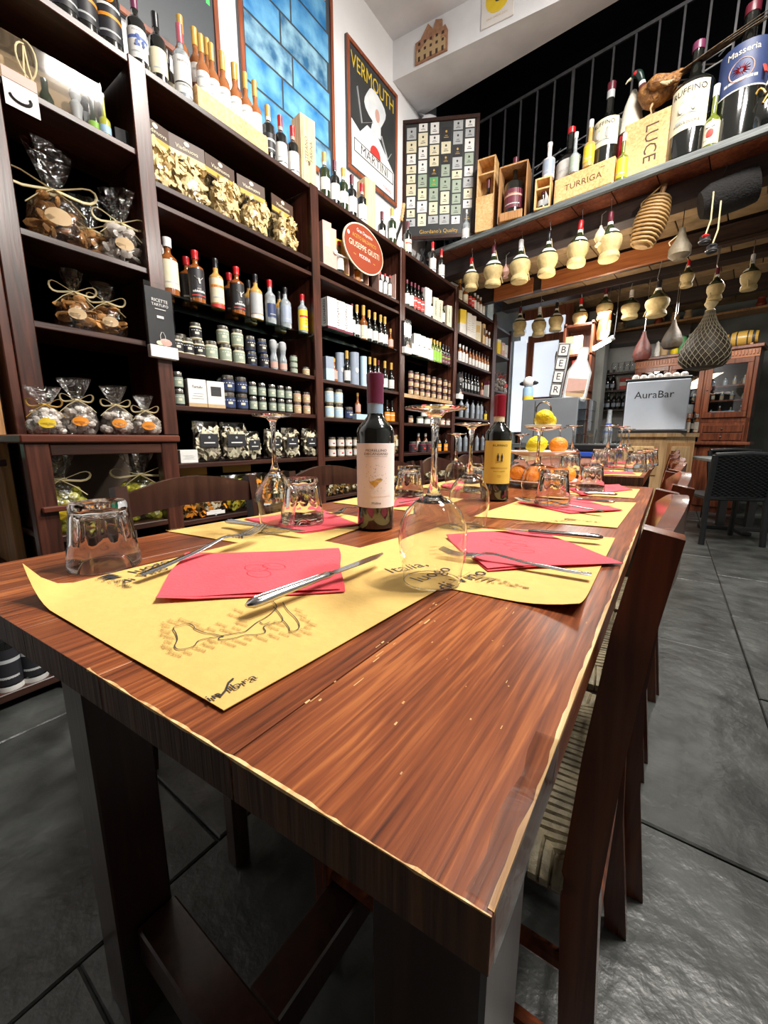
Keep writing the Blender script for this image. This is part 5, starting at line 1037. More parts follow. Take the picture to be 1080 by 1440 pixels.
def ruff_emblem(b, R, z, s):
    g = G()
    for x in (-.35, .35): g.ball((x * s, -R - .0012, z), .22 * s, 'l_grey', 8, (.8, .04, 1.4)); g.ball((x * s, -R - .0008, z + .36 * s), .11 * s, 'l_sage', 6, (1, .05, 1))
    g.box(-.6 * s, .6 * s, -R - .0012, -R - .0008, z - .42 * s, z - .38 * s, 'l_sage'); g.build('figure_print', b)
ruff_emblem(b, .1045, .40, .09)
b = big(965, .13, .74, .125, 'gb3', 'giant dark bottle with lime-cream RUFFINO label beside the pheasant box', 'c_purple', 'l_cream', .22, .60, arc=1.0); wrap(b, 'RUFFINO', .052, 'ink', .40, .1272); ruff_emblem(b, .1248, .30, .10); wrap(b, 'RISERVA DUCALE', .020, 'ink', .205, .1272)
b = big(1035, .16, .82, .14, 'gb4', 'giant dark bottle with navy label and red sunburst', 'c_wine', 'l_navy', .34, .66, arc=1.15); wrap(b, 'Masseria', .05, 'l_cream', .49, .1418)
g = G(); R = .1425
for i in range(16):
    a = i * PI / 8; g.tube([(.012 * math.cos(a), -R, .385 + .012 * math.sin(a)), (.045 * math.cos(a), -R + .006, .385 + .045 * math.sin(a))], [.006, .002], 'l_red', 4, flat=.3)
g.tube([(.062 * math.cos(t), -R + .012 * abs(math.cos(t)), .385 + .062 * math.sin(t)) for t in [i * PI / 12 for i in range(24)]], .003, 'l_pink', 4, True); g.build('sun_print', b)
g = G().lathe([(.1412, .275), (.1412, .283)], 'l_white', 10, a0=-1.15, a1=1.15); g.build('label_rule', b)
KB['sm1'] = lambda: W('sm1', h=.30, r=.036, nr=.014, sh=.38, sw=.16, glass='clear', cap='c_white', cl=.22, lab='l_tan', l0=.04, l1=.36)
lput(W('lf1', h=.30, r=.040, nr=.014, sh=.40, sw=.16, glass='clear', cap='c_white', cl=.14, lab='l_sage', l0=.06, l1=.40), 'liqueur_bottle', 804, .045, 'small clear bottle with picture label in front of the red-wax giant', 'bottle', z=3.091)
lput(W('lf2', h=.34, r=.042, nr=.016, sh=.48, sw=.10, glass='gold', cap='c_white', cl=.16, lab='l_yellow', l0=.10, l1=.44), 'liqueur_bottle', 824, .05, 'amber-yellow bottle with wax top standing on the TURRIGA crate', 'bottle', z=3.091)
lput(W('lf3', h=.33, r=.040, nr=.013, sh=.48, sw=.12, glass='oil', cap='c_white', cl=.16, lab='l_yellow', l0=.06, l1=.46), 'liqueur_bottle', 873, .05, 'yellow-labelled slim bottle between the crate and the LUCE box', 'bottle')
b = lput(W('lf4', h=.38, r=.045, nr=.016, sh=.42, sw=.14, glass='oil', cap='c_white', cl=.18, lab='l_cream', l0=.04, l1=.40), 'liqueur_bottle', 998, .055, 'slim bottle with red and blue figure label between two giants', 'bottle'); g = G(); g.ball((0, -.0462, .08), .026, 'l_red', 8, (.8, .05, 1)); g.ball((0, -.0462, .125), .022, 'l_palebl', 8, (1.2, .05, .5)); g.build('figure_print', b)
# white and red felt figure
o = thing('felt_hat_figure', lpt(880, .22, 2.9), 0, 'tall pointed white felt hat on a red cloth figure', 'figure'); G().lathe([(.11, 0), (.10, .2), (.085, .38), (.02, .44)], 'redfelt', 16, fn=lambda a, z: 1 + .1 * math.sin(5 * a)).build('red_cloth', o)
G().lathe([(.095, .39), (.085, .46), (.055, .60), (.018, .70), (.005, .71)], 'whitefelt', 16).build('white_hat', o)
# LUCE box with the pheasant on top
pL, pR = lpt(872, .08), lpt(938, .08); wC = (pR - pL).length; lb = thing('luce_wine_box', (pL + pR) / 2, math.atan2(pR.y - pL.y, pR.x - pL.x), 'orange-tan wooden box with burnt lettering LUCE under the pheasant', 'box')
G().box(-wC / 2, wC / 2, 0, .12, 0, .40, 'pine', .003).build('case', lb, False); G().box(-wC / 2 + .008, wC / 2 - .008, -.005, -.0005, .01, .39, 'pine', .002).build('front_lid', lb, False); letters(lb, 'LUCE', .12, 'l_brown', (.03, -.0056, .21), 'front', None, -PI / 2, sx=.9)
ph = thing('stuffed_pheasant', lb.location + Vector((-.01, .05, .4005)), LA, 'stuffed pheasant with golden brown body and long tail, on the LUCE box', 'bird')
g = G(); sk = [((-.13, 0, .335), .012), ((-.115, -.005, .345), .024), ((-.085, -.005, .335), .026), ((-.065, 0, .29), .021), ((-.055, 0, .25), .024), ((-.03, 0, .19), .055), ((.02, 0, .145), .078), ((.08, 0, .15), .075), ((.14, 0, .185), .05), ((.18, 0, .21), .026), ((.20, 0, .22), .014)]
def curvebody(sk, sub, n, matf, sq=1.0):
    g = G(); P = [Vector(p) for p, _ in sk]; R = [r for _, r in sk]; pts = []; rr = []
    for i in range(len(P) - 1):
        p0, p1, p2, p3 = P[max(i - 1, 0)], P[i], P[i + 1], P[min(i + 2, len(P) - 1)]
        for j in range(sub):
            t = j / sub; pts.append(.5 * ((2 * p1) + (p2 - p0) * t + (2 * p0 - 5 * p1 + 4 * p2 - p3) * t * t + (3 * p1 - p0 - 3 * p2 + p3) * t ** 3)); rr.append(R[i] + (R[i + 1] - R[i]) * (3 * t * t - 2 * t ** 3))
    pts.append(P[-1]); rr.append(R[-1]); g.tube(pts, rr, matf(0), n); 
    for f in range(len(g.f)):
        if len(g.f[f]) == 4: m = matf((f // n) / (len(pts) - 1) * (len(sk) - 1)); g.m[f] = g.mi(m)
    return g
curvebody(sk, 5, 14, lambda t: 'green_dark' if t < 3.3 else ('c_white' if t < 4.0 else ('meat' if t < 4.6 else 'fur_gold'))).build('body', ph)
G().ball((-.105, -.024, .342), .016, 'c_red', 8, (1.1, .5, .9)).build('red_wattle', ph); g = G(); g.tube([(-.135, 0, .335), (-.16, 0, .328), (-.172, 0, .315)], [.010, .007, .002], 'l_cream', 7); g.build('beak', ph)
g = G(); g.ball((-.112, -.029, .35), .005, 'black', 7); g.build('eye', ph)
wg = curvebody([((.0, -.07, .19), .02), ((.05, -.085, .17), .045), ((.12, -.075, .155), .035), ((.19, -.055, .13), .012)], 4, 10, lambda t: 'fur_gold'); wg.build('wing', ph); g = G()
for i in range(4): g.tube([(.04 + i * .02, -.115 + i * .004, .165 - i * .01), (.13 + i * .012, -.098, .11 + i * .004)], .008, 'l_cream', 5, flat=.4)
g.build('wing_bar', ph); wg2 = curvebody([((.0, .07, .19), .02), ((.05, .085, .17), .045), ((.12, .075, .155), .035), ((.19, .055, .13), .012)], 4, 10, lambda t: 'fur_gold'); wg2.build('wing', ph)
for i in range(6):
    s = (i - 2.5) * .012; L_ = .58 - .05 * abs(i - 2.5); g = G(); g.tube([(.17, s * .5, .20), (.17 + L_ * .4, s * 1.6, .225 + .02 * i * .3), (.17 + L_, s * 2.6, .30 + s)], [.014, .012, .003], 'fur_tail', 6, flat=.3); g.build('tail_feather', ph)
for s in (-.03, .035): G().tube([(.04, s, .10), (.02, s, .05), (.03, s, .012), (-.01, s, .006)], [.010, .007, .006, .005], 'l_tan', 6).build('leg', ph); 
G().tube([(-.04, 0, .004), (.0, .02, .012), (.05, -.03, .01), (.08, 0, .006)], .008, 'meatfat', 5).build('twig', ph)
# netted bottle at the right border
o = thing('netted_bottle', lpt(1074, .12, 2.9), 0, 'ornate black and gold bottle with red ribbon at the right border', 'bottle'); g = G(); g.lathe([(.075, 0), (.09, .04), (.085, .16), (.05, .25), (.022, .33), (.022, .42)], 'blackglass', 18); g.build('glass_body', o)
rd = random.Random(2); g = G()
for i in range(16): a = rd.uniform(0, 6.3); z0 = rd.uniform(.02, .25); g.tube([(.09 * math.sin(a + t * .8), -.09 * math.cos(a + t * .8), z0 + .05 * math.sin(t * 3)) for t in [j / 5 for j in range(6)]], .006, ('l_cream', 'l_black', 'c_gold')[i % 3], 5)
g.build('foil_netting', o); g = G()
for i in range(8): a = i * .8; g.tube([(.03 * math.sin(a), -.03 * math.cos(a), .34), (.07 * math.sin(a), -.07 * math.cos(a), .38), (.09 * math.sin(a + .3), -.09 * math.cos(a + .3), .32)], .012, 'l_red', 5, flat=.4)
g.build('red_ribbon', o)
# ================================================================== HANGING THINGS
def hook(par, h=.10, r=.0022):
    G().tube([(0, 0, h)] + [(.012 * math.sin(t), 0, h - .012 + .012 * math.cos(t)) for t in (.8, 1.6, 2.4, 3.1)] + [(0, 0, h * .5), (0, 0, .02)] + [(-.012 * math.sin(t), 0, .008 - .012 * math.cos(t) + .012) for t in (.6, 1.4, 2.2)], r, 'metal', 5).build('hook', par)
def fiasco(h, r, v):
    k = ('fiasco', v)
    if k in CACHE: return CACHE[k]
    g1 = G().lathe([(r * .5, h * .20), (r * .88, h * .34), (r * .90, h * .47), (r * .72, h * .56), (r * .38, h * .65), (r * .20, h * .72), (r * .18, h * .97), (r * .2, h)], 'greenglass', 16)
    fn = lambda a, z: 1 + .03 * math.sin(11 * a)
    g2 = G().lathe([(r * .60, 0), (r * .80, .002), (r * .88, h * .04), (r * .84, h * .12), (r * .74, h * .155), (r * .78, h * .20), (r * .97, h * .30), (r * 1.02, h * .39), (r * .98, h * .455), (r * .93, h * .475)], 'straw', 22, fn=fn)
    g3 = G().lathe([(r * .235, h * .80), (r * .235, h * .97), (r * .2, h)], ('c_red', 'c_wine', 'c_white', 'c_black')[v % 4], 10)
    g4 = G().lathe([(r * .82, h * .525), (r * .735, h * .56), (r * .53, h * .61)], 'l_white', 12, a0=-1.4, a1=1.4); g4.lathe([(r * .24, h * .73), (r * .22, h * .79)], 'l_white', 10)
    g5 = G().tube([(r * .9 * math.sin(t), -r * .45, h * .5 + h * .35 * math.cos(t)) if False else (r * (1.04 - .85 * t), -.01 * t, h * (.06 + .80 * t)) for t in [i / 6 for i in range(7)]], .0035, 'raffia', 5)
    CACHE[k] = [('glass_body', g1.mesh('glass_body')), ('straw_basket', g2.mesh('straw_basket')), ('capsule', g3.mesh('capsule')), ('paper_collar', g4.mesh('paper_collar')), ('straw_strap', g5.mesh('straw_strap'))]; return CACHE[k]
def hang_at(px, pb, pt, Y, off=0):   # bottom and top picture rows, at depth Y
    x = onY(px, (pb + pt) / 2, Y + off); a = onY(px, pb, Y + off); b = onY(px, pt, Y + off); return Vector((x.x, Y + off, a.z)), b.z - a.z
HR = 'hanging from the loft edge'
for i, (px, pt, pb) in enumerate(((663, 363, 408), (694, 347, 403), (732, 337, 397), (770, 328, 388), (812, 312, 374), (859, 298, 366))):
    Y = 3.8145 - .1174 * (-2.1 + i * .29) + .13; loc, h = hang_at(px, pb, pt, Y); o = put(fiasco(h, h * .25, i), 'straw_flask', loc, .3 * i); o.rotation_euler.x = (.03, .10, -.02, .02, .06, -.04)[i]
    g = G(); hz = 2.85 - loc.z; g.tube([(0, 0, h * .95), (.01, 0, h + .02), (0, 0, hz - .012), (.008, 0, hz - .004), (0, 0, hz)], .0025, 'metal', 5); g.build('hook', o); pend(o, 'straw-covered wine flask', HR, 'flask', (px, 0), 'straw flasks hanging from the loft edge')
for px, pt, pb, m, lab, Y in ((711, 372, 391, 'l_pink', 'tiny pinkish gourd beside the second straw flask', 4.2), (844, 318, 346, 'raffia', 'small pale gourd beside the last straw flask of the front row', 3.98)):
    loc, h = hang_at(px, pb, pt, Y); o = thing('small_gourd', loc, 0, lab, 'gourd'); G().lathe([(h * .2, 0), (h * .24, h * .05), (h * .16, h * .14), (h * .30, h * .4), (h * .24, h * .65), (h * .07, h * .9), (h * .06, h)], m, 14).build('gourd_body', o); G().tube([(0, 0, h), (0, 0, h + .08), (.03, 0, h + .10)], .003, 'metal', 4).build('cord', o)
S2 = 'in the second hanging row'
M['strawdim'] = M['straw']
for i, (px, pt, pb, Y) in enumerate(((731, 430, 472, 5.9), (758, 437, 473, 5.9), (782, 428, 466, 5.9), (816, 422, 461, 5.85), (851, 405, 450, 5.82), (887, 408, 448, 5.8), (925, 395, 445, 4.9), (967, 366, 404, 4.88), (1007, 377, 423, 4.86), (1056, 358, 408, 4.84))):
    loc, h = hang_at(px, pb, pt, Y); o = put(fiasco(h, h * (.235 if i not in (0, 5, 6) else .31), i + 1), 'straw_flask', loc, .5 * i); hz = (2.745 if Y > 5.4 else 2.615) - loc.z
    g = G(); g.tube([(0, 0, h * .95), (.02, 0, h + .02), (0, 0, max(hz - .01, h + .05)), (.01, 0, max(hz, h + .06))], .003, 'metal', 5); g.build('hook', o); pend(o, 'smaller straw-covered flask', S2, 'flask', (px, 0), 'straw flasks in the second hanging row')
for i, (px, py) in enumerate(((762, 412), (868, 438), (953, 440))):
    p = onY(px, py, 5.84); o = thing('empty_hook', p, .5, None, None); pend(o, 'empty S-shaped metal hook under the loft', '', 'hook', (px, 0)); G().tube([(.03, 0, 2.73 - p.z), (.012, 0, 2.75 - p.z), (0, 0, 2.72 - p.z), (0, 0, .0), (-.02, 0, -.04), (-.04, 0, -.02)], .004, 'metal', 5).build('hook', o)
# wicker demijohn
loc, h = hang_at(905, 347, 272, 4.05); o = thing('wicker_flask', loc, 0, 'tall flask wrapped in coiled wicker rope, hanging tilted', 'flask'); o.rotation_euler.y = .28
g = G(); g.lathe([(h * .13, 0), (h * .20, h * .1), (h * .25, h * .4), (h * .20, h * .7), (h * .10, h * .92)], 'wicker', 16); 
for i in range(13):
    t = i / 12; z_ = h * (.05 + .8 * t); r_ = h * (.17 + .115 * math.sin(PI * (t * .85 + .08))); g.tube([(r_ * math.sin(a), -r_ * math.cos(a), z_ + .004 * math.sin(a * 3)) for a in [j * PI / 7 for j in range(14)]], h * .026, 'wicker', 6, True)
g.build('wicker_cover', o); G().lathe([(h * .05, h * .9), (h * .045, h * 1.12)], 'oldpine', 8).build('stopper', o); G().tube([(-h * .2, -.02, h * .5), (-h * .28, -.02, h * .75), (-h * .1, -.02, h * .98), (0, 0, h * 1.15), (-.01, 0, h * 1.3)], .006, 'wicker', 6).build('handle', o)
loc, h = hang_at(957, 365, 322, 4.2); o = thing('leather_gourd', loc, 0, 'pear-shaped grey-brown gourd flask hanging by its neck', 'gourd'); G().lathe([(h * .16, 0), (h * .34, h * .15), (h * .34, h * .38), (h * .18, h * .66), (h * .10, h * .9), (h * .09, h)], 'leather', 16).build('gourd_body', o); G().tube([(-h * .1, -.01, h * .8), (-h * .35, -.01, h * .62), (-h * .3, -.01, h * .5)], .005, 'raffia', 5).build('cord', o); G().tube([(0, 0, h), (.0, 0, h + .45)], .003, 'iron', 4).build('hook', o)
pa_, pb_ = onY(985, 290, 4.0), onY(1062, 258, 4.05); o = thing('black_fish_basket', (pa_ + pb_) / 2, 0, 'large black felt-like cylinder hanging slanted under the loft', 'basket'); dd_ = (pb_ - pa_); L_ = dd_.length; R_ = dd_.to_track_quat('Z', 'Y').to_matrix()
G().lathe([(.085, -L_ / 2), (.115, -L_ * .3), (.12, L_ * .3), (.115, L_ / 2), (.10, L_ / 2), (.09, L_ * .2)], 'blackw', 20, R=R_).build('felt_body', o); G().tube([(-.05, 0, .08), (-.02, 0, .2), (.02, 0, .24)], .004, 'iron', 4).build('hanging_wire', o)
for px, py, m, lab in ((991, 337, 'c_red', 'black bell ornament with red cap on a pale cord'), (1001, 350, 'l_black', 'dark round ornament with silver ring, lower on the cord')):
    p = onY(px, py, 3.9); o = thing('hanging_bell', p, 0, lab, 'ornament'); g = G(); g.lathe([(.018, -.03), (.032, -.025), (.032, .02), (.02, .03)], 'l_black', 14); g.build('bell_body', o); G().ball((0, -.02, .015), .022, m, 10, (1, 1, .6)).build('cap', o); G().tube([(.034 * math.sin(a), -.034 * math.cos(a), -.012) for a in [i * PI / 8 for i in range(16)]], .004, 'metal', 5, True).build('metal_ring', o); G().tube([(0, 0, .03), (.02, 0, .12), (.015, 0, .3)], .005, 'raffia', 5).build('cord', o)
# hams
def ham(px, pt, pb, Y, wr, m, lab, net=False, name='cured_ham'):
    loc, h = hang_at(px, pb, pt, Y); o = thing(name, loc, 0, lab, 'ham'); r = h * wr
    fn = lambda a, z: (1 + .10 * math.sin(2 * a + .6)) * (1 - .28 * abs(math.cos(a)))
    pr = [(r * .25, 0), (r * .75, h * .04), (r * 1.0, h * .18), (r * .97, h * .36), (r * .70, h * .58), (r * .36, h * .78), (r * .22, h * .92), (r * .18, h)]
    G().lathe(pr, m, 20, fn=fn).build('meat', o)
    if net:
        g = G(); n = 19
        def rad(t): 
            zz = t * h
            for (r0, z0), (r1, z1) in zip(pr, pr[1:]):
                if z0 <= zz <= z1: return r0 + (r1 - r0) * (zz - z0) / (z1 - z0 + 1e-9)
            return pr[-1][0]
        for i in range(n):
            for s in (-1, 1):
                g.tube([(rad(t) * 1.03 * fn(i * 2 * PI / n + s * t * 2.4, 0) * math.sin(i * 2 * PI / n + s * t * 2.4), -rad(t) * 1.03 * fn(i * 2 * PI / n + s * t * 2.4, 0) * math.cos(i * 2 * PI / n + s * t * 2.4), t * h) for t in [j / 18 for j in range(19)]], .0026, 'netstring', 4)
        g.build('string_net', o); G().lathe([(r * .2, h), (r * .12, h * 1.04), (r * .26, h * 1.12), (r * .2, h * 1.16)], 'raffia', 10).build('net_knot', o)
    tz_ = (2.745 if Y > 5.4 else 2.625) - loc.z; G().tube([(0, 0, h), (.004, 0, (h + tz_) / 2), (0, 0, max(tz_, h + .1))], .004, 'metal', 5).build('hook', o); return o
ham(904, 466, 508, 5.80, .30, 'meat', 'reddish cured ham hanging left above the white machine'); ham(946, 450, 491, 5.78, .34, 'meatfat', 'brown cured ham hanging in the middle, above the machine'); ham(993, 438, 520, 4.87, .40, 'meatfat', 'largest ham, wrapped in pale string net', True)
loc, h = hang_at(848, 478, 434, 5.8); o = thing('carved_ham_leg', loc, 0, 'orange and white ham leg hanging right above the glowing lamp', 'ham'); o.rotation_euler.y = .12
G().lathe([(.05, 0), (.07, h * .2), (.065, h * .6), (.05, h * .9), (.02, h)], 'meatl' if 'meatl' in M else 'l_orange', 14, fn=lambda a, z: 1 + .1 * math.sin(3 * a)).build('meat', o); G().lathe([(.055, .0), (.075, h * .2), (.068, h * .6)], 'l_cream', 8, a0=-.2, a1=1.4).build('fat_layer', o); G().tube([(0, 0, h), (-.02, 0, 2.745 - loc.z)], .003, 'metal', 4).build('hook', o)
# glowing lamp
p = onY(846, 484, 5.6); q = onY(858, 476, 5.6); o = thing('tube_lamp', p, 0, 'short glowing lamp tube under the ham leg', 'lamp'); dv_ = Vector((.9, -.1, .42)).normalized()
G().tube([-dv_ * .10, dv_ * .10], .026, 'bulb', 12).build('glowing_tube', o); G().tube([dv_ * .10, dv_ * .14], .03, 'l_grey', 12).build('socket', o); G().tube([dv_ * .14, dv_ * .14 + Vector((0, .15, .60))], .004, 'iron', 5).build('cable', o)
# ================================================================== FAR END
def nl(o, l, c, g=None): return tag(o, l, c, g)
# bar counter with grey steel machine
x0, x1, z0, z1 = rectY(735, 562, 808, 624, 4.0)
bar = thing('bar_counter', (0, 0, 0), 0, 'bar counter with plywood front behind the fruit stand', 'counter'); zc = z0
G().box(x0 - .1, -.32, 3.95, 4.6, zc - .04, zc, 'slate', .003).build('worktop', bar, False); G().box(x0, -.36, 4.0, 4.55, 0, zc - .04, 'pinev', .003).build('front_panel', bar, False)
G().box(-.74, -.38, 3.90, 4.2, zc - .06, zc - .002, 'black', .01).build('drip_tray', bar, False); G().box(-.78, -.36, 3.86, 3.90, zc - .11, zc - .07, 'bluebright', .004).build('blue_strip', bar, False, label='blue edge strip')
mc = thing('bar_machine', ((x0 + x1) / 2, 4.2, zc), 0, 'big plain grey steel machine back on the bar, below the bottle sign', 'machine'); w2 = (x1 - x0) / 2
G().box(-w2, w2, -.2, .25, .0, z1 - zc, 'steelgrey', .006).build('body', mc, False); G().box(w2, w2 + .09, -.18, .22, .0, z1 - zc - .02, 'pane', .004).build('glass_side', mc, False); G().box(-w2 + .12, -w2 + .124, -.203, -.2, .02, z1 - zc - .02, 'black').build('seam', mc, False)
for zz in (.08, .2, .3): G().box(w2, w2 + .085, -.17, .2, zz, zz + .008, 'steel').build('rack_shelf', mc, False)
p = onY(783, 560, 4.3); o = thing('steel_column', Vector((p.x, 4.3, z1)), 0, 'brushed steel tap column standing on the grey machine', 'tap'); G().lathe([(.045, 0), (.045, .42), (.04, .46), (.02, .47)], 'steel', 16).build('column', o); G().lathe([(.05, .0), (.05, .03)], 'steelgrey', 16).build('foot_ring', o)
# beer sign: cards with letters and bottle shape
a = onY(776, 558, 4.15); b = onY(789, 482, 4.15); o = thing('beer_sign', Vector((a.x + .02, 4.15, a.z)), 0, 'white sign with framed letters B E E R stacked upward', 'sign'); H_ = b.z - a.z; o.rotation_euler.y = .12
G().box(-.05, .06, 0, .02, 0, H_, 'l_grey', .003).build('board', o, False)
for i, ch in enumerate('REEB'):
    z_ = H_ * (.02 + .245 * i); G().box(-.04, .05, -.006, 0, z_, z_ + H_ * .22, 'l_black').build('letter_frame', o, False); G().box(-.034, .044, -.008, -.006, z_ + .006, z_ + H_ * .22 - .006, 'l_white').build('letter_card', o, False); letters(o, ch, .085, 'ink', (.005, -.0086, z_ + H_ * .11), 'front')
a = onY(806, 564, 4.1); b = onY(806, 489, 4.1); o = thing('bottle_shaped_sign', Vector((a.x, 4.1, a.z)), .1, 'white bottle-shaped sign beside the letter sign', 'sign'); H_ = b.z - a.z; o.rotation_euler.y = .12
q = [(-.27, 0), (.27, 0), (.30, .05), (.30, .55), (.13, .78), (.12, .97), (.09, 1), (-.09, 1), (-.12, .97), (-.13, .78), (-.30, .55), (-.30, .05)]
G().prism([(u * H_ * .72, v * H_) for u, v in q], 1, 0, .02, 'l_grey').build('outline', o, False); G().prism([(u * H_ * .62, v * H_ * .95 + .01) for u, v in q], 1, -.004, 0, 'l_white').build('face', o, False)
G().box(-H_ * .17, H_ * .17, -.006, -.004, H_ * .15, H_ * .42, 'l_pink').build('label_print', o, False); G().prism([(-H_ * .15, .04), (H_ * .15, .04), (H_ * .17, .1), (-H_ * .17, .08)], 1, -.006, -.004, 'l_tan').build('beer_print', o, False)
# wooden shelf tower behind the signs
xa, xb, za, zb = rectY(792, 455, 822, 600, 5.6); o = thing('corner_shelf_tower', ((xa + xb) / 2, 5.8, 0), 0, 'tall narrow brown shelf tower behind the bottle-shaped sign', 'shelving'); w2 = (xb - xa) / 2
for s in (-1, 1): G().box(s * w2, s * (w2 - .03), -.15, .15, 0, 2.35, 'cab', .003).build('side_panel', o, False)
for zz in (2.3, 1.95, 1.5, 1.2): G().box(-w2, w2, -.15, .15, zz, zz + .03, 'cab', .003).build('shelf_board', o, False)
G().box(-w2, w2, .13, .15, 0, 2.3, 'cab').build('back_panel', o, False)
for px, z_, m, d in ((800, 1.98, 'l_tan', 'tan carton on the upper tower shelf'), (812, 1.98, 'l_white', 'pale framed card on the upper tower shelf'), (808, 1.53, 'l_red', 'red box on the lower tower shelf')):
    b = put(box_parts('tw' + str(px), .10, .06, .22 if m != 'l_red' else .38, m, 'l_cream', .3, .6), 'carton', Vector((colX(px, z_, 5.72), 5.72, z_ + .001)), 0); tag(b, d, 'box')
b = put(KB['goldcap'](), 'liqueur_bottle', Vector((colX(818, 1.6, 5.70), 5.70, 1.531)), 0); tag(b, 'small gold-capped bottle beside the red box', 'bottle')
xa, xb, za, zb = rectY(752, 552, 756, 558, 5.0)
o = thing('toy_plush', Vector((onY(742, 562, 4.1).x, 4.1, z1)), 0, 'small black and white plush figure on a printed tin, left on the machine', 'toy'); G().lathe([(.05, 0), (.05, .11), (.045, .12)], 'l_lblue', 14).build('tin', o); G().lathe([(.0505, .0), (.0505, .035)], 'l_yellow', 14).build('tin_band', o); G().ball((0, 0, .17), .055, 'l_white', 10).build('head', o); G().ball((-.045, 0, .16), .035, 'l_black', 8, (1.3, .6, .6)).build('ear', o); G().ball((.05, 0, .16), .035, 'l_black', 8, (1.3, .6, .6)).build('ear', o)
# upright glasses on the bar
for i, px in enumerate((812, 821, 831, 843, 852, 862, 872)):
    h = (.10, .11, .13, .12, .11, .10, .12)[i]; o = thing('bar_glass', Vector((colX(px, zc, 4.02 + .05 * (i % 2)), 4.02 + .05 * (i % 2), zc + .001)), 0); G().lathe([(.03, .004), (.038, h)], 'thin', 14).build('wall', o); G().lathe([(.029, 0), (.03, .006)], 'glass', 14).build('base', o); pend(o, 'upright drinking glass', 'on the bar by the drip tray', 'glass', (px, 0), 'glasses on the bar')
o = thing('blue_band_bottle', Vector((colX(855, 1.0, 4.2), 4.2, zc + .001)), 0, 'tall clear bottle with blue band on the bar', 'bottle'); G().lathe([(.035, 0), (.035, .12), (.018, .2), (.018, .3)], 'clear', 14).build('glass_body', o); G().lathe([(.0365, .10), (.024, .18)], 'bluebright', 14).build('blue_band', o)
# ------------------------------------------------ niche with sparkling wine
YN = 7.3; xa, xb, za, zb = rectY(842, 498, 905, 620, YN)
nb = thing('bottle_rack', (0, 0, 0), 0, 'dark shelves against a light wall with sparkling wine bottles', 'shelving'); G().box(xa, xb + .4, YN + .2, YN + .22, .9, zb + .15, 'l_grey').build('light_back', nb, False)
for s in (xa, xb + .37): G().box(s, s + .03, YN, YN + .2, .9, zb + .1, 'darkbeam').build('side_panel', nb, False)
shz = [onY(870, y, YN).z for y in (523, 548, 575)]
for zz in shz: G().box(xa, xb + .4, YN, YN + .2, zz - .03, zz, 'darkbeam', .002).build('shelf_board', nb, False)
G().box(xa, xb + .4, YN - .1, YN + .2, zb + .1, zb + .25, 'darkbeam').build('hood', nb, False)
for r, pxs in ((1, (846, 853, 861)), (2, (840, 847, 854, 862, 869, 877))):
    for px in pxs: b = put(KB['prosecco'](), 'sparkling_wine_bottle', Vector((colX(px, shz[r], YN + .06), YN + .06, shz[r] + .001)), 0); pend(b, 'black sparkling wine bottle', 'on the middle rack shelf' if r == 1 else 'on the lower rack shelf', 'bottle', (px, 0))
for px in (864, 873, 881, 889): o = thing('balloon_glass', Vector((colX(px, shz[0], YN + .08), YN + .08, shz[0] + .001)), 0); G().lathe([(.02, 0), (.05, .05), (.055, .10), (.04, .15)], 'thin', 12).build('bowl', o); pend(o, 'rounded glass', 'on the top rack shelf', 'glass', (px, 0), 'glasses on the top rack shelf')
for k in range(3): b = put(box_parts('rb%d' % k, .16, .1, .055, ('l_red', 'l_white', 'l_red')[k], None), 'carton', Vector((colX(879, shz[1], YN + .06), YN + .06, shz[1] + .001 + k * .056)), .1 * k); tag(b, ('lowest red', 'middle white', 'topmost red')[k] + ' flat box of the stack beside the sparkling wine', 'box')
# ------------------------------------------------ pine counter with the coffee machine
zt = 1.0; c1 = Vector((colX(874, zt, 5.2), 5.2)); c2 = Vector((colX(937, zt, 5.2), 5.2)); c3 = Vector((colX(979, zt, 5.45), 5.45))
pc = thing('pine_counter', (0, 0, 0), 0, 'cream pine counter with raised panels under the white coffee machine', 'counter')
G().prism([(c1.x, c1.y), (c2.x, c2.y), (c3.x, c3.y), (c3.x, 6.1), (c1.x, 6.1)], 2, 0, zt - .04, 'counterwood').build('body', pc, False)
G().prism([(c1.x - .03, c1.y - .03), (c2.x + .01, c2.y - .03), (c3.x + .03, c3.y - .02), (c3.x + .03, 6.1), (c1.x - .03, 6.1)], 2, zt - .04, zt, 'counterwood').build('worktop', pc, False)
G().box(c1.x + .04, c2.x - .05, 5.188, 5.2, .55, .90, 'counterwood', .004).build('frame_molding', pc, False); G().box(c1.x + .08, c2.x - .09, 5.178, 5.19, .59, .86, 'pinev', .008).build('raised_panel', pc, False)
e = (c3 - c2).normalized(); Rm = Matrix.Translation((c2.x, c2.y, 0)) @ Matrix.Rotation(math.atan2(e.y, e.x), 4, 'Z'); L_ = (c3 - c2).length
G().box(.03, L_ - .02, -.012, 0, .55, .90, 'oldpine', .004, Rm).build('frame_molding', pc, False); G().box(.07, L_ - .06, -.02, -.01, .59, .86, 'counterwood', .006, Rm).build('raised_panel', pc, False)
xa, xb, za, zb = rectY(881, 538, 963, 606, 5.3)
cm = thing('coffee_machine', ((xa + xb) / 2, 5.3, zt), 0, 'white boxy coffee machine lettered AuraBar on the pine counter', 'coffee machine'); w2 = (xb - xa) / 2; hM = zb - zt
G().prism([(-w2, .0), (w2, .0), (w2, .30), (w2 * .9, .42), (-w2, .42), (-w2 - .02, .3)], 2, .04, hM, 'black').build('body', cm, False)
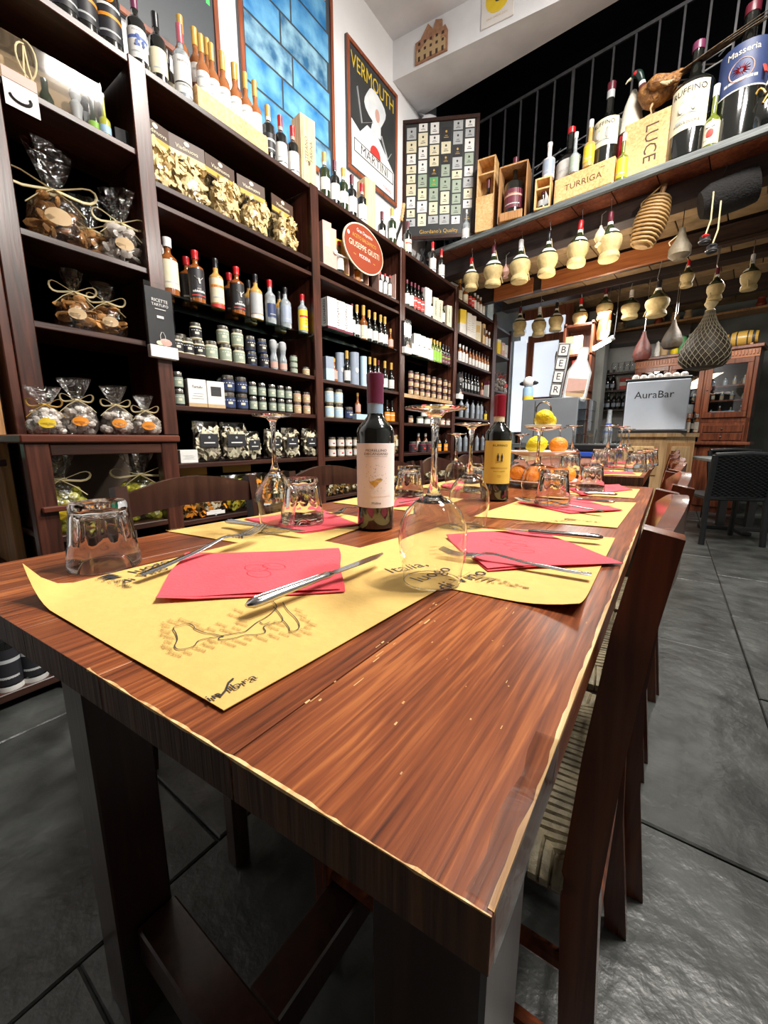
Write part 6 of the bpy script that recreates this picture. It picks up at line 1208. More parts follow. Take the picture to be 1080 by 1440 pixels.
G().box(-w2 + .01, w2, -.02, 0, .03, hM, 'machine', .015).build('back_panel', cm, False, label='pale blue-white rear panel'); G().box(-w2 - .03, w2 + .02, -.03, .42, 0, .03, 'black', .004).build('base', cm, False)
g = G(); g.box(-w2 - .01, w2 + .01, -.015, .38, hM, hM + .03, 'black', .01); g.build('cup_tray', cm, False)
letters(cm, 'AuraBar', .105, 'ink', (-.02, -.0212, hM * .73), 'front')
for i in range(7): o = thing('white_cup', cm.location + Vector((-w2 + .08 + i * .072, .05 + .03 * (i % 2), hM + .031)), 0); G().lathe([(.036, 0), (.034, .03), (.018, .045)], 'ceramic', 12).build('cup_body', o); pend(o, 'upturned white cup', 'on top of the coffee machine', 'cup', (i, 0), 'cups on the coffee machine')
for i, (px, k) in enumerate(((966, 'white_mini'), (972, 'tall_dark'), (977, 'white_mini'))): b = put(KB[k](), 'spirit_bottle', Vector((colX(px, zt, 5.55), 5.55, zt + .001)), 0); pend(b, 'small bottle standing right of the coffee machine', '', 'bottle', (px, 0))
# ------------------------------------------------ glazed cabinet
CA = -.215; W_ = 1.30; pL = Vector((colX(893, 1.9, 6.86), 6.86, 0)); cb2 = thing('glazed_cabinet', pL, CA, 'reddish brown glazed dresser with dentil cornice at the far right', 'cabinet')
G().box(0, W_, .32, .34, .9, 2.0, 'l_brown').build('back_panel', cb2, False); G().box(0, .04, 0, .34, .9, 2.0, 'cab', .004).build('side_panel', cb2, False); G().box(W_ - .04, W_, 0, .34, .9, 2.0, 'cab', .004).build('side_panel', cb2, False)
G().box(-.03, W_ + .03, -.04, .34, 2.0, 2.04, 'cab', .006).build('cornice', cb2, False); G().box(0, W_, -.01, .02, 1.90, 2.0, 'orange', .002).build('frieze', cb2, False)
for i in range(40): G().box(.02 + i * .032, .036 + i * .032, -.022, -.01, 1.93, 1.985, 'orange').build('dentil', cb2, False)
for zz in (1.60, 1.42, 1.22): G().box(.04, W_ - .04, .05, .32, zz - .018, zz, 'cab').build('shelf_board', cb2, False)
for xx in (.41, .80): G().box(xx, xx + .03, 0, .3, 1.2, 1.9, 'cab', .003).build('divider', cb2, False)
G().box(0, W_, 0, .3, 1.14, 1.20, 'cab', .003).build('mid_rail', cb2, False)
for a, b in ((.04, .41), (.44, .80), (.83, W_ - .04)):
    d = G(); f = .055; d.box(a, b, -.02, 0, 1.84, 1.90, 'cab', .004); d.box(a, b, -.02, 0, 1.20, 1.27, 'cab', .004); d.box(a, a + f, -.02, 0, 1.27, 1.84, 'cab', .004); d.box(b - f, b, -.02, 0, 1.27, 1.84, 'cab', .004); d = d.build('door', cb2, False)
    G().box(a + f, b - f, -.012, -.008, 1.27, 1.84, 'pane').build('pane', d, False); G().ball((a + .025, -.03, 1.55), .010, 'metal', 8).build('knob', d)
for k_, zz in enumerate((1.02, .92)):
    d = G().box(.86, W_ - .05, -.012, 0, zz, zz + .09, 'cab', .005).build('drawer', cb2, False); G().ball((1.05, -.02, zz + .045), .010, 'metal', 8).build('knob', d)
G().box(.82, W_, 0, .3, .9, 1.14, 'cab').build('drawer_case', cb2, False); G().prism([(.04, 1.14), (.82, 1.14), (.82, 1.05), (.72, 1.06), (.66, 1.11), (.12, 1.12), (.04, 1.08)], 1, -.0, .02, 'cab').build('scalloped_apron', cb2, False)
G().box(-.03, W_ + .05, -.12, .34, .865, .9, 'cab', .005).build('counter_slab', cb2, False); G().box(0, W_, -.06, .34, 0, .865, 'cab').build('base', cb2, False)
for a, b in ((.03, .42), (.44, .84), (.86, W_ - .03)):
    d = G().box(a, b, -.075, -.06, .70, .84, 'cab', .006).build('drawer', cb2, False); G().ball(((a + b) / 2, -.085, .77), .012, 'metal', 8).build('knob', d); G().box(a, b, -.072, -.06, .08, .67, 'cab', .006).build('door', cb2, False)
def cabp(x, y, z): return cb2.matrix_basis @ Vector((x, y, z))
cb2.matrix_world = Matrix.Translation(pL) @ Matrix.Rotation(CA, 4, 'Z')
CM = cb2.matrix_world.copy(); rd = random.Random(9)
KB['cb1'] = lambda: W('cb1', h=.11, r=.02, nr=.008, glass='clear', cap='c_gold', lab='l_tan', cl=.15); KB['cb2'] = lambda: W('cb2', h=.13, r=.018, nr=.008, glass='amber', cap='c_white', lab='l_cream', cl=.15); KB['cb3'] = lambda: W('cb3', h=.10, r=.024, nr=.01, glass='clear', cap='c_black', lab=None, cl=.12)
for nm, zz in (('upper', 1.6), ('middle', 1.42), ('lower', 1.221)):
    for i in range(12):
        x = .09 + i * .10 + rd.uniform(-.01, .01)
        if abs(x - .425) < .04 or abs(x - .815) < .04: continue
        b = put(KB[('cb1', 'cb2', 'cb3')[rd.randrange(3)]](), 'small_bottle', CM @ Vector((x, .12, zz + .001)), CA); pend(b, 'small bottle or flask', f'behind glass on the {nm} dresser shelf', 'bottle', (i, 0), 'small bottles in the glazed dresser')
b = put(box_parts('bluetin', .22, .1, .06, 'l_palebl', 'l_white', .5, .7), 'blue_tin', CM @ Vector((1.03, .045, 1.222)), CA); tag(b, 'light blue flat tin behind the right dresser door', 'tin')
for i, (x, k) in enumerate(((.34, 'white_mini'), (.44, 'goldcap'), (.50, 'pinkmini'), (.72, 'tall_dark'))): b = put(KB[k](), 'spirit_bottle', CM @ Vector((x, .1, .901)), CA); pend(b, 'bottle in the open niche of the dresser', '', 'bottle', (i, 0))
for k in range(2): b = put(box_parts('gb%d' % k, .17, .12, .10, 'l_grey', None), 'grey_box', CM @ Vector((.62, .12, .901 + k * .101)), CA); tag(b, ('lower' if k == 0 else 'upper') + ' grey box stacked in the dresser niche', 'box')
# things on the dresser top
for i, (x, m, h, r, d) in enumerate(((.22, 'l_white', .20, .04, 'white figurine-like jug'), (.30, 'l_tan', .22, .05, 'tan rounded jug'), (.42, 'lemon', .13, .05, 'yellow squat pot'), (.50, 'l_green', .22, .04, 'green tall tin'), (.60, 'l_sage', .24, .045, 'pale green tall tin'), (.88, 'c_gold', .14, .06, 'golden vase with narrow neck'))):
    o = thing('dresser_ornament', CM @ Vector((x, .1, 2.041)), 0, d + ' on top of the dresser', 'ornament'); G().lathe([(r * .7, 0), (r, h * .3), (r * .9, h * .6), (r * .5, h * .85), (r * .55, h)] if 'tin' not in d else [(r, 0), (r, h * .95), (r * .9, h)], m, 14).build('body', o); G().lathe([(r * .2, h), (r * .15, h * 1.08)], m, 8).build('finial', o)
o = thing('small_barrel', CM @ Vector((1.10, .12, 2.041)), CA, 'small golden wooden barrel with dark hoops on the dresser', 'barrel'); Rx = Matrix.Rotation(PI / 2, 3, 'Y')
G().lathe([(.07, -.15), (.09, -.06), (.09, .06), (.07, .15)], 'c_gold', 18, (0, 0, .10), Rx).build('staves', o)
for xx in (-.11, -.05, .05, .11): G().lathe([(.082 + (.006 if abs(xx) < .1 else 0), xx - .012), (.084 + (.008 if abs(xx) < .1 else 0), xx + .012)], 'iron', 18, (0, 0, .10), Rx).build('hoop', o)
for s in (-.1, .1): G().box(s - .015, s + .015, -.07, .07, 0, .03, 'oldpine').build('cradle', o, False)
# high shelf with jugs
o = thing('high_shelf', Vector((.2, 7.3, 2.55)), CA * .8, 'long high wooden shelf under the ceiling above the dresser', 'shelf'); G().box(-1.5, 1.4, -.1, .2, 0, .03, 'oldpine', .003).build('board', o, False); HM = Matrix.Translation(o.location) @ Matrix.Rotation(CA * .8, 4, 'Z')
for i, x in enumerate((-1.2, -1.05, -.55, -.35, -.2, .55, .72, .88, 1.02)): j = thing('copper_jug', HM @ Vector((x, 0, .031)), .3 * i); G().lathe([(.04, 0), (.055, .04), (.035, .10), (.045, .12)], ('pine', 'l_tan', 'signred')[i % 3], 12).build('jug_body', j); G().tube([(.04, 0, .03), (.08, 0, .05), (.075, 0, .09), (.04, 0, .10)], .006, 'l_tan', 5).build('handle', j); pend(j, 'small copper-toned jug', 'on the high shelf', 'jug', (x, 0), 'jugs on the high shelf')
for x in (-1.3, 0, 1.2): G().box(x, x + .03, -.08, .2, -.12, 0, 'oldpine').build('bracket', o, False)
# ------------------------------------------------ dark wicker chair and small table
def wicker_chair(loc, rz, lab):
    c = thing('wicker_chair', loc, rz, lab, 'chair')
    for sx_ in (-1, 1):
        G().tube([(sx_ * .235, 0, 0), (sx_ * .225, .03, .42), (sx_ * .235, -.01, .62), (sx_ * .24, -.03, .80)], .024, 'darkwicker', 8).build('rear_leg', c); G().tube([(sx_ * .235, .46, 0), (sx_ * .225, .44, .42)], .022, 'darkwicker', 8).build('front_leg', c)
    G().box(-.225, .225, .02, .47, .40, .44, 'darkwicker', .01).build('seat', c, False); G().tube([(-.24, -.03, .80), (0, -.045, .815), (.24, -.03, .80)], .022, 'darkwicker', 8).build('top_rail', c)
    g = G(); n = 26
    for i in range(n):
        z = .445 + .35 * i / (n - 1); y0 = .03 - .065 * i / (n - 1)
        g.tube([(-.225 + .45 * j / 18, y0 - .02 * math.sin(PI * j / 18) + (.006 if (i + j) % 2 else -.006), z) for j in range(19)], .0085, 'darkwicker', 4, flat=.6)
    g.build('woven_back', c, kind='stuff'); G().sheet(lambda u, v: (-.225 + .45 * u, .03 - .065 * v - .02 * math.sin(PI * u), .44 + .36 * v), 10, 2, 'darkwicker', .001).build('back_lining', c); return c
wicker_chair(Vector((.53, 4.60, 0)), .40, 'dark woven resin chair seen from behind at the right'); wicker_chair(Vector((.62, 6.15, 0)), PI + .3, 'second dark woven chair behind the small table')
t = thing('small_table', Vector((.62, 5.45, 0)), .25, 'small dark square table beyond the woven chair', 'table'); G().box(-.40, .36, -.35, .35, .72, .75, 'slate', .004).build('tabletop', t, False)
for s in (-.12, .12): G().box(s - .03, s + .03, -.03, .03, .04, .72, 'black').build('leg', t, False)
G().box(-.3, .3, -.04, .04, 0, .04, 'black', .005).build('foot_bar', t, False); G().box(-.04, .04, -.3, .3, 0, .035, 'black', .005).build('foot_bar', t, False)
# ================================================================== TABLES
TZ = .76
def table(name, lab, xe, y0, y1, z, th=.03, skew=0, endm='table_end'):
    t = thing(name, ((xe[0] + xe[-1]) / 2, y0, 0), 0, lab, 'table'); ox = t.location.x
    for i, (a, b) in enumerate(zip(xe, xe[1:])):
        g = G(); g.box(a - ox + (.0006 if i else 0), b - ox - (.0006 if i < len(xe) - 2 else 0), 0, y1 - y0, z - th, z, 'table', .0003)
        last = i == len(xe) - 2
        vs = []
        for v in g.v:
            v = list(v)
            if v[1] < .01 and skew: v[1] += (v[0] + ox + .037) * skew
            vs.append(tuple(v))
        g.v = vs
        for k, f in enumerate(g.f):
            c = [sum(g.v[j][a_] for j in f) / len(f) for a_ in range(3)]; P = [Vector(g.v[j]) for j in f]; n = (P[1] - P[0]).cross(P[2] - P[0]).normalized()
            if (abs(n.y) > .9 or abs(n.x) > .5) and c[1] < .05: g.m[k] = g.mi(endm)
            elif c[1] < .1 and abs(n.y) > .3 and n.z > .2: g.m[k] = g.mi('pale')
        g.build('plank', t, False)
    # worn pale arris along the right side and the near end
    return t
xe = [-.785, -.638, -.49, -.342, -.188, -.037]
T = table('dining_table', 'long reddish brown plank dining table in the foreground with worn edges', xe, .123, 1.80, TZ, .03, .0762)
def wear(T, x0, x1, yfun, z, n, w0, w1, name, m='pale', seed=1, vert=False):
    rd = random.Random(seed); g = G(); ox, oy = T.location.x, T.location.y; top = []; ww = .003
    for i in range(n + 1):
        t = i / n; ww += rd.uniform(-.0012, .0012); ww = max(w0, min(w1, ww)); top.append((t, ww))
    vs = []
    for t, w_ in top:
        if vert: y = x0 + (x1 - x0) * t; xx = yfun(y) ; vs += [(xx - w_ - ox, y - oy, z + .0003), (xx + .0002 - ox, y - oy, z + .0003), (xx + .0003 - ox, y - oy, z - w_ * .9)]
        else: x = x0 + (x1 - x0) * t; yy = yfun(x); vs += [(x - ox, yy + w_ - oy, z + .0003), (x - ox, yy - .0002 - oy, z + .0003), (x - ox, yy - .0003 - oy, z - w_ * .9)]
    fs = []
    for i in range(n): fs += [(3 * i, 3 * i + 3, 3 * i + 4, 3 * i + 1), (3 * i + 1, 3 * i + 4, 3 * i + 5, 3 * i + 2)]
    if not vert: fs = [f[::-1] for f in fs]
    g.add(vs, fs, m); return g.build(name, T, False, label='worn pale wood edge')
wear(T, .125, 1.0, lambda y: -.037 - .0 * y, TZ, 90, .0008, .0031, 'worn_edge', seed=3, vert=True)
wear(T, -.36, -.037, lambda x: .123 + (x + .037) * .0762, TZ, 60, .0004, .0020, 'worn_edge', seed=4)
g = G(); rd = random.Random(8)
for i in range(38):     # small pale chips and scratches along the planks
    x = -.188 + rd.gauss(0, .006) if i < 14 else rd.uniform(-.19, -.045); y = rd.uniform(.14, .40) if i < 14 else rd.uniform(.15, .5); l = rd.uniform(.002, .012) if i < 14 else rd.uniform(.001, .004); w_ = rd.uniform(.0003, .0009)
    g.add([(x - w_ - T.location.x, y - .123, TZ + .0002), (x + w_ - T.location.x, y - .123 + .0, TZ + .0002), (x + w_ * .5 - T.location.x, y + l - .123, TZ + .0002), (x - w_ - T.location.x, y + l - .123, TZ + .0002)], [(0, 1, 2, 3)], 'pale')
g.build('wood_chips', T, False, label='small pale chips and scratches', kind='stuff')
# clear tape round the near right corner
g = G(); vs = []
for i in range(7):
    y = .126 + i * .018; vs += [(-.049 + .002 * math.sin(i * 2) - T.location.x, y - .123, TZ + .0008), (-.0365 - T.location.x, y - .123, TZ + .001), (-.0358 - T.location.x, y - .123, TZ - .026 - .003 * math.sin(i))]
fs = []
for i in range(6): fs += [(3 * i, 3 * i + 1, 3 * i + 4, 3 * i + 3), (3 * i + 1, 3 * i + 2, 3 * i + 5, 3 * i + 4)]
g.add(vs, fs, 'tape'); g.build('corner_tape', T, True, label='clear tape over the chipped corner')
def leg(T, x, y, w_, d_, z): return G().box(x - w_ / 2 - T.location.x, x + w_ / 2 - T.location.x, y - d_ / 2 - T.location.y, y + d_ / 2 - T.location.y, 0, z, 'leg', .003).build('leg', T, False)
for x, y in ((-.645, .195), (-.095, .215), (-.645, 1.62), (-.095, 1.62)): leg(T, x, y, .082, .08, TZ - .031)
G().box(-.60 - T.location.x, -.137 - T.location.x, .055, .115, .13, .19, 'leg', .003).build('stretcher', T, False); G().box(-.40 - T.location.x, -.34 - T.location.x, .115, 1.45, .13, .19, 'leg', .003).build('stretcher', T, False); G().box(-.60 - T.location.x, -.137 - T.location.x, 1.45, 1.52, .13, .19, 'leg', .003).build('stretcher', T, False)
T2 = table('second_dining_table', 'second plank dining table joined behind the first, slightly higher', [-.80, -.62, -.44, -.26, -.075], 1.86, 3.45, .79, .035)
for x, y in ((-.74, 1.95), (-.135, 1.95), (-.74, 3.35), (-.135, 3.35)): leg(T2, x, y, .07, .07, .754)
for x, y in ((-.70, 3.35),): pass
# ------------------------------------------------ chairs
def make_chair(vm, lab):
    c = thing('rush_chair', (0, 0, 0), 0, lab, 'chair', None)
    for s in (-1, 1):
        y = s * .172; st = [(0, .014), (.25, -.016), (.46, -.028), (.62, -.020), (.76, -.008), (.862, .006)]
        vs = []; n = len(st)
        for i, (z, x) in enumerate(st):
            hx = (.018, .019, .019, .018, .017, .0155)[i]; hy = .0125
            vs += [(x - hx, y - hy, z), (x + hx, y - hy, z), (x + hx, y + hy, z), (x - hx, y + hy, z)]
        vs[-4:] = [(a, b, z - (.006 if a > st[-1][1] else 0)) for a, b, z in vs[-4:]]
        fs = [(3, 2, 1, 0), (4 * n - 4, 4 * n - 3, 4 * n - 2, 4 * n - 1)] + [(4 * i + j, 4 * i + (j + 1) % 4, 4 * i + 4 + (j + 1) % 4, 4 * i + 4 + j) for i in range(n - 1) for j in range(4)]
        o = G().add(vs, fs, vm).build('rear_leg', c, True, 50); bv = None
        G().box(-.43, -.395, s * .185 - .016, s * .185 + .016, 0, .455, vm, .004).build('front_leg', c, False)
    def rail(z0, z1, bulge, arch, name, x0=.0, th=.018):
        def P(u, w_, d): y = -.165 + .33 * u; s = math.sin(PI * u); return (x0 + bulge * s + d, y, (z0 + arch * .35 * s) if w_ == 0 else (z1 + arch * s))
        n = 14; vs = []
        for i in range(n + 1):
            u = i / n; vs += [P(u, 0, -th / 2), P(u, 1, -th / 2), P(u, 1, th / 2), P(u, 0, th / 2)]
        fs = [(3, 2, 1, 0), (4 * n, 4 * n + 1, 4 * n + 2, 4 * n + 3)] + [(4 * i + j, 4 * i + (j + 1) % 4, 4 * i + 4 + (j + 1) % 4, 4 * i + 4 + j) for i in range(n) for j in range(4)]
        G().add(vs, fs, vm).build(name, c, True, 50)
    rail(.775, .838, .022, .034, 'top_rail', -.003, .016); rail(.61, .655, .012, .01, 'back_rail', -.024, .016)
    # rush seat: cords run square over each rail and meet on the diagonals
    g = G(); cx, cy_ = -.232, 0
    cor = [(-.425, -.205), (-.425, .205), (-.045, .175), (-.045, -.175)]; zs = .465
    ridge = [(-.30, 0), (-.16, 0)]
    def inner(k, t):
        a, b = cor[k], cor[(k + 1) % 4]; p = (a[0] + (b[0] - a[0]) * t, a[1] + (b[1] - a[1]) * t)
        q = Vector((cx, cy_)); m = 1 - abs(2 * t - 1); return p, (p[0] + (q.x - p[0]) * 0, p[1])
    N_ = 30
    for k in range(4):
        a, b = Vector(cor[k]), Vector(cor[(k + 1) % 4]); cen = Vector((cx, cy_)); e = (b - a).normalized(); nrm = Vector((-e.y, e.x)); 
        if (cen - a).dot(nrm) < 0: nrm = -nrm
        D = (cen - a).dot(nrm); L_ = (b - a).length
        for i in range(N_):
            t = (i + .5) / N_; p = a + e * (L_ * t); d = D * (1 - abs(2 * t - 1)) + .004; jz = random.uniform(-.0012, .0012)
            o_ = p - nrm * .012; q = p + nrm * d
            g.tube([(o_.x, o_.y, zs - .020), (o_.x - nrm.x * .006, o_.y - nrm.y * .006, zs - .008), (p.x, p.y, zs + jz + .003), ((p.x + q.x) / 2, (p.y + q.y) / 2, zs + jz - .002), (q.x, q.y, zs - .006)], L_ / N_ * .56, 'rush', 5, flat=.7)
    g.build('rush_seat', c, True, 60, kind='stuff')
    g = G(); 
    for k in range(4): a, b = cor[k], cor[(k + 1) % 4]; g.tube([(a[0], a[1], .445), (b[0], b[1], .445)], .014, vm, 8)
    g.build('seat_frame', c)
    for z, r in ((.33, .010), (.20, .010)):
        for s in (-1, 1): G().tube([(-.41, s * .185, z), (-.02, s * .172, z)], r, vm, 8).build('stretcher', c)
    G().tube([(-.412, -.185, .27), (-.412, .185, .27)], .011, vm, 8).build('stretcher', c); G().tube([(-.018, -.172, .30), (-.018, .172, .30)], .010, vm, 8).build('stretcher', c)
    return c
RT_ = ['nearest rush-seat chair on the right, its tall back post at the table edge', 'second rush-seat chair along the right side', 'third rush-seat chair along the right side', 'fourth rush-seat chair along the right side', 'fifth rush-seat chair along the right side', 'sixth rush-seat chair along the right side', 'farthest rush-seat chair along the right side']
ch0 = make_chair('chair', RT_[0]); ch0['group'] = 'rush chairs right of the tables'; ys = [.595, 1.03, 1.46, 1.86, 2.30, 2.72, 3.15]
ch0.location = (-.003, ys[0], 0)
for i, y in enumerate(ys[1:]): dup(ch0, (.012 + .004 * (i % 3), y, 0), (.04, -.03, .05, .0, -.05, .03)[i], RT_[i + 1])
LT_ = ['nearest dark chair on the left, its curved back rail by the tumbler', 'second dark chair on the left side of the table', 'third dark chair on the left side, behind the wine bottle', 'fourth dark chair on the left side of the table', 'farthest dark chair on the left side of the table']
cl0 = make_chair('chairL', LT_[0]); cl0['group'] = 'dark chairs left of the tables'; ly = [.62, 1.20, 1.66, 2.12, 2.6]; cl0.location = (-1.12, ly[0], 0); cl0.rotation_euler.z = PI + .03; cl0.scale = (1, 1.15, .955)
for i, y in enumerate(ly[1:]): o = dup(cl0, (-1.13, y, 0), PI + (-.04, .05, .02, -.03)[i], LT_[i + 1])
# ------------------------------------------------ placemats, napkins
def W2(px, py, z=TZ): p = onZ(px, py, z); return Vector((p.x, p.y))
def matsheet(c, z, curl=None, name='placemat', m='paper', nu=24, nv=24, th=.0006, wave=.0006):
    c = [Vector(p) for p in c]; o0 = (c[0] + c[1] + c[2] + c[3]) / 4; o = thing(name, (o0.x, o0.y, z))
    def fn(u, v):
        p = (c[0] * (1 - u) + c[1] * u) * (1 - v) + (c[3] * (1 - u) + c[2] * u) * v - o0; zz = wave * (1 + math.sin(9 * u + 3 * v) * math.sin(7 * v + u)) + th
        if curl: 
            dx, dy, zc = curl(u, v); return (p.x + dx, p.y + dy, zz + zc)
        return (p.x, p.y, zz)
    G().sheet(fn, nu, nv, m, th).build('sheet', o); return o
def M1c(u, v):
    s = max(0, 1 - (u * 1.3 + v * 2.4) / .30); zc = .042 * s ** 2; return (.020 * s ** 2, 0, zc)
ML = ['yellow paper placemat at the table end with map of Italy, nearest the camera', 'yellow placemat on the left under the angular wine glass', 'yellow placemat on the right with lettering under the round wine glass', 'second yellow placemat from the near end on the right', 'third yellow placemat on the right side', 'second yellow placemat on the left, behind the wine bottle', 'third yellow placemat on the left side']
mats = []
C1 = [(-.592, .113), (-.224, .131), (-.205, .49), (-.598, .50)]
C3 = [(-.415, .405), (-.060, .430), (-.066, .824), (-.37, .76)]
C2 = [(-.475, .43), (-.506, .625), (-.765, .735), (-.803, .372)]
for i, (c, z, cu) in enumerate(((C1, TZ + .0012, M1c), ([(-.79, .375), (-.478, .42), (-.505, .70), (-.77, .72)], TZ + .0004, None), (C3, TZ + .0004, lambda u, v: (0, 0, .012 * max(0, 1 - (v + (1 - u)) / .2) ** 2)), ([(-.36, .87), (-.072, .92), (-.064, 1.33), (-.345, 1.22)], TZ + .0004, None), ([(-.36, 1.40), (-.075, 1.42), (-.075, 1.70), (-.36, 1.68)], TZ + .0004, None),
                                    ([(-.77, .83), (-.50, .84), (-.50, 1.12), (-.775, 1.14)], TZ + .0004, None), ([(-.77, 1.28), (-.50, 1.28), (-.50, 1.60), (-.77, 1.60)], TZ + .0004, None))):
    o = matsheet(c, z, cu); tag(o, ML[i], 'placemat', 'yellow placemats'); mats.append(o)
def printon(mo, px, py, s, size, m, p2, z=.0022, sx=1, name='lettering'):
    a = W2(px, py); b = W2(*p2); r = math.atan2(b.y - a.y, b.x - a.x); return letters(mo, s, size, m, (a.x - mo.location.x, a.y - mo.location.y, z), 'top', None, r, name, sx)
def lineon(mo, pts, w_=.0006, m='ink', z=.0026, name='printed_line'):
    P = [W2(*p) - Vector(mo.location[:2]) for p in pts]; g = G(); vs = []
    for i, p in enumerate(P):
        t = (P[min(i + 1, len(P) - 1)] - P[max(i - 1, 0)]); t = t.normalized() if t.length > 1e-9 else Vector((1, 0)); n = Vector((-t.y, t.x)) * w_; vs += [(p.x + n.x, p.y + n.y, z), (p.x - n.x, p.y - n.y, z)]
    g.add(vs, [(2 * i, 2 * i + 1, 2 * i + 3, 2 * i + 2) for i in range(len(P) - 1)], m); return g.build(name, mo, False)
def cpt(l): return [(220 + x / 4.5, 860 + y / 4.5) for x, y in l]
m1, m2, m3, m4, m5 = mats[:5]
# coast lines of the map (crop coordinates turned to the frame)
def smooth(pts, k=4):
    out = []
    for i in range(len(pts) - 1):
        p0, p1, p2, p3 = pts[max(i - 1, 0)], pts[i], pts[i + 1], pts[min(i + 2, len(pts) - 1)]
        for j in range(k):
            t = j / k; out.append(tuple(.5 * (2 * p1[a] + (p2[a] - p0[a]) * t + (2 * p0[a] - 5 * p1[a] + 4 * p2[a] - p3[a]) * t * t + (3 * p1[a] - p0[a] - 3 * p2[a] + p3[a]) * t ** 3) for a in (0, 1)))
    return out + [pts[-1]]
for l in ([(430, 180), (360, 165), (300, 155), (245, 130), (240, 118), (205, 97), (160, 105), (110, 125), (125, 160), (135, 200), (118, 245), (150, 265), (235, 245), (270, 208), (350, 188), (430, 180)],
          [(420, 175), (500, 160), (560, 150), (600, 120), (640, 88), (690, 60), (740, 20), (760, -20), (700, -80)], [(420, 178), (397, 190), (410, 203), (500, 190), (560, 172), (640, 168), (692, 152), (680, 118), (740, 95), (800, 78), (778, 30), (740, -10)],
          [(800, 78), (815, 90), (840, 125), (848, 150), (895, 135), (905, 105), (880, 60), (830, 10), (800, -40)], [(655, 88), (680, 100), (720, 88)]): lineon(m1, smooth(cpt(l)), .0005)
nm = ['Trapani', 'Palermo', 'Marsala', 'Agrigento', 'Gela', 'Ragusa', 'Siracusa', 'Noto', 'Catania', 'Messina', 'Reggio', 'Crotone', 'Cosenza', 'Potenza', 'Matera', 'Lecce', 'Brindisi', 'Taranto', 'Bari', 'Foggia', 'Napoli', 'Salerno', 'Caserta', 'Roma', 'Latina', 'Isernia', 'Ischia', 'Alghero']
ps = [(60, 105), (110, 85), (60, 140), (75, 175), (80, 212), (70, 248), (120, 292), (200, 285), (275, 262), (330, 240), (360, 210), (460, 228), (530, 215), (665, 192), (745, 180), (815, 165), (880, 160), (945, 150), (960, 122), (985, 98), (940, 72), (415, 105), (445, 145), (350, 135), (285, 130), (250, 98), (510, 130), (540, 100), (545, 75), (490, 48), (520, 15), (185, 78), (585, 195), (745, 125), (780, 98), (900, 10), (920, 40)]
for i, p in enumerate(ps):
    q = cpt([p, (p[0] + 40, p[1] + 14)]); printon(m1, q[0][0], q[0][1], nm[i % len(nm)], .0062, 'inkbrown', q[1], .0028, .85, 'place_name')
printon(m1, 327, 974, 'in ibra', .012, 'ink', (341, 967), .003, 1.25); lineon(m1, [(303, 984), (311, 985), (318, 977), (322, 966), (329, 960)], .0009)
def grape(mo, cx, cy, sc, m='ink', seed=1):
    rd = random.Random(seed); g = G(); c = W2(cx, cy) - Vector(mo.location[:2])
    for i in range(46):
        t = rd.random(); x = (t - .5) * .085 * sc; y = rd.uniform(-1, 1) * .018 * sc * (1 - t * .85); r = .0024 * sc
        g.add([(c.x + x + r * k_ * math.cos(a), c.y + y + r * k_ * math.sin(a), .0028) for k_ in (1, .68) for a in [j * PI / 4 for j in range(8)]], [(j, (j + 1) % 8, 8 + (j + 1) % 8, 8 + j) for j in range(8)], m)
    for i in range(3): g.add([(c.x - .05 * sc + .008 * i, c.y + .006, .0028), (c.x - .045 * sc + .008 * i, c.y - .010, .0028), (c.x - .036 * sc + .008 * i, c.y + .012, .0028)], [(0, 1, 2)], m)
    g.build('grape_print', mo, False)
grape(m1, 165, 822, .8); grape(m3, 708, 823, .75, 'inkbrown', 2); grape(m4, 820, 734, .8, 'inkbrown', 3)
printon(m1, 212, 800, 'luogo', .026, 'ink', (236, 792), .0026); printon(m1, 205, 812, 'di Vino', .022, 'ink', (232, 803), .0026)
printon(m3, 572, 800, 'Italia,', .032, 'ink', (590, 796), .0022); printon(m3, 608, 809, 'luogo', .032, 'ink', (628, 801), .0022); printon(m3, 650, 817, 'di Vino', .032, 'ink', (668, 810), .0022)
printon(m4, 765, 735, 'luogo di Vino', .026, 'inkbrown', (800, 733), .0022); printon(m2, 440, 742, 'luogo di Vino', .018, 'inkbrown', (470, 736), .0022)
for i, mo in enumerate((m2, m3, m4)):
    for k in range(14):
        b = [(300 + (k % 7) * 13, 752 + (k // 7) * 6), (610 + (k % 5) * 14, 770 + (k // 5) * 5), (705 + (k % 7) * 16, 716 + (k // 7) * 5)][i]; printon(mo, b[0], b[1], nm[k], .0062, 'inkbrown', (b[0] + 10, b[1] - 1), .0022, .85, 'place_name')
printon(m2, 245, 746, 'infibra', .012, 'inkbrown', (258, 744), .0022)
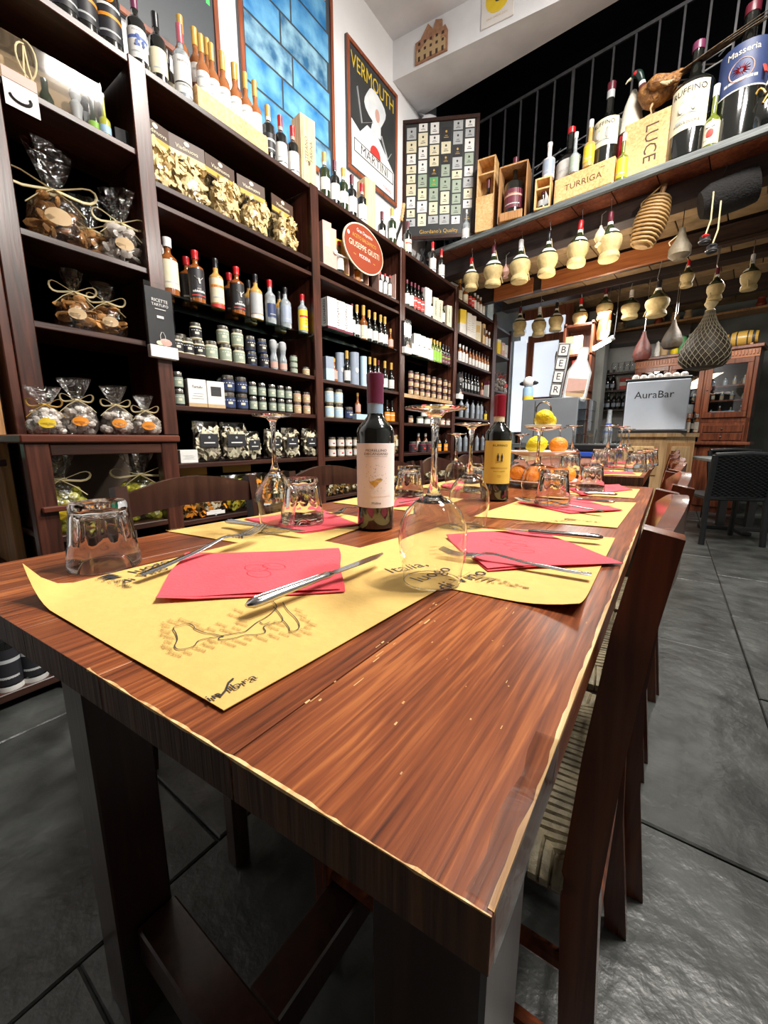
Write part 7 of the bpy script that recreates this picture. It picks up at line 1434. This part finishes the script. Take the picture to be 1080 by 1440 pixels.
def napkin(pxs, lab, z, seed):
    c = [W2(*p) for p in pxs]; rd = random.Random(seed); o0 = sum(c, Vector((0, 0))) / 4; o = thing('paper_napkin', (o0.x, o0.y, z), 0, lab, 'napkin', 'red paper napkins')
    for k in range(2):
        ph = rd.uniform(0, 6)
        def fn(u, v): p = (c[0] * (1 - u) + c[1] * u) * (1 - v) + (c[3] * (1 - u) + c[2] * u) * v - o0; return (p.x * (1 - .03 * k) + .002 * math.sin(9 * v + ph), p.y * (1 - .03 * k), .0008 + .0016 * k + .0026 * (1 + math.sin(5 * u + ph + 2 * v)) * (.3 + .7 * math.sin(PI * v) * .6) + (.004 * max(0, 1 - u * 5) if seed % 2 else 0))
        G().sheet(fn, 20, 16, 'napkin', .0005).build('paper_layer', o)
    g = G(); 
    for j in range(3): a = rd.uniform(-.04, .04); b = rd.uniform(-.03, .03); g.tube([(a + .018 * math.cos(t), b + .013 * math.sin(t), .0094) for t in [i * PI / 8 for i in range(16)]], .0005, 'napkin', 4, True, flat=.5)
    g.build('embossed_ring', o); return o
napkin(((219, 851), (484, 836), (477, 775), (262, 785)), 'red paper napkin on the nearest placemat', TZ + .003, 1)
napkin(((343, 732), (425, 752), (506, 740), (455, 720)), 'red napkin on the left placemat beside the tall dark wine bottle', TZ + .002, 2)
napkin(((627, 757), (684, 806), (878, 796), (762, 751)), 'red napkin on the right placemat between fork and knife', TZ + .002, 3)
napkin(((725, 708), (800, 724), (877, 720), (815, 703)), 'red napkin under the tumbler beside the yellow-label bottle', TZ + .002, 4)
napkin(((799, 689), (819, 698), (890, 690), (870, 684)), 'red napkin on the third right placemat', TZ + .002, 5)
napkin(((548, 715), (592, 712), (606, 700), (560, 702)), 'red napkin behind the tall dark wine bottle', TZ + .002, 6)
napkin(((618, 686), (640, 690), (655, 684), (636, 681)), 'small visible red napkin far on the left side', TZ + .002, 7)
# ------------------------------------------------ cutlery
def fork_mesh():
    g = G(); P = [(0, 0, .006), (.03, 0, .006), (.08, 0, .008), (.12, 0, .013), (.135, 0, .012), (.15, 0, .007)]; Wd = [.0055, .0065, .0042, .0028, .005, .011]; vs = []
    for (x, y, z), w_ in zip(P, Wd): vs += [(x, -w_, z), (x, -w_ * .5, z + .0018), (x, w_ * .5, z + .0018), (x, w_, z), (x, 0, z - .0012)]
    fs = [(4 + 5 * i, *[]) for i in range(0)]
    for i in range(len(P) - 1):
        for j in range(5): fs.append((5 * i + j, 5 * i + (j + 1) % 5, 5 * i + 5 + (j + 1) % 5, 5 * i + 5 + j))
    fs += [(0, 1, 2, 3, 4), tuple(range(5 * len(P) - 1, 5 * len(P) - 6, -1))]; g.add(vs, fs, 'steel')
    t = G()
    for k in range(4):
        y = (k - 1.5) * .0057; t.tube([(.149, y * .95, .007), (.165, y, .0048), (.185, y, .006), (.203, y * .92, .011)], [.0024, .0019, .0017, .0009], 'steel', 6)
    return g.mesh('handle', True, 60), t.mesh('tines')
def knife_mesh():
    g = G(); g.tube([(0, 0, .006), (.006, 0, .006), (.02, 0, .006), (.06, 0, .006), (.10, 0, .006), (.112, 0, .006), (.12, 0, .006)], [.003, .0078, .0085, .0066, .0058, .0068, .0048], 'steel', 10, flat=.62)
    for s in (-1, 1): g.tube([(.012, s * .0035, .0105), (.06, s * .0028, .0098), (.10, s * .0022, .0093)], .0007, 'steel', 5)
    b = G(); b.prism([(.118, -.0045), (.20, -.0078), (.222, -.001), (.226, .004), (.20, .0062), (.118, .0048)], 2, .0052, .0064, 'steel'); b.v = [(x, y, z + (0 if x < .15 else .0)) for x, y, z in b.v]
    return g.mesh('handle', True, 60), b.mesh('blade', False)
FM, KM = fork_mesh(), knife_mesh()
def cut(kind, a, b, lab, z=TZ + .006, tilt=0, zk=0):
    A, B = W2(*a), W2(*b); L_ = (B - A).length; o = thing(kind, (A.x, A.y, z), math.atan2(B.y - A.y, B.x - A.x), lab, kind, None); s = L_ / (.205 if kind == 'fork' else .226); s = max(.8, min(1.15, s))
    for n, me in zip(('handle', 'tines') if kind == 'fork' else ('handle', 'blade'), FM if kind == 'fork' else KM): c = obj(n, me, o)
    o.scale = (s, s, s); o.rotation_euler = (0, -tilt, o.rotation_euler.z); return o
cut('fork', (198, 823), (372, 762), 'silver fork with raised tines on the nearest placemat', tilt=.06); cut('knife', (348, 874), (541, 798), 'silver table knife on the nearest red napkin', TZ + .011, .02)
cut('knife', (318, 743), (430, 759), 'knife on the left placemat under the angular wine glass', TZ + .010); cut('fork', (520, 716), (461, 733), 'fork on the left placemat beside the tall dark wine bottle', TZ + .008)
cut('fork', (831, 819), (618, 783), 'silver fork on the right placemat in front of the red napkin', TZ + .004); cut('knife', (847, 767), (660, 750), 'silver knife on the right placemat behind the red napkin', TZ + .008)
cut('knife', (864, 713), (790, 706), 'knife on the second right placemat', TZ + .008); cut('fork', (848, 727), (724, 709), 'fork on the second right placemat', TZ + .007)
cut('knife', (868, 700), (800, 697), 'knife on the third right placemat', TZ + .006); cut('fork', (560, 714), (600, 709), 'fork behind the tall dark wine bottle', TZ + .008)
# ------------------------------------------------ glasses
def tumbler_parts():
    if 'tum' in CACHE: return CACHE['tum']
    H_ = .092; flute = lambda a, z: 1 - (.11 * (1 - abs(math.sin(5 * a))) ** 1.4 if .034 < z < .081 else 0)
    o_ = G(); o_.lathe([(.0443, .0), (.0452, .001), (.0440, .018), (.0420, .030), (.0405, .034), (.0400, .040), (.0375, .060), (.0355, .076), (.0350, .082), (.0345, .088), (.0325, .092), (.001, .0915)], 'glass', 60, fn=flute)
    o_.f = [f for f in o_.f if len(f) == 4]; o_.m = o_.m[:len(o_.f)]
    g = G(); v = o_; n = 60
    g.lathe([(.0443, .0), (.0430, .018), (.0405, .032), (.0385, .042), (.0350, .070), (.0325, .078), (.022, .0815), (.001, .082)], 'glass', 60); g.f = [f[::-1] for f in g.f if len(f) == 4]; g.m = g.m[:len(g.f)]
    o_.add(g.v, g.f, 'glass'); me = o_.mesh('faceted_wall', True, 60); CACHE['tum'] = [('faceted_wall', me)]; return CACHE['tum']
def wineglass_parts(v=0):
    k = 'wg%d' % v
    if k in CACHE: return CACHE[k]
    if v == 0: out = [(.0345, 0), (.0375, .018), (.0412, .040), (.0418, .055), (.0395, .072), (.033, .088), (.022, .099), (.012, .105)]; st = .104
    else: out = [(.0300, 0), (.0325, .02), (.0350, .042), (.0390, .058), (.0412, .066), (.0395, .073), (.030, .088), (.018, .104), (.009, .114)]; st = .113
    b = G(); b.lathe(out + [(.001, out[-1][1] + .001)], 'glass', 56); b.f = [f for f in b.f if len(f) == 4]; b.m = b.m[:len(b.f)]
    q = G(); q.lathe([(out[0][0] - .0008, 0)] + [(max(.004, r - .0011), z - .0004) for r, z in out[1:-1]] + [(.001, out[-2][1] + .002)], 'glass', 56); q.f = [f[::-1] for f in q.f if len(f) == 4]; q.m = q.m[:len(q.f)]; b.add(q.v, q.f, 'glass')
    rim = G().tube([(out[0][0] * math.cos(t), out[0][0] * math.sin(t), .0008) for t in [i * PI / 24 for i in range(48)]], .0008, 'glass', 5, True)
    s = G(); s.lathe([(.011, st), (.0078, st + .006), (.0048, st + .016), (.0038, st + .04), (.0040, st + .075), (.0065, st + .092), (.012, st + .098), (.0350, st + .1015), (.0362, st + .103), (.0350, st + .1045), (.010, st + .1052), (.001, st + .1054)], 'glass', 32)
    CACHE[k] = [('bowl', b.mesh('bowl')), ('rim', rim.mesh('rim')), ('stem_and_foot', s.mesh('stem_and_foot', True, 50))]; return CACHE[k]
def setglass(kind, px, py, lab, z=TZ + .003, sc=1, v=0, tz=None):
    p = onZ(px, py, (tz or TZ)); o = put(tumbler_parts() if kind == 'tumbler' else wineglass_parts(v), kind, (p.x, p.y, z), 0); o.scale = (sc, sc, sc); tag(o, lab, 'glass'); return o
setglass('tumbler', 149, 796, 'upturned faceted tumbler alone at the near left', TZ + .002); setglass('tumbler', 426, 738, 'upturned tumbler directly right of the angular wine glass', TZ + .008)
setglass('tumbler', 575, 702, 'upturned tumbler just right of the tall dark wine bottle', TZ + .008); setglass('tumbler', 776, 713, 'upturned tumbler in front of the fruit stand, on a red napkin', TZ + .009); setglass('tumbler', 829, 692, 'upturned tumbler right of the fruit stand, third right placemat', TZ + .006)
setglass('tumbler', 667, 690, 'upturned tumbler left of the yellow-label bottle, behind the wine glasses', TZ + .002)
setglass('wine_glass', 391, 747, 'upturned angular wine glass on the left placemat', TZ + .003, 1.02, 1); setglass('wine_glass', 607, 820, 'nearest upturned round wine glass, on the lettered placemat', TZ + .004, 1.02); setglass('wine_glass', 658, 740, 'upturned round wine glass left of the yellow-label bottle', TZ + .002, 1.0)
setglass('wine_glass', 752, 703, 'upturned wine glass in front of the fruit stand', TZ + .003, 1.0); setglass('wine_glass', 729, 678, 'upturned wine glass left behind the fruit stand', TZ + .001, .95); setglass('wine_glass', 640, 688, 'upturned wine glass farthest on the left side', TZ + .001, .95)
T2Z = .791
for i, (px, py) in enumerate(((893, 664), (904, 660), (855, 655), (842, 657), (800, 668), (912, 655))): setglass('tumbler', px, py, ('tumbler at the near right corner of the second table', 'tumbler just behind the near corner one, second table', 'tumbler in mid second table', 'small tumbler left on the second table', 'tumbler at the left of the second table near the fruit stand', 'farthest right tumbler on the second table')[i], T2Z + .003, 1, 0, T2Z)
for i, (px, py) in enumerate(((851, 663), (869, 658), (802, 662), (784, 655), (880, 650))): setglass('wine_glass', px, py, ('tall upturned wine glass at the front of the second table', 'upturned wine glass just right of the front one, second table', 'upturned wine glass right of the fruit stand, second table', 'upturned wine glass behind the fruit stand, second table', 'farthest upturned wine glass on the second table')[i], T2Z + .002, 1, 0, T2Z)
M2L = ['first placemat on the second table', 'second placemat on the second table', 'third placemat on the second table']
for i, y in enumerate((1.90, 2.35, 2.8)):
    o = matsheet([(-.38, y), (-.09, y), (-.09, y + .3), (-.38, y + .3)], T2Z, None, nu=8, nv=8); tag(o, 'yellow paper, ' + M2L[i], 'placemat', 'yellow placemats'); c = [Vector((-.34, y + .06)), Vector((-.12, y + .05)), Vector((-.10, y + .2)), Vector((-.3, y + .22))]
    n = thing('paper_napkin', (-.22, y + .12, T2Z + .002), .2, 'red napkin on the ' + M2L[i], 'napkin', 'red paper napkins'); G().sheet(lambda u, v: ((u - .5) * .2, (v - .5) * .15, .002 + .002 * math.sin(6 * u)), 8, 6, 'napkin', .0005).build('paper_layer', n)
# ------------------------------------------------ the two wine bottles
b = put(W('morellino', h=.302, r=.0368, nr=.0140, sh=.635, sw=.125, cap='c_purple', cl=.185, cr=.0162, lab='l_white', l0=.155, l1=.565, arc=1.45, seg=48, neckband='l_lblue'), 'wine_bottle', Vector((-.476, .640, TZ + .001)), yaw + .06); tag(b, 'dark wine bottle with white label lettered MORELLINO DI SCANSANO and purple capsule', 'bottle')
def part(o, n): return [c for c in o.children if c.name.startswith(n)][0]
part(b, 'label').data.materials[0] = mat('label_paper', (.86, .83, .84), .55); part(b, 'label').data.materials[-1] = mat('label_paper', (.86, .83, .84), .55)
R_ = .0378
for s, sz, z, m, sx in (('MORELLINO', .0062, .157, 'ink', 1.25), ('DISCANSANO', .0062, .1505, 'ink', 1.25), ('2019', .003, .142, 'l_grey', 1.2), ('Mocine' if False else 'Moline', .0068, .056, 'ink', 1)): wrap(b, s, sz, m, z, R_, 0, sx)
G().lathe([(R_, .1457), (R_, .1461)], 'ink', 10, a0=-.6, a1=.6).build('label_rule', b)
def wrapdot(b, pts, m, R, name, x0=0): g = G(); g.add([(R * math.sin((x + x0) / R), -R * math.cos((x + x0) / R), z) for x, z in pts], [tuple(range(len(pts)))], m); return g.build(name, b, False)
wrapdot(b, [(-.014, .100), (-.011, .098), (-.004, .1), (.001, .104), (.009, .104), (.013, .102), (.009, .099), (.004, .097), (.003, .092), (-.002, .091), (-.003, .086), (-.006, .090), (-.012, .094)], 'c_gold', R_ + .0002, 'gold_map_print'); rd = random.Random(3); g = G()
for i in range(60):
    a = rd.gauss(0, .010); z = rd.uniform(.078, .130); th = (a) / R_; s_ = .0005; g.add([((R_ + .0001) * math.sin(th + d), -(R_ + .0001) * math.cos(th + d), z + e) for d, e in ((-.02, 0), (0, -.0008), (.02, 0), (0, .0008))], [(0, 1, 2, 3)], 'l_bluegrey')
g.build('sketch_print', b, False)
b = put(W('ruffino', h=.302, r=.0372, nr=.0142, sh=.635, sw=.125, cap='c_wine2' if 'c_wine2' in M else 'c_wine', cl=.20, cr=.0165, lab='l_yellow', l0=.17, l1=.575, arc=1.45, seg=48, neckband='l_cream'), 'wine_bottle', Vector((-.411, 1.150, TZ + .001)), yaw - .08); tag(b, 'dark wine bottle with yellow label lettered RUFFINO and red capsule', 'bottle')
part(b, 'capsule').data.materials[0] = mat('cap_crimson', (.28, .01, .03), .3); part(b, 'label').data.materials[0] = mat('label_gold', (.80, .58, .10), .5); part(b, 'label').data.materials[-1] = mat('label_gold', (.80, .58, .10), .5)
R_ = .0382
for s, sz, z, m, sx in (('RUFFINO', .0085, .160, 'ink', 1.25), ('RISERVA DUCALE', .0058, .096, 'signred', 1.1), ('CHIANTI CLASSICO', .0036, .087, 'ink', 1.1), ('RISERVA', .003, .075, 'ink', 1), ('2018', .003, .070, 'ink', 1)): wrap(b, s, sz, m, z, R_, 0, sx)
g = G()
for x in (-.0055, .0055): g.ball((x, -R_ - .0001, .128), .004, 'ink', 8, (.8, .05, 1.7)); g.ball((x, -R_ - .0001, .1365), .0018, 'ink', 6, (1, .1, 1)); g.box(x - .002, x + .002, -R_ - .0004, -R_ - .0002, .116, .123, 'ink')
g.tube([(-.008, -R_ - .0002, .1165), (.009, -R_ - .0002, .1155)], .0006, 'ink', 4); g.build('two_figures_print', b)
# ------------------------------------------------ fruit stand
p = onZ(757, 683, TZ); fs_ = thing('fruit_stand', (p.x, p.y, TZ), yaw, 'three-tier ceramic fruit stand with ring handle', 'fruit stand'); G_ = lambda r, z: G().lathe([(r * .35, z - .004), (r * .7, z), (r, z + .013), (r * 1.01, z + .016), (r * .98, z + .017), (r * .68, z + .004), (.001, z + .003)], 'ceramic', 40)
G_(.145, .012).build('bottom_plate', fs_); G_(.122, .118).build('middle_plate', fs_); G_(.066, .214).build('top_plate', fs_); G().lathe([(.05, 0), (.05, .008)], 'ceramic', 24).build('foot', fs_)
G().tube([(0, 0, .012), (0, 0, .262)], .0035, 'steel', 8).build('centre_rod', fs_); G().tube([(.028 * math.cos(t), 0, .288 + .028 * math.sin(t)) for t in [i * PI / 12 for i in range(24)]], .0035, 'steel', 8, True).build('ring_handle', fs_)
FM_ = Matrix.Translation(fs_.location) @ Matrix.Rotation(yaw, 4, 'Z')
def fruit(kind, x, y, z, r, lab):
    o = thing(kind, FM_ @ Vector((x, y, z + r * (.93 if kind == 'orange' else .98))), random.uniform(0, 3), lab, kind)
    if kind == 'orange': G().ball((0, 0, 0), r, 'orangef', 22, (1, 1, .93)).build('peel', o); G().ball((0, 0, r * .92), r * .1, 'green_dark', 6, (1, 1, .3)).build('stem_end', o)
    else: G().lathe([(r * .08, -r * 1.25), (r * .22, -r * 1.15), (r * .55, -r * .95), (r * .9, -r * .5), (r, 0), (r * .9, r * .5), (r * .55, r * .93), (r * .2, r * 1.12), (r * .1, r * 1.2)], 'lemon', 22, R=Matrix.Rotation(PI / 2 - .3, 3, 'X')).build('peel', o); G().ball((0, -r * 1.2, 0), r * .09, 'greencandy', 6).build('stem_end', o)
    return o
fruit('lemon', -.008, -.03, .219, .034, 'large lemon on the top plate of the fruit stand'); fruit('lemon', .034, .028, .219, .027, 'smaller lemon half hidden behind on the top plate'); fruit('lemon', -.040, -.062, .126, .033, 'lemon on the left of the middle plate'); fruit('orange', .042, -.055, .125, .033, 'orange on the right of the middle plate'); fruit('lemon', .0, .055, .126, .03, 'lemon at the back of the middle plate')
for i, (x, y) in enumerate(((-.095, -.045), (-.062, -.085), (-.012, -.095), (.035, -.098), (.085, -.055), (.06, .05), (-.06, .06))): fruit('orange', x, y, .020, .030 if i != 0 else .034, 'orange on the bottom plate, ' + ('far left', 'second from left', 'third from left, behind the glass', 'fourth from left', 'at the right edge', 'at the back right', 'at the back left')[i])
finish_labels()
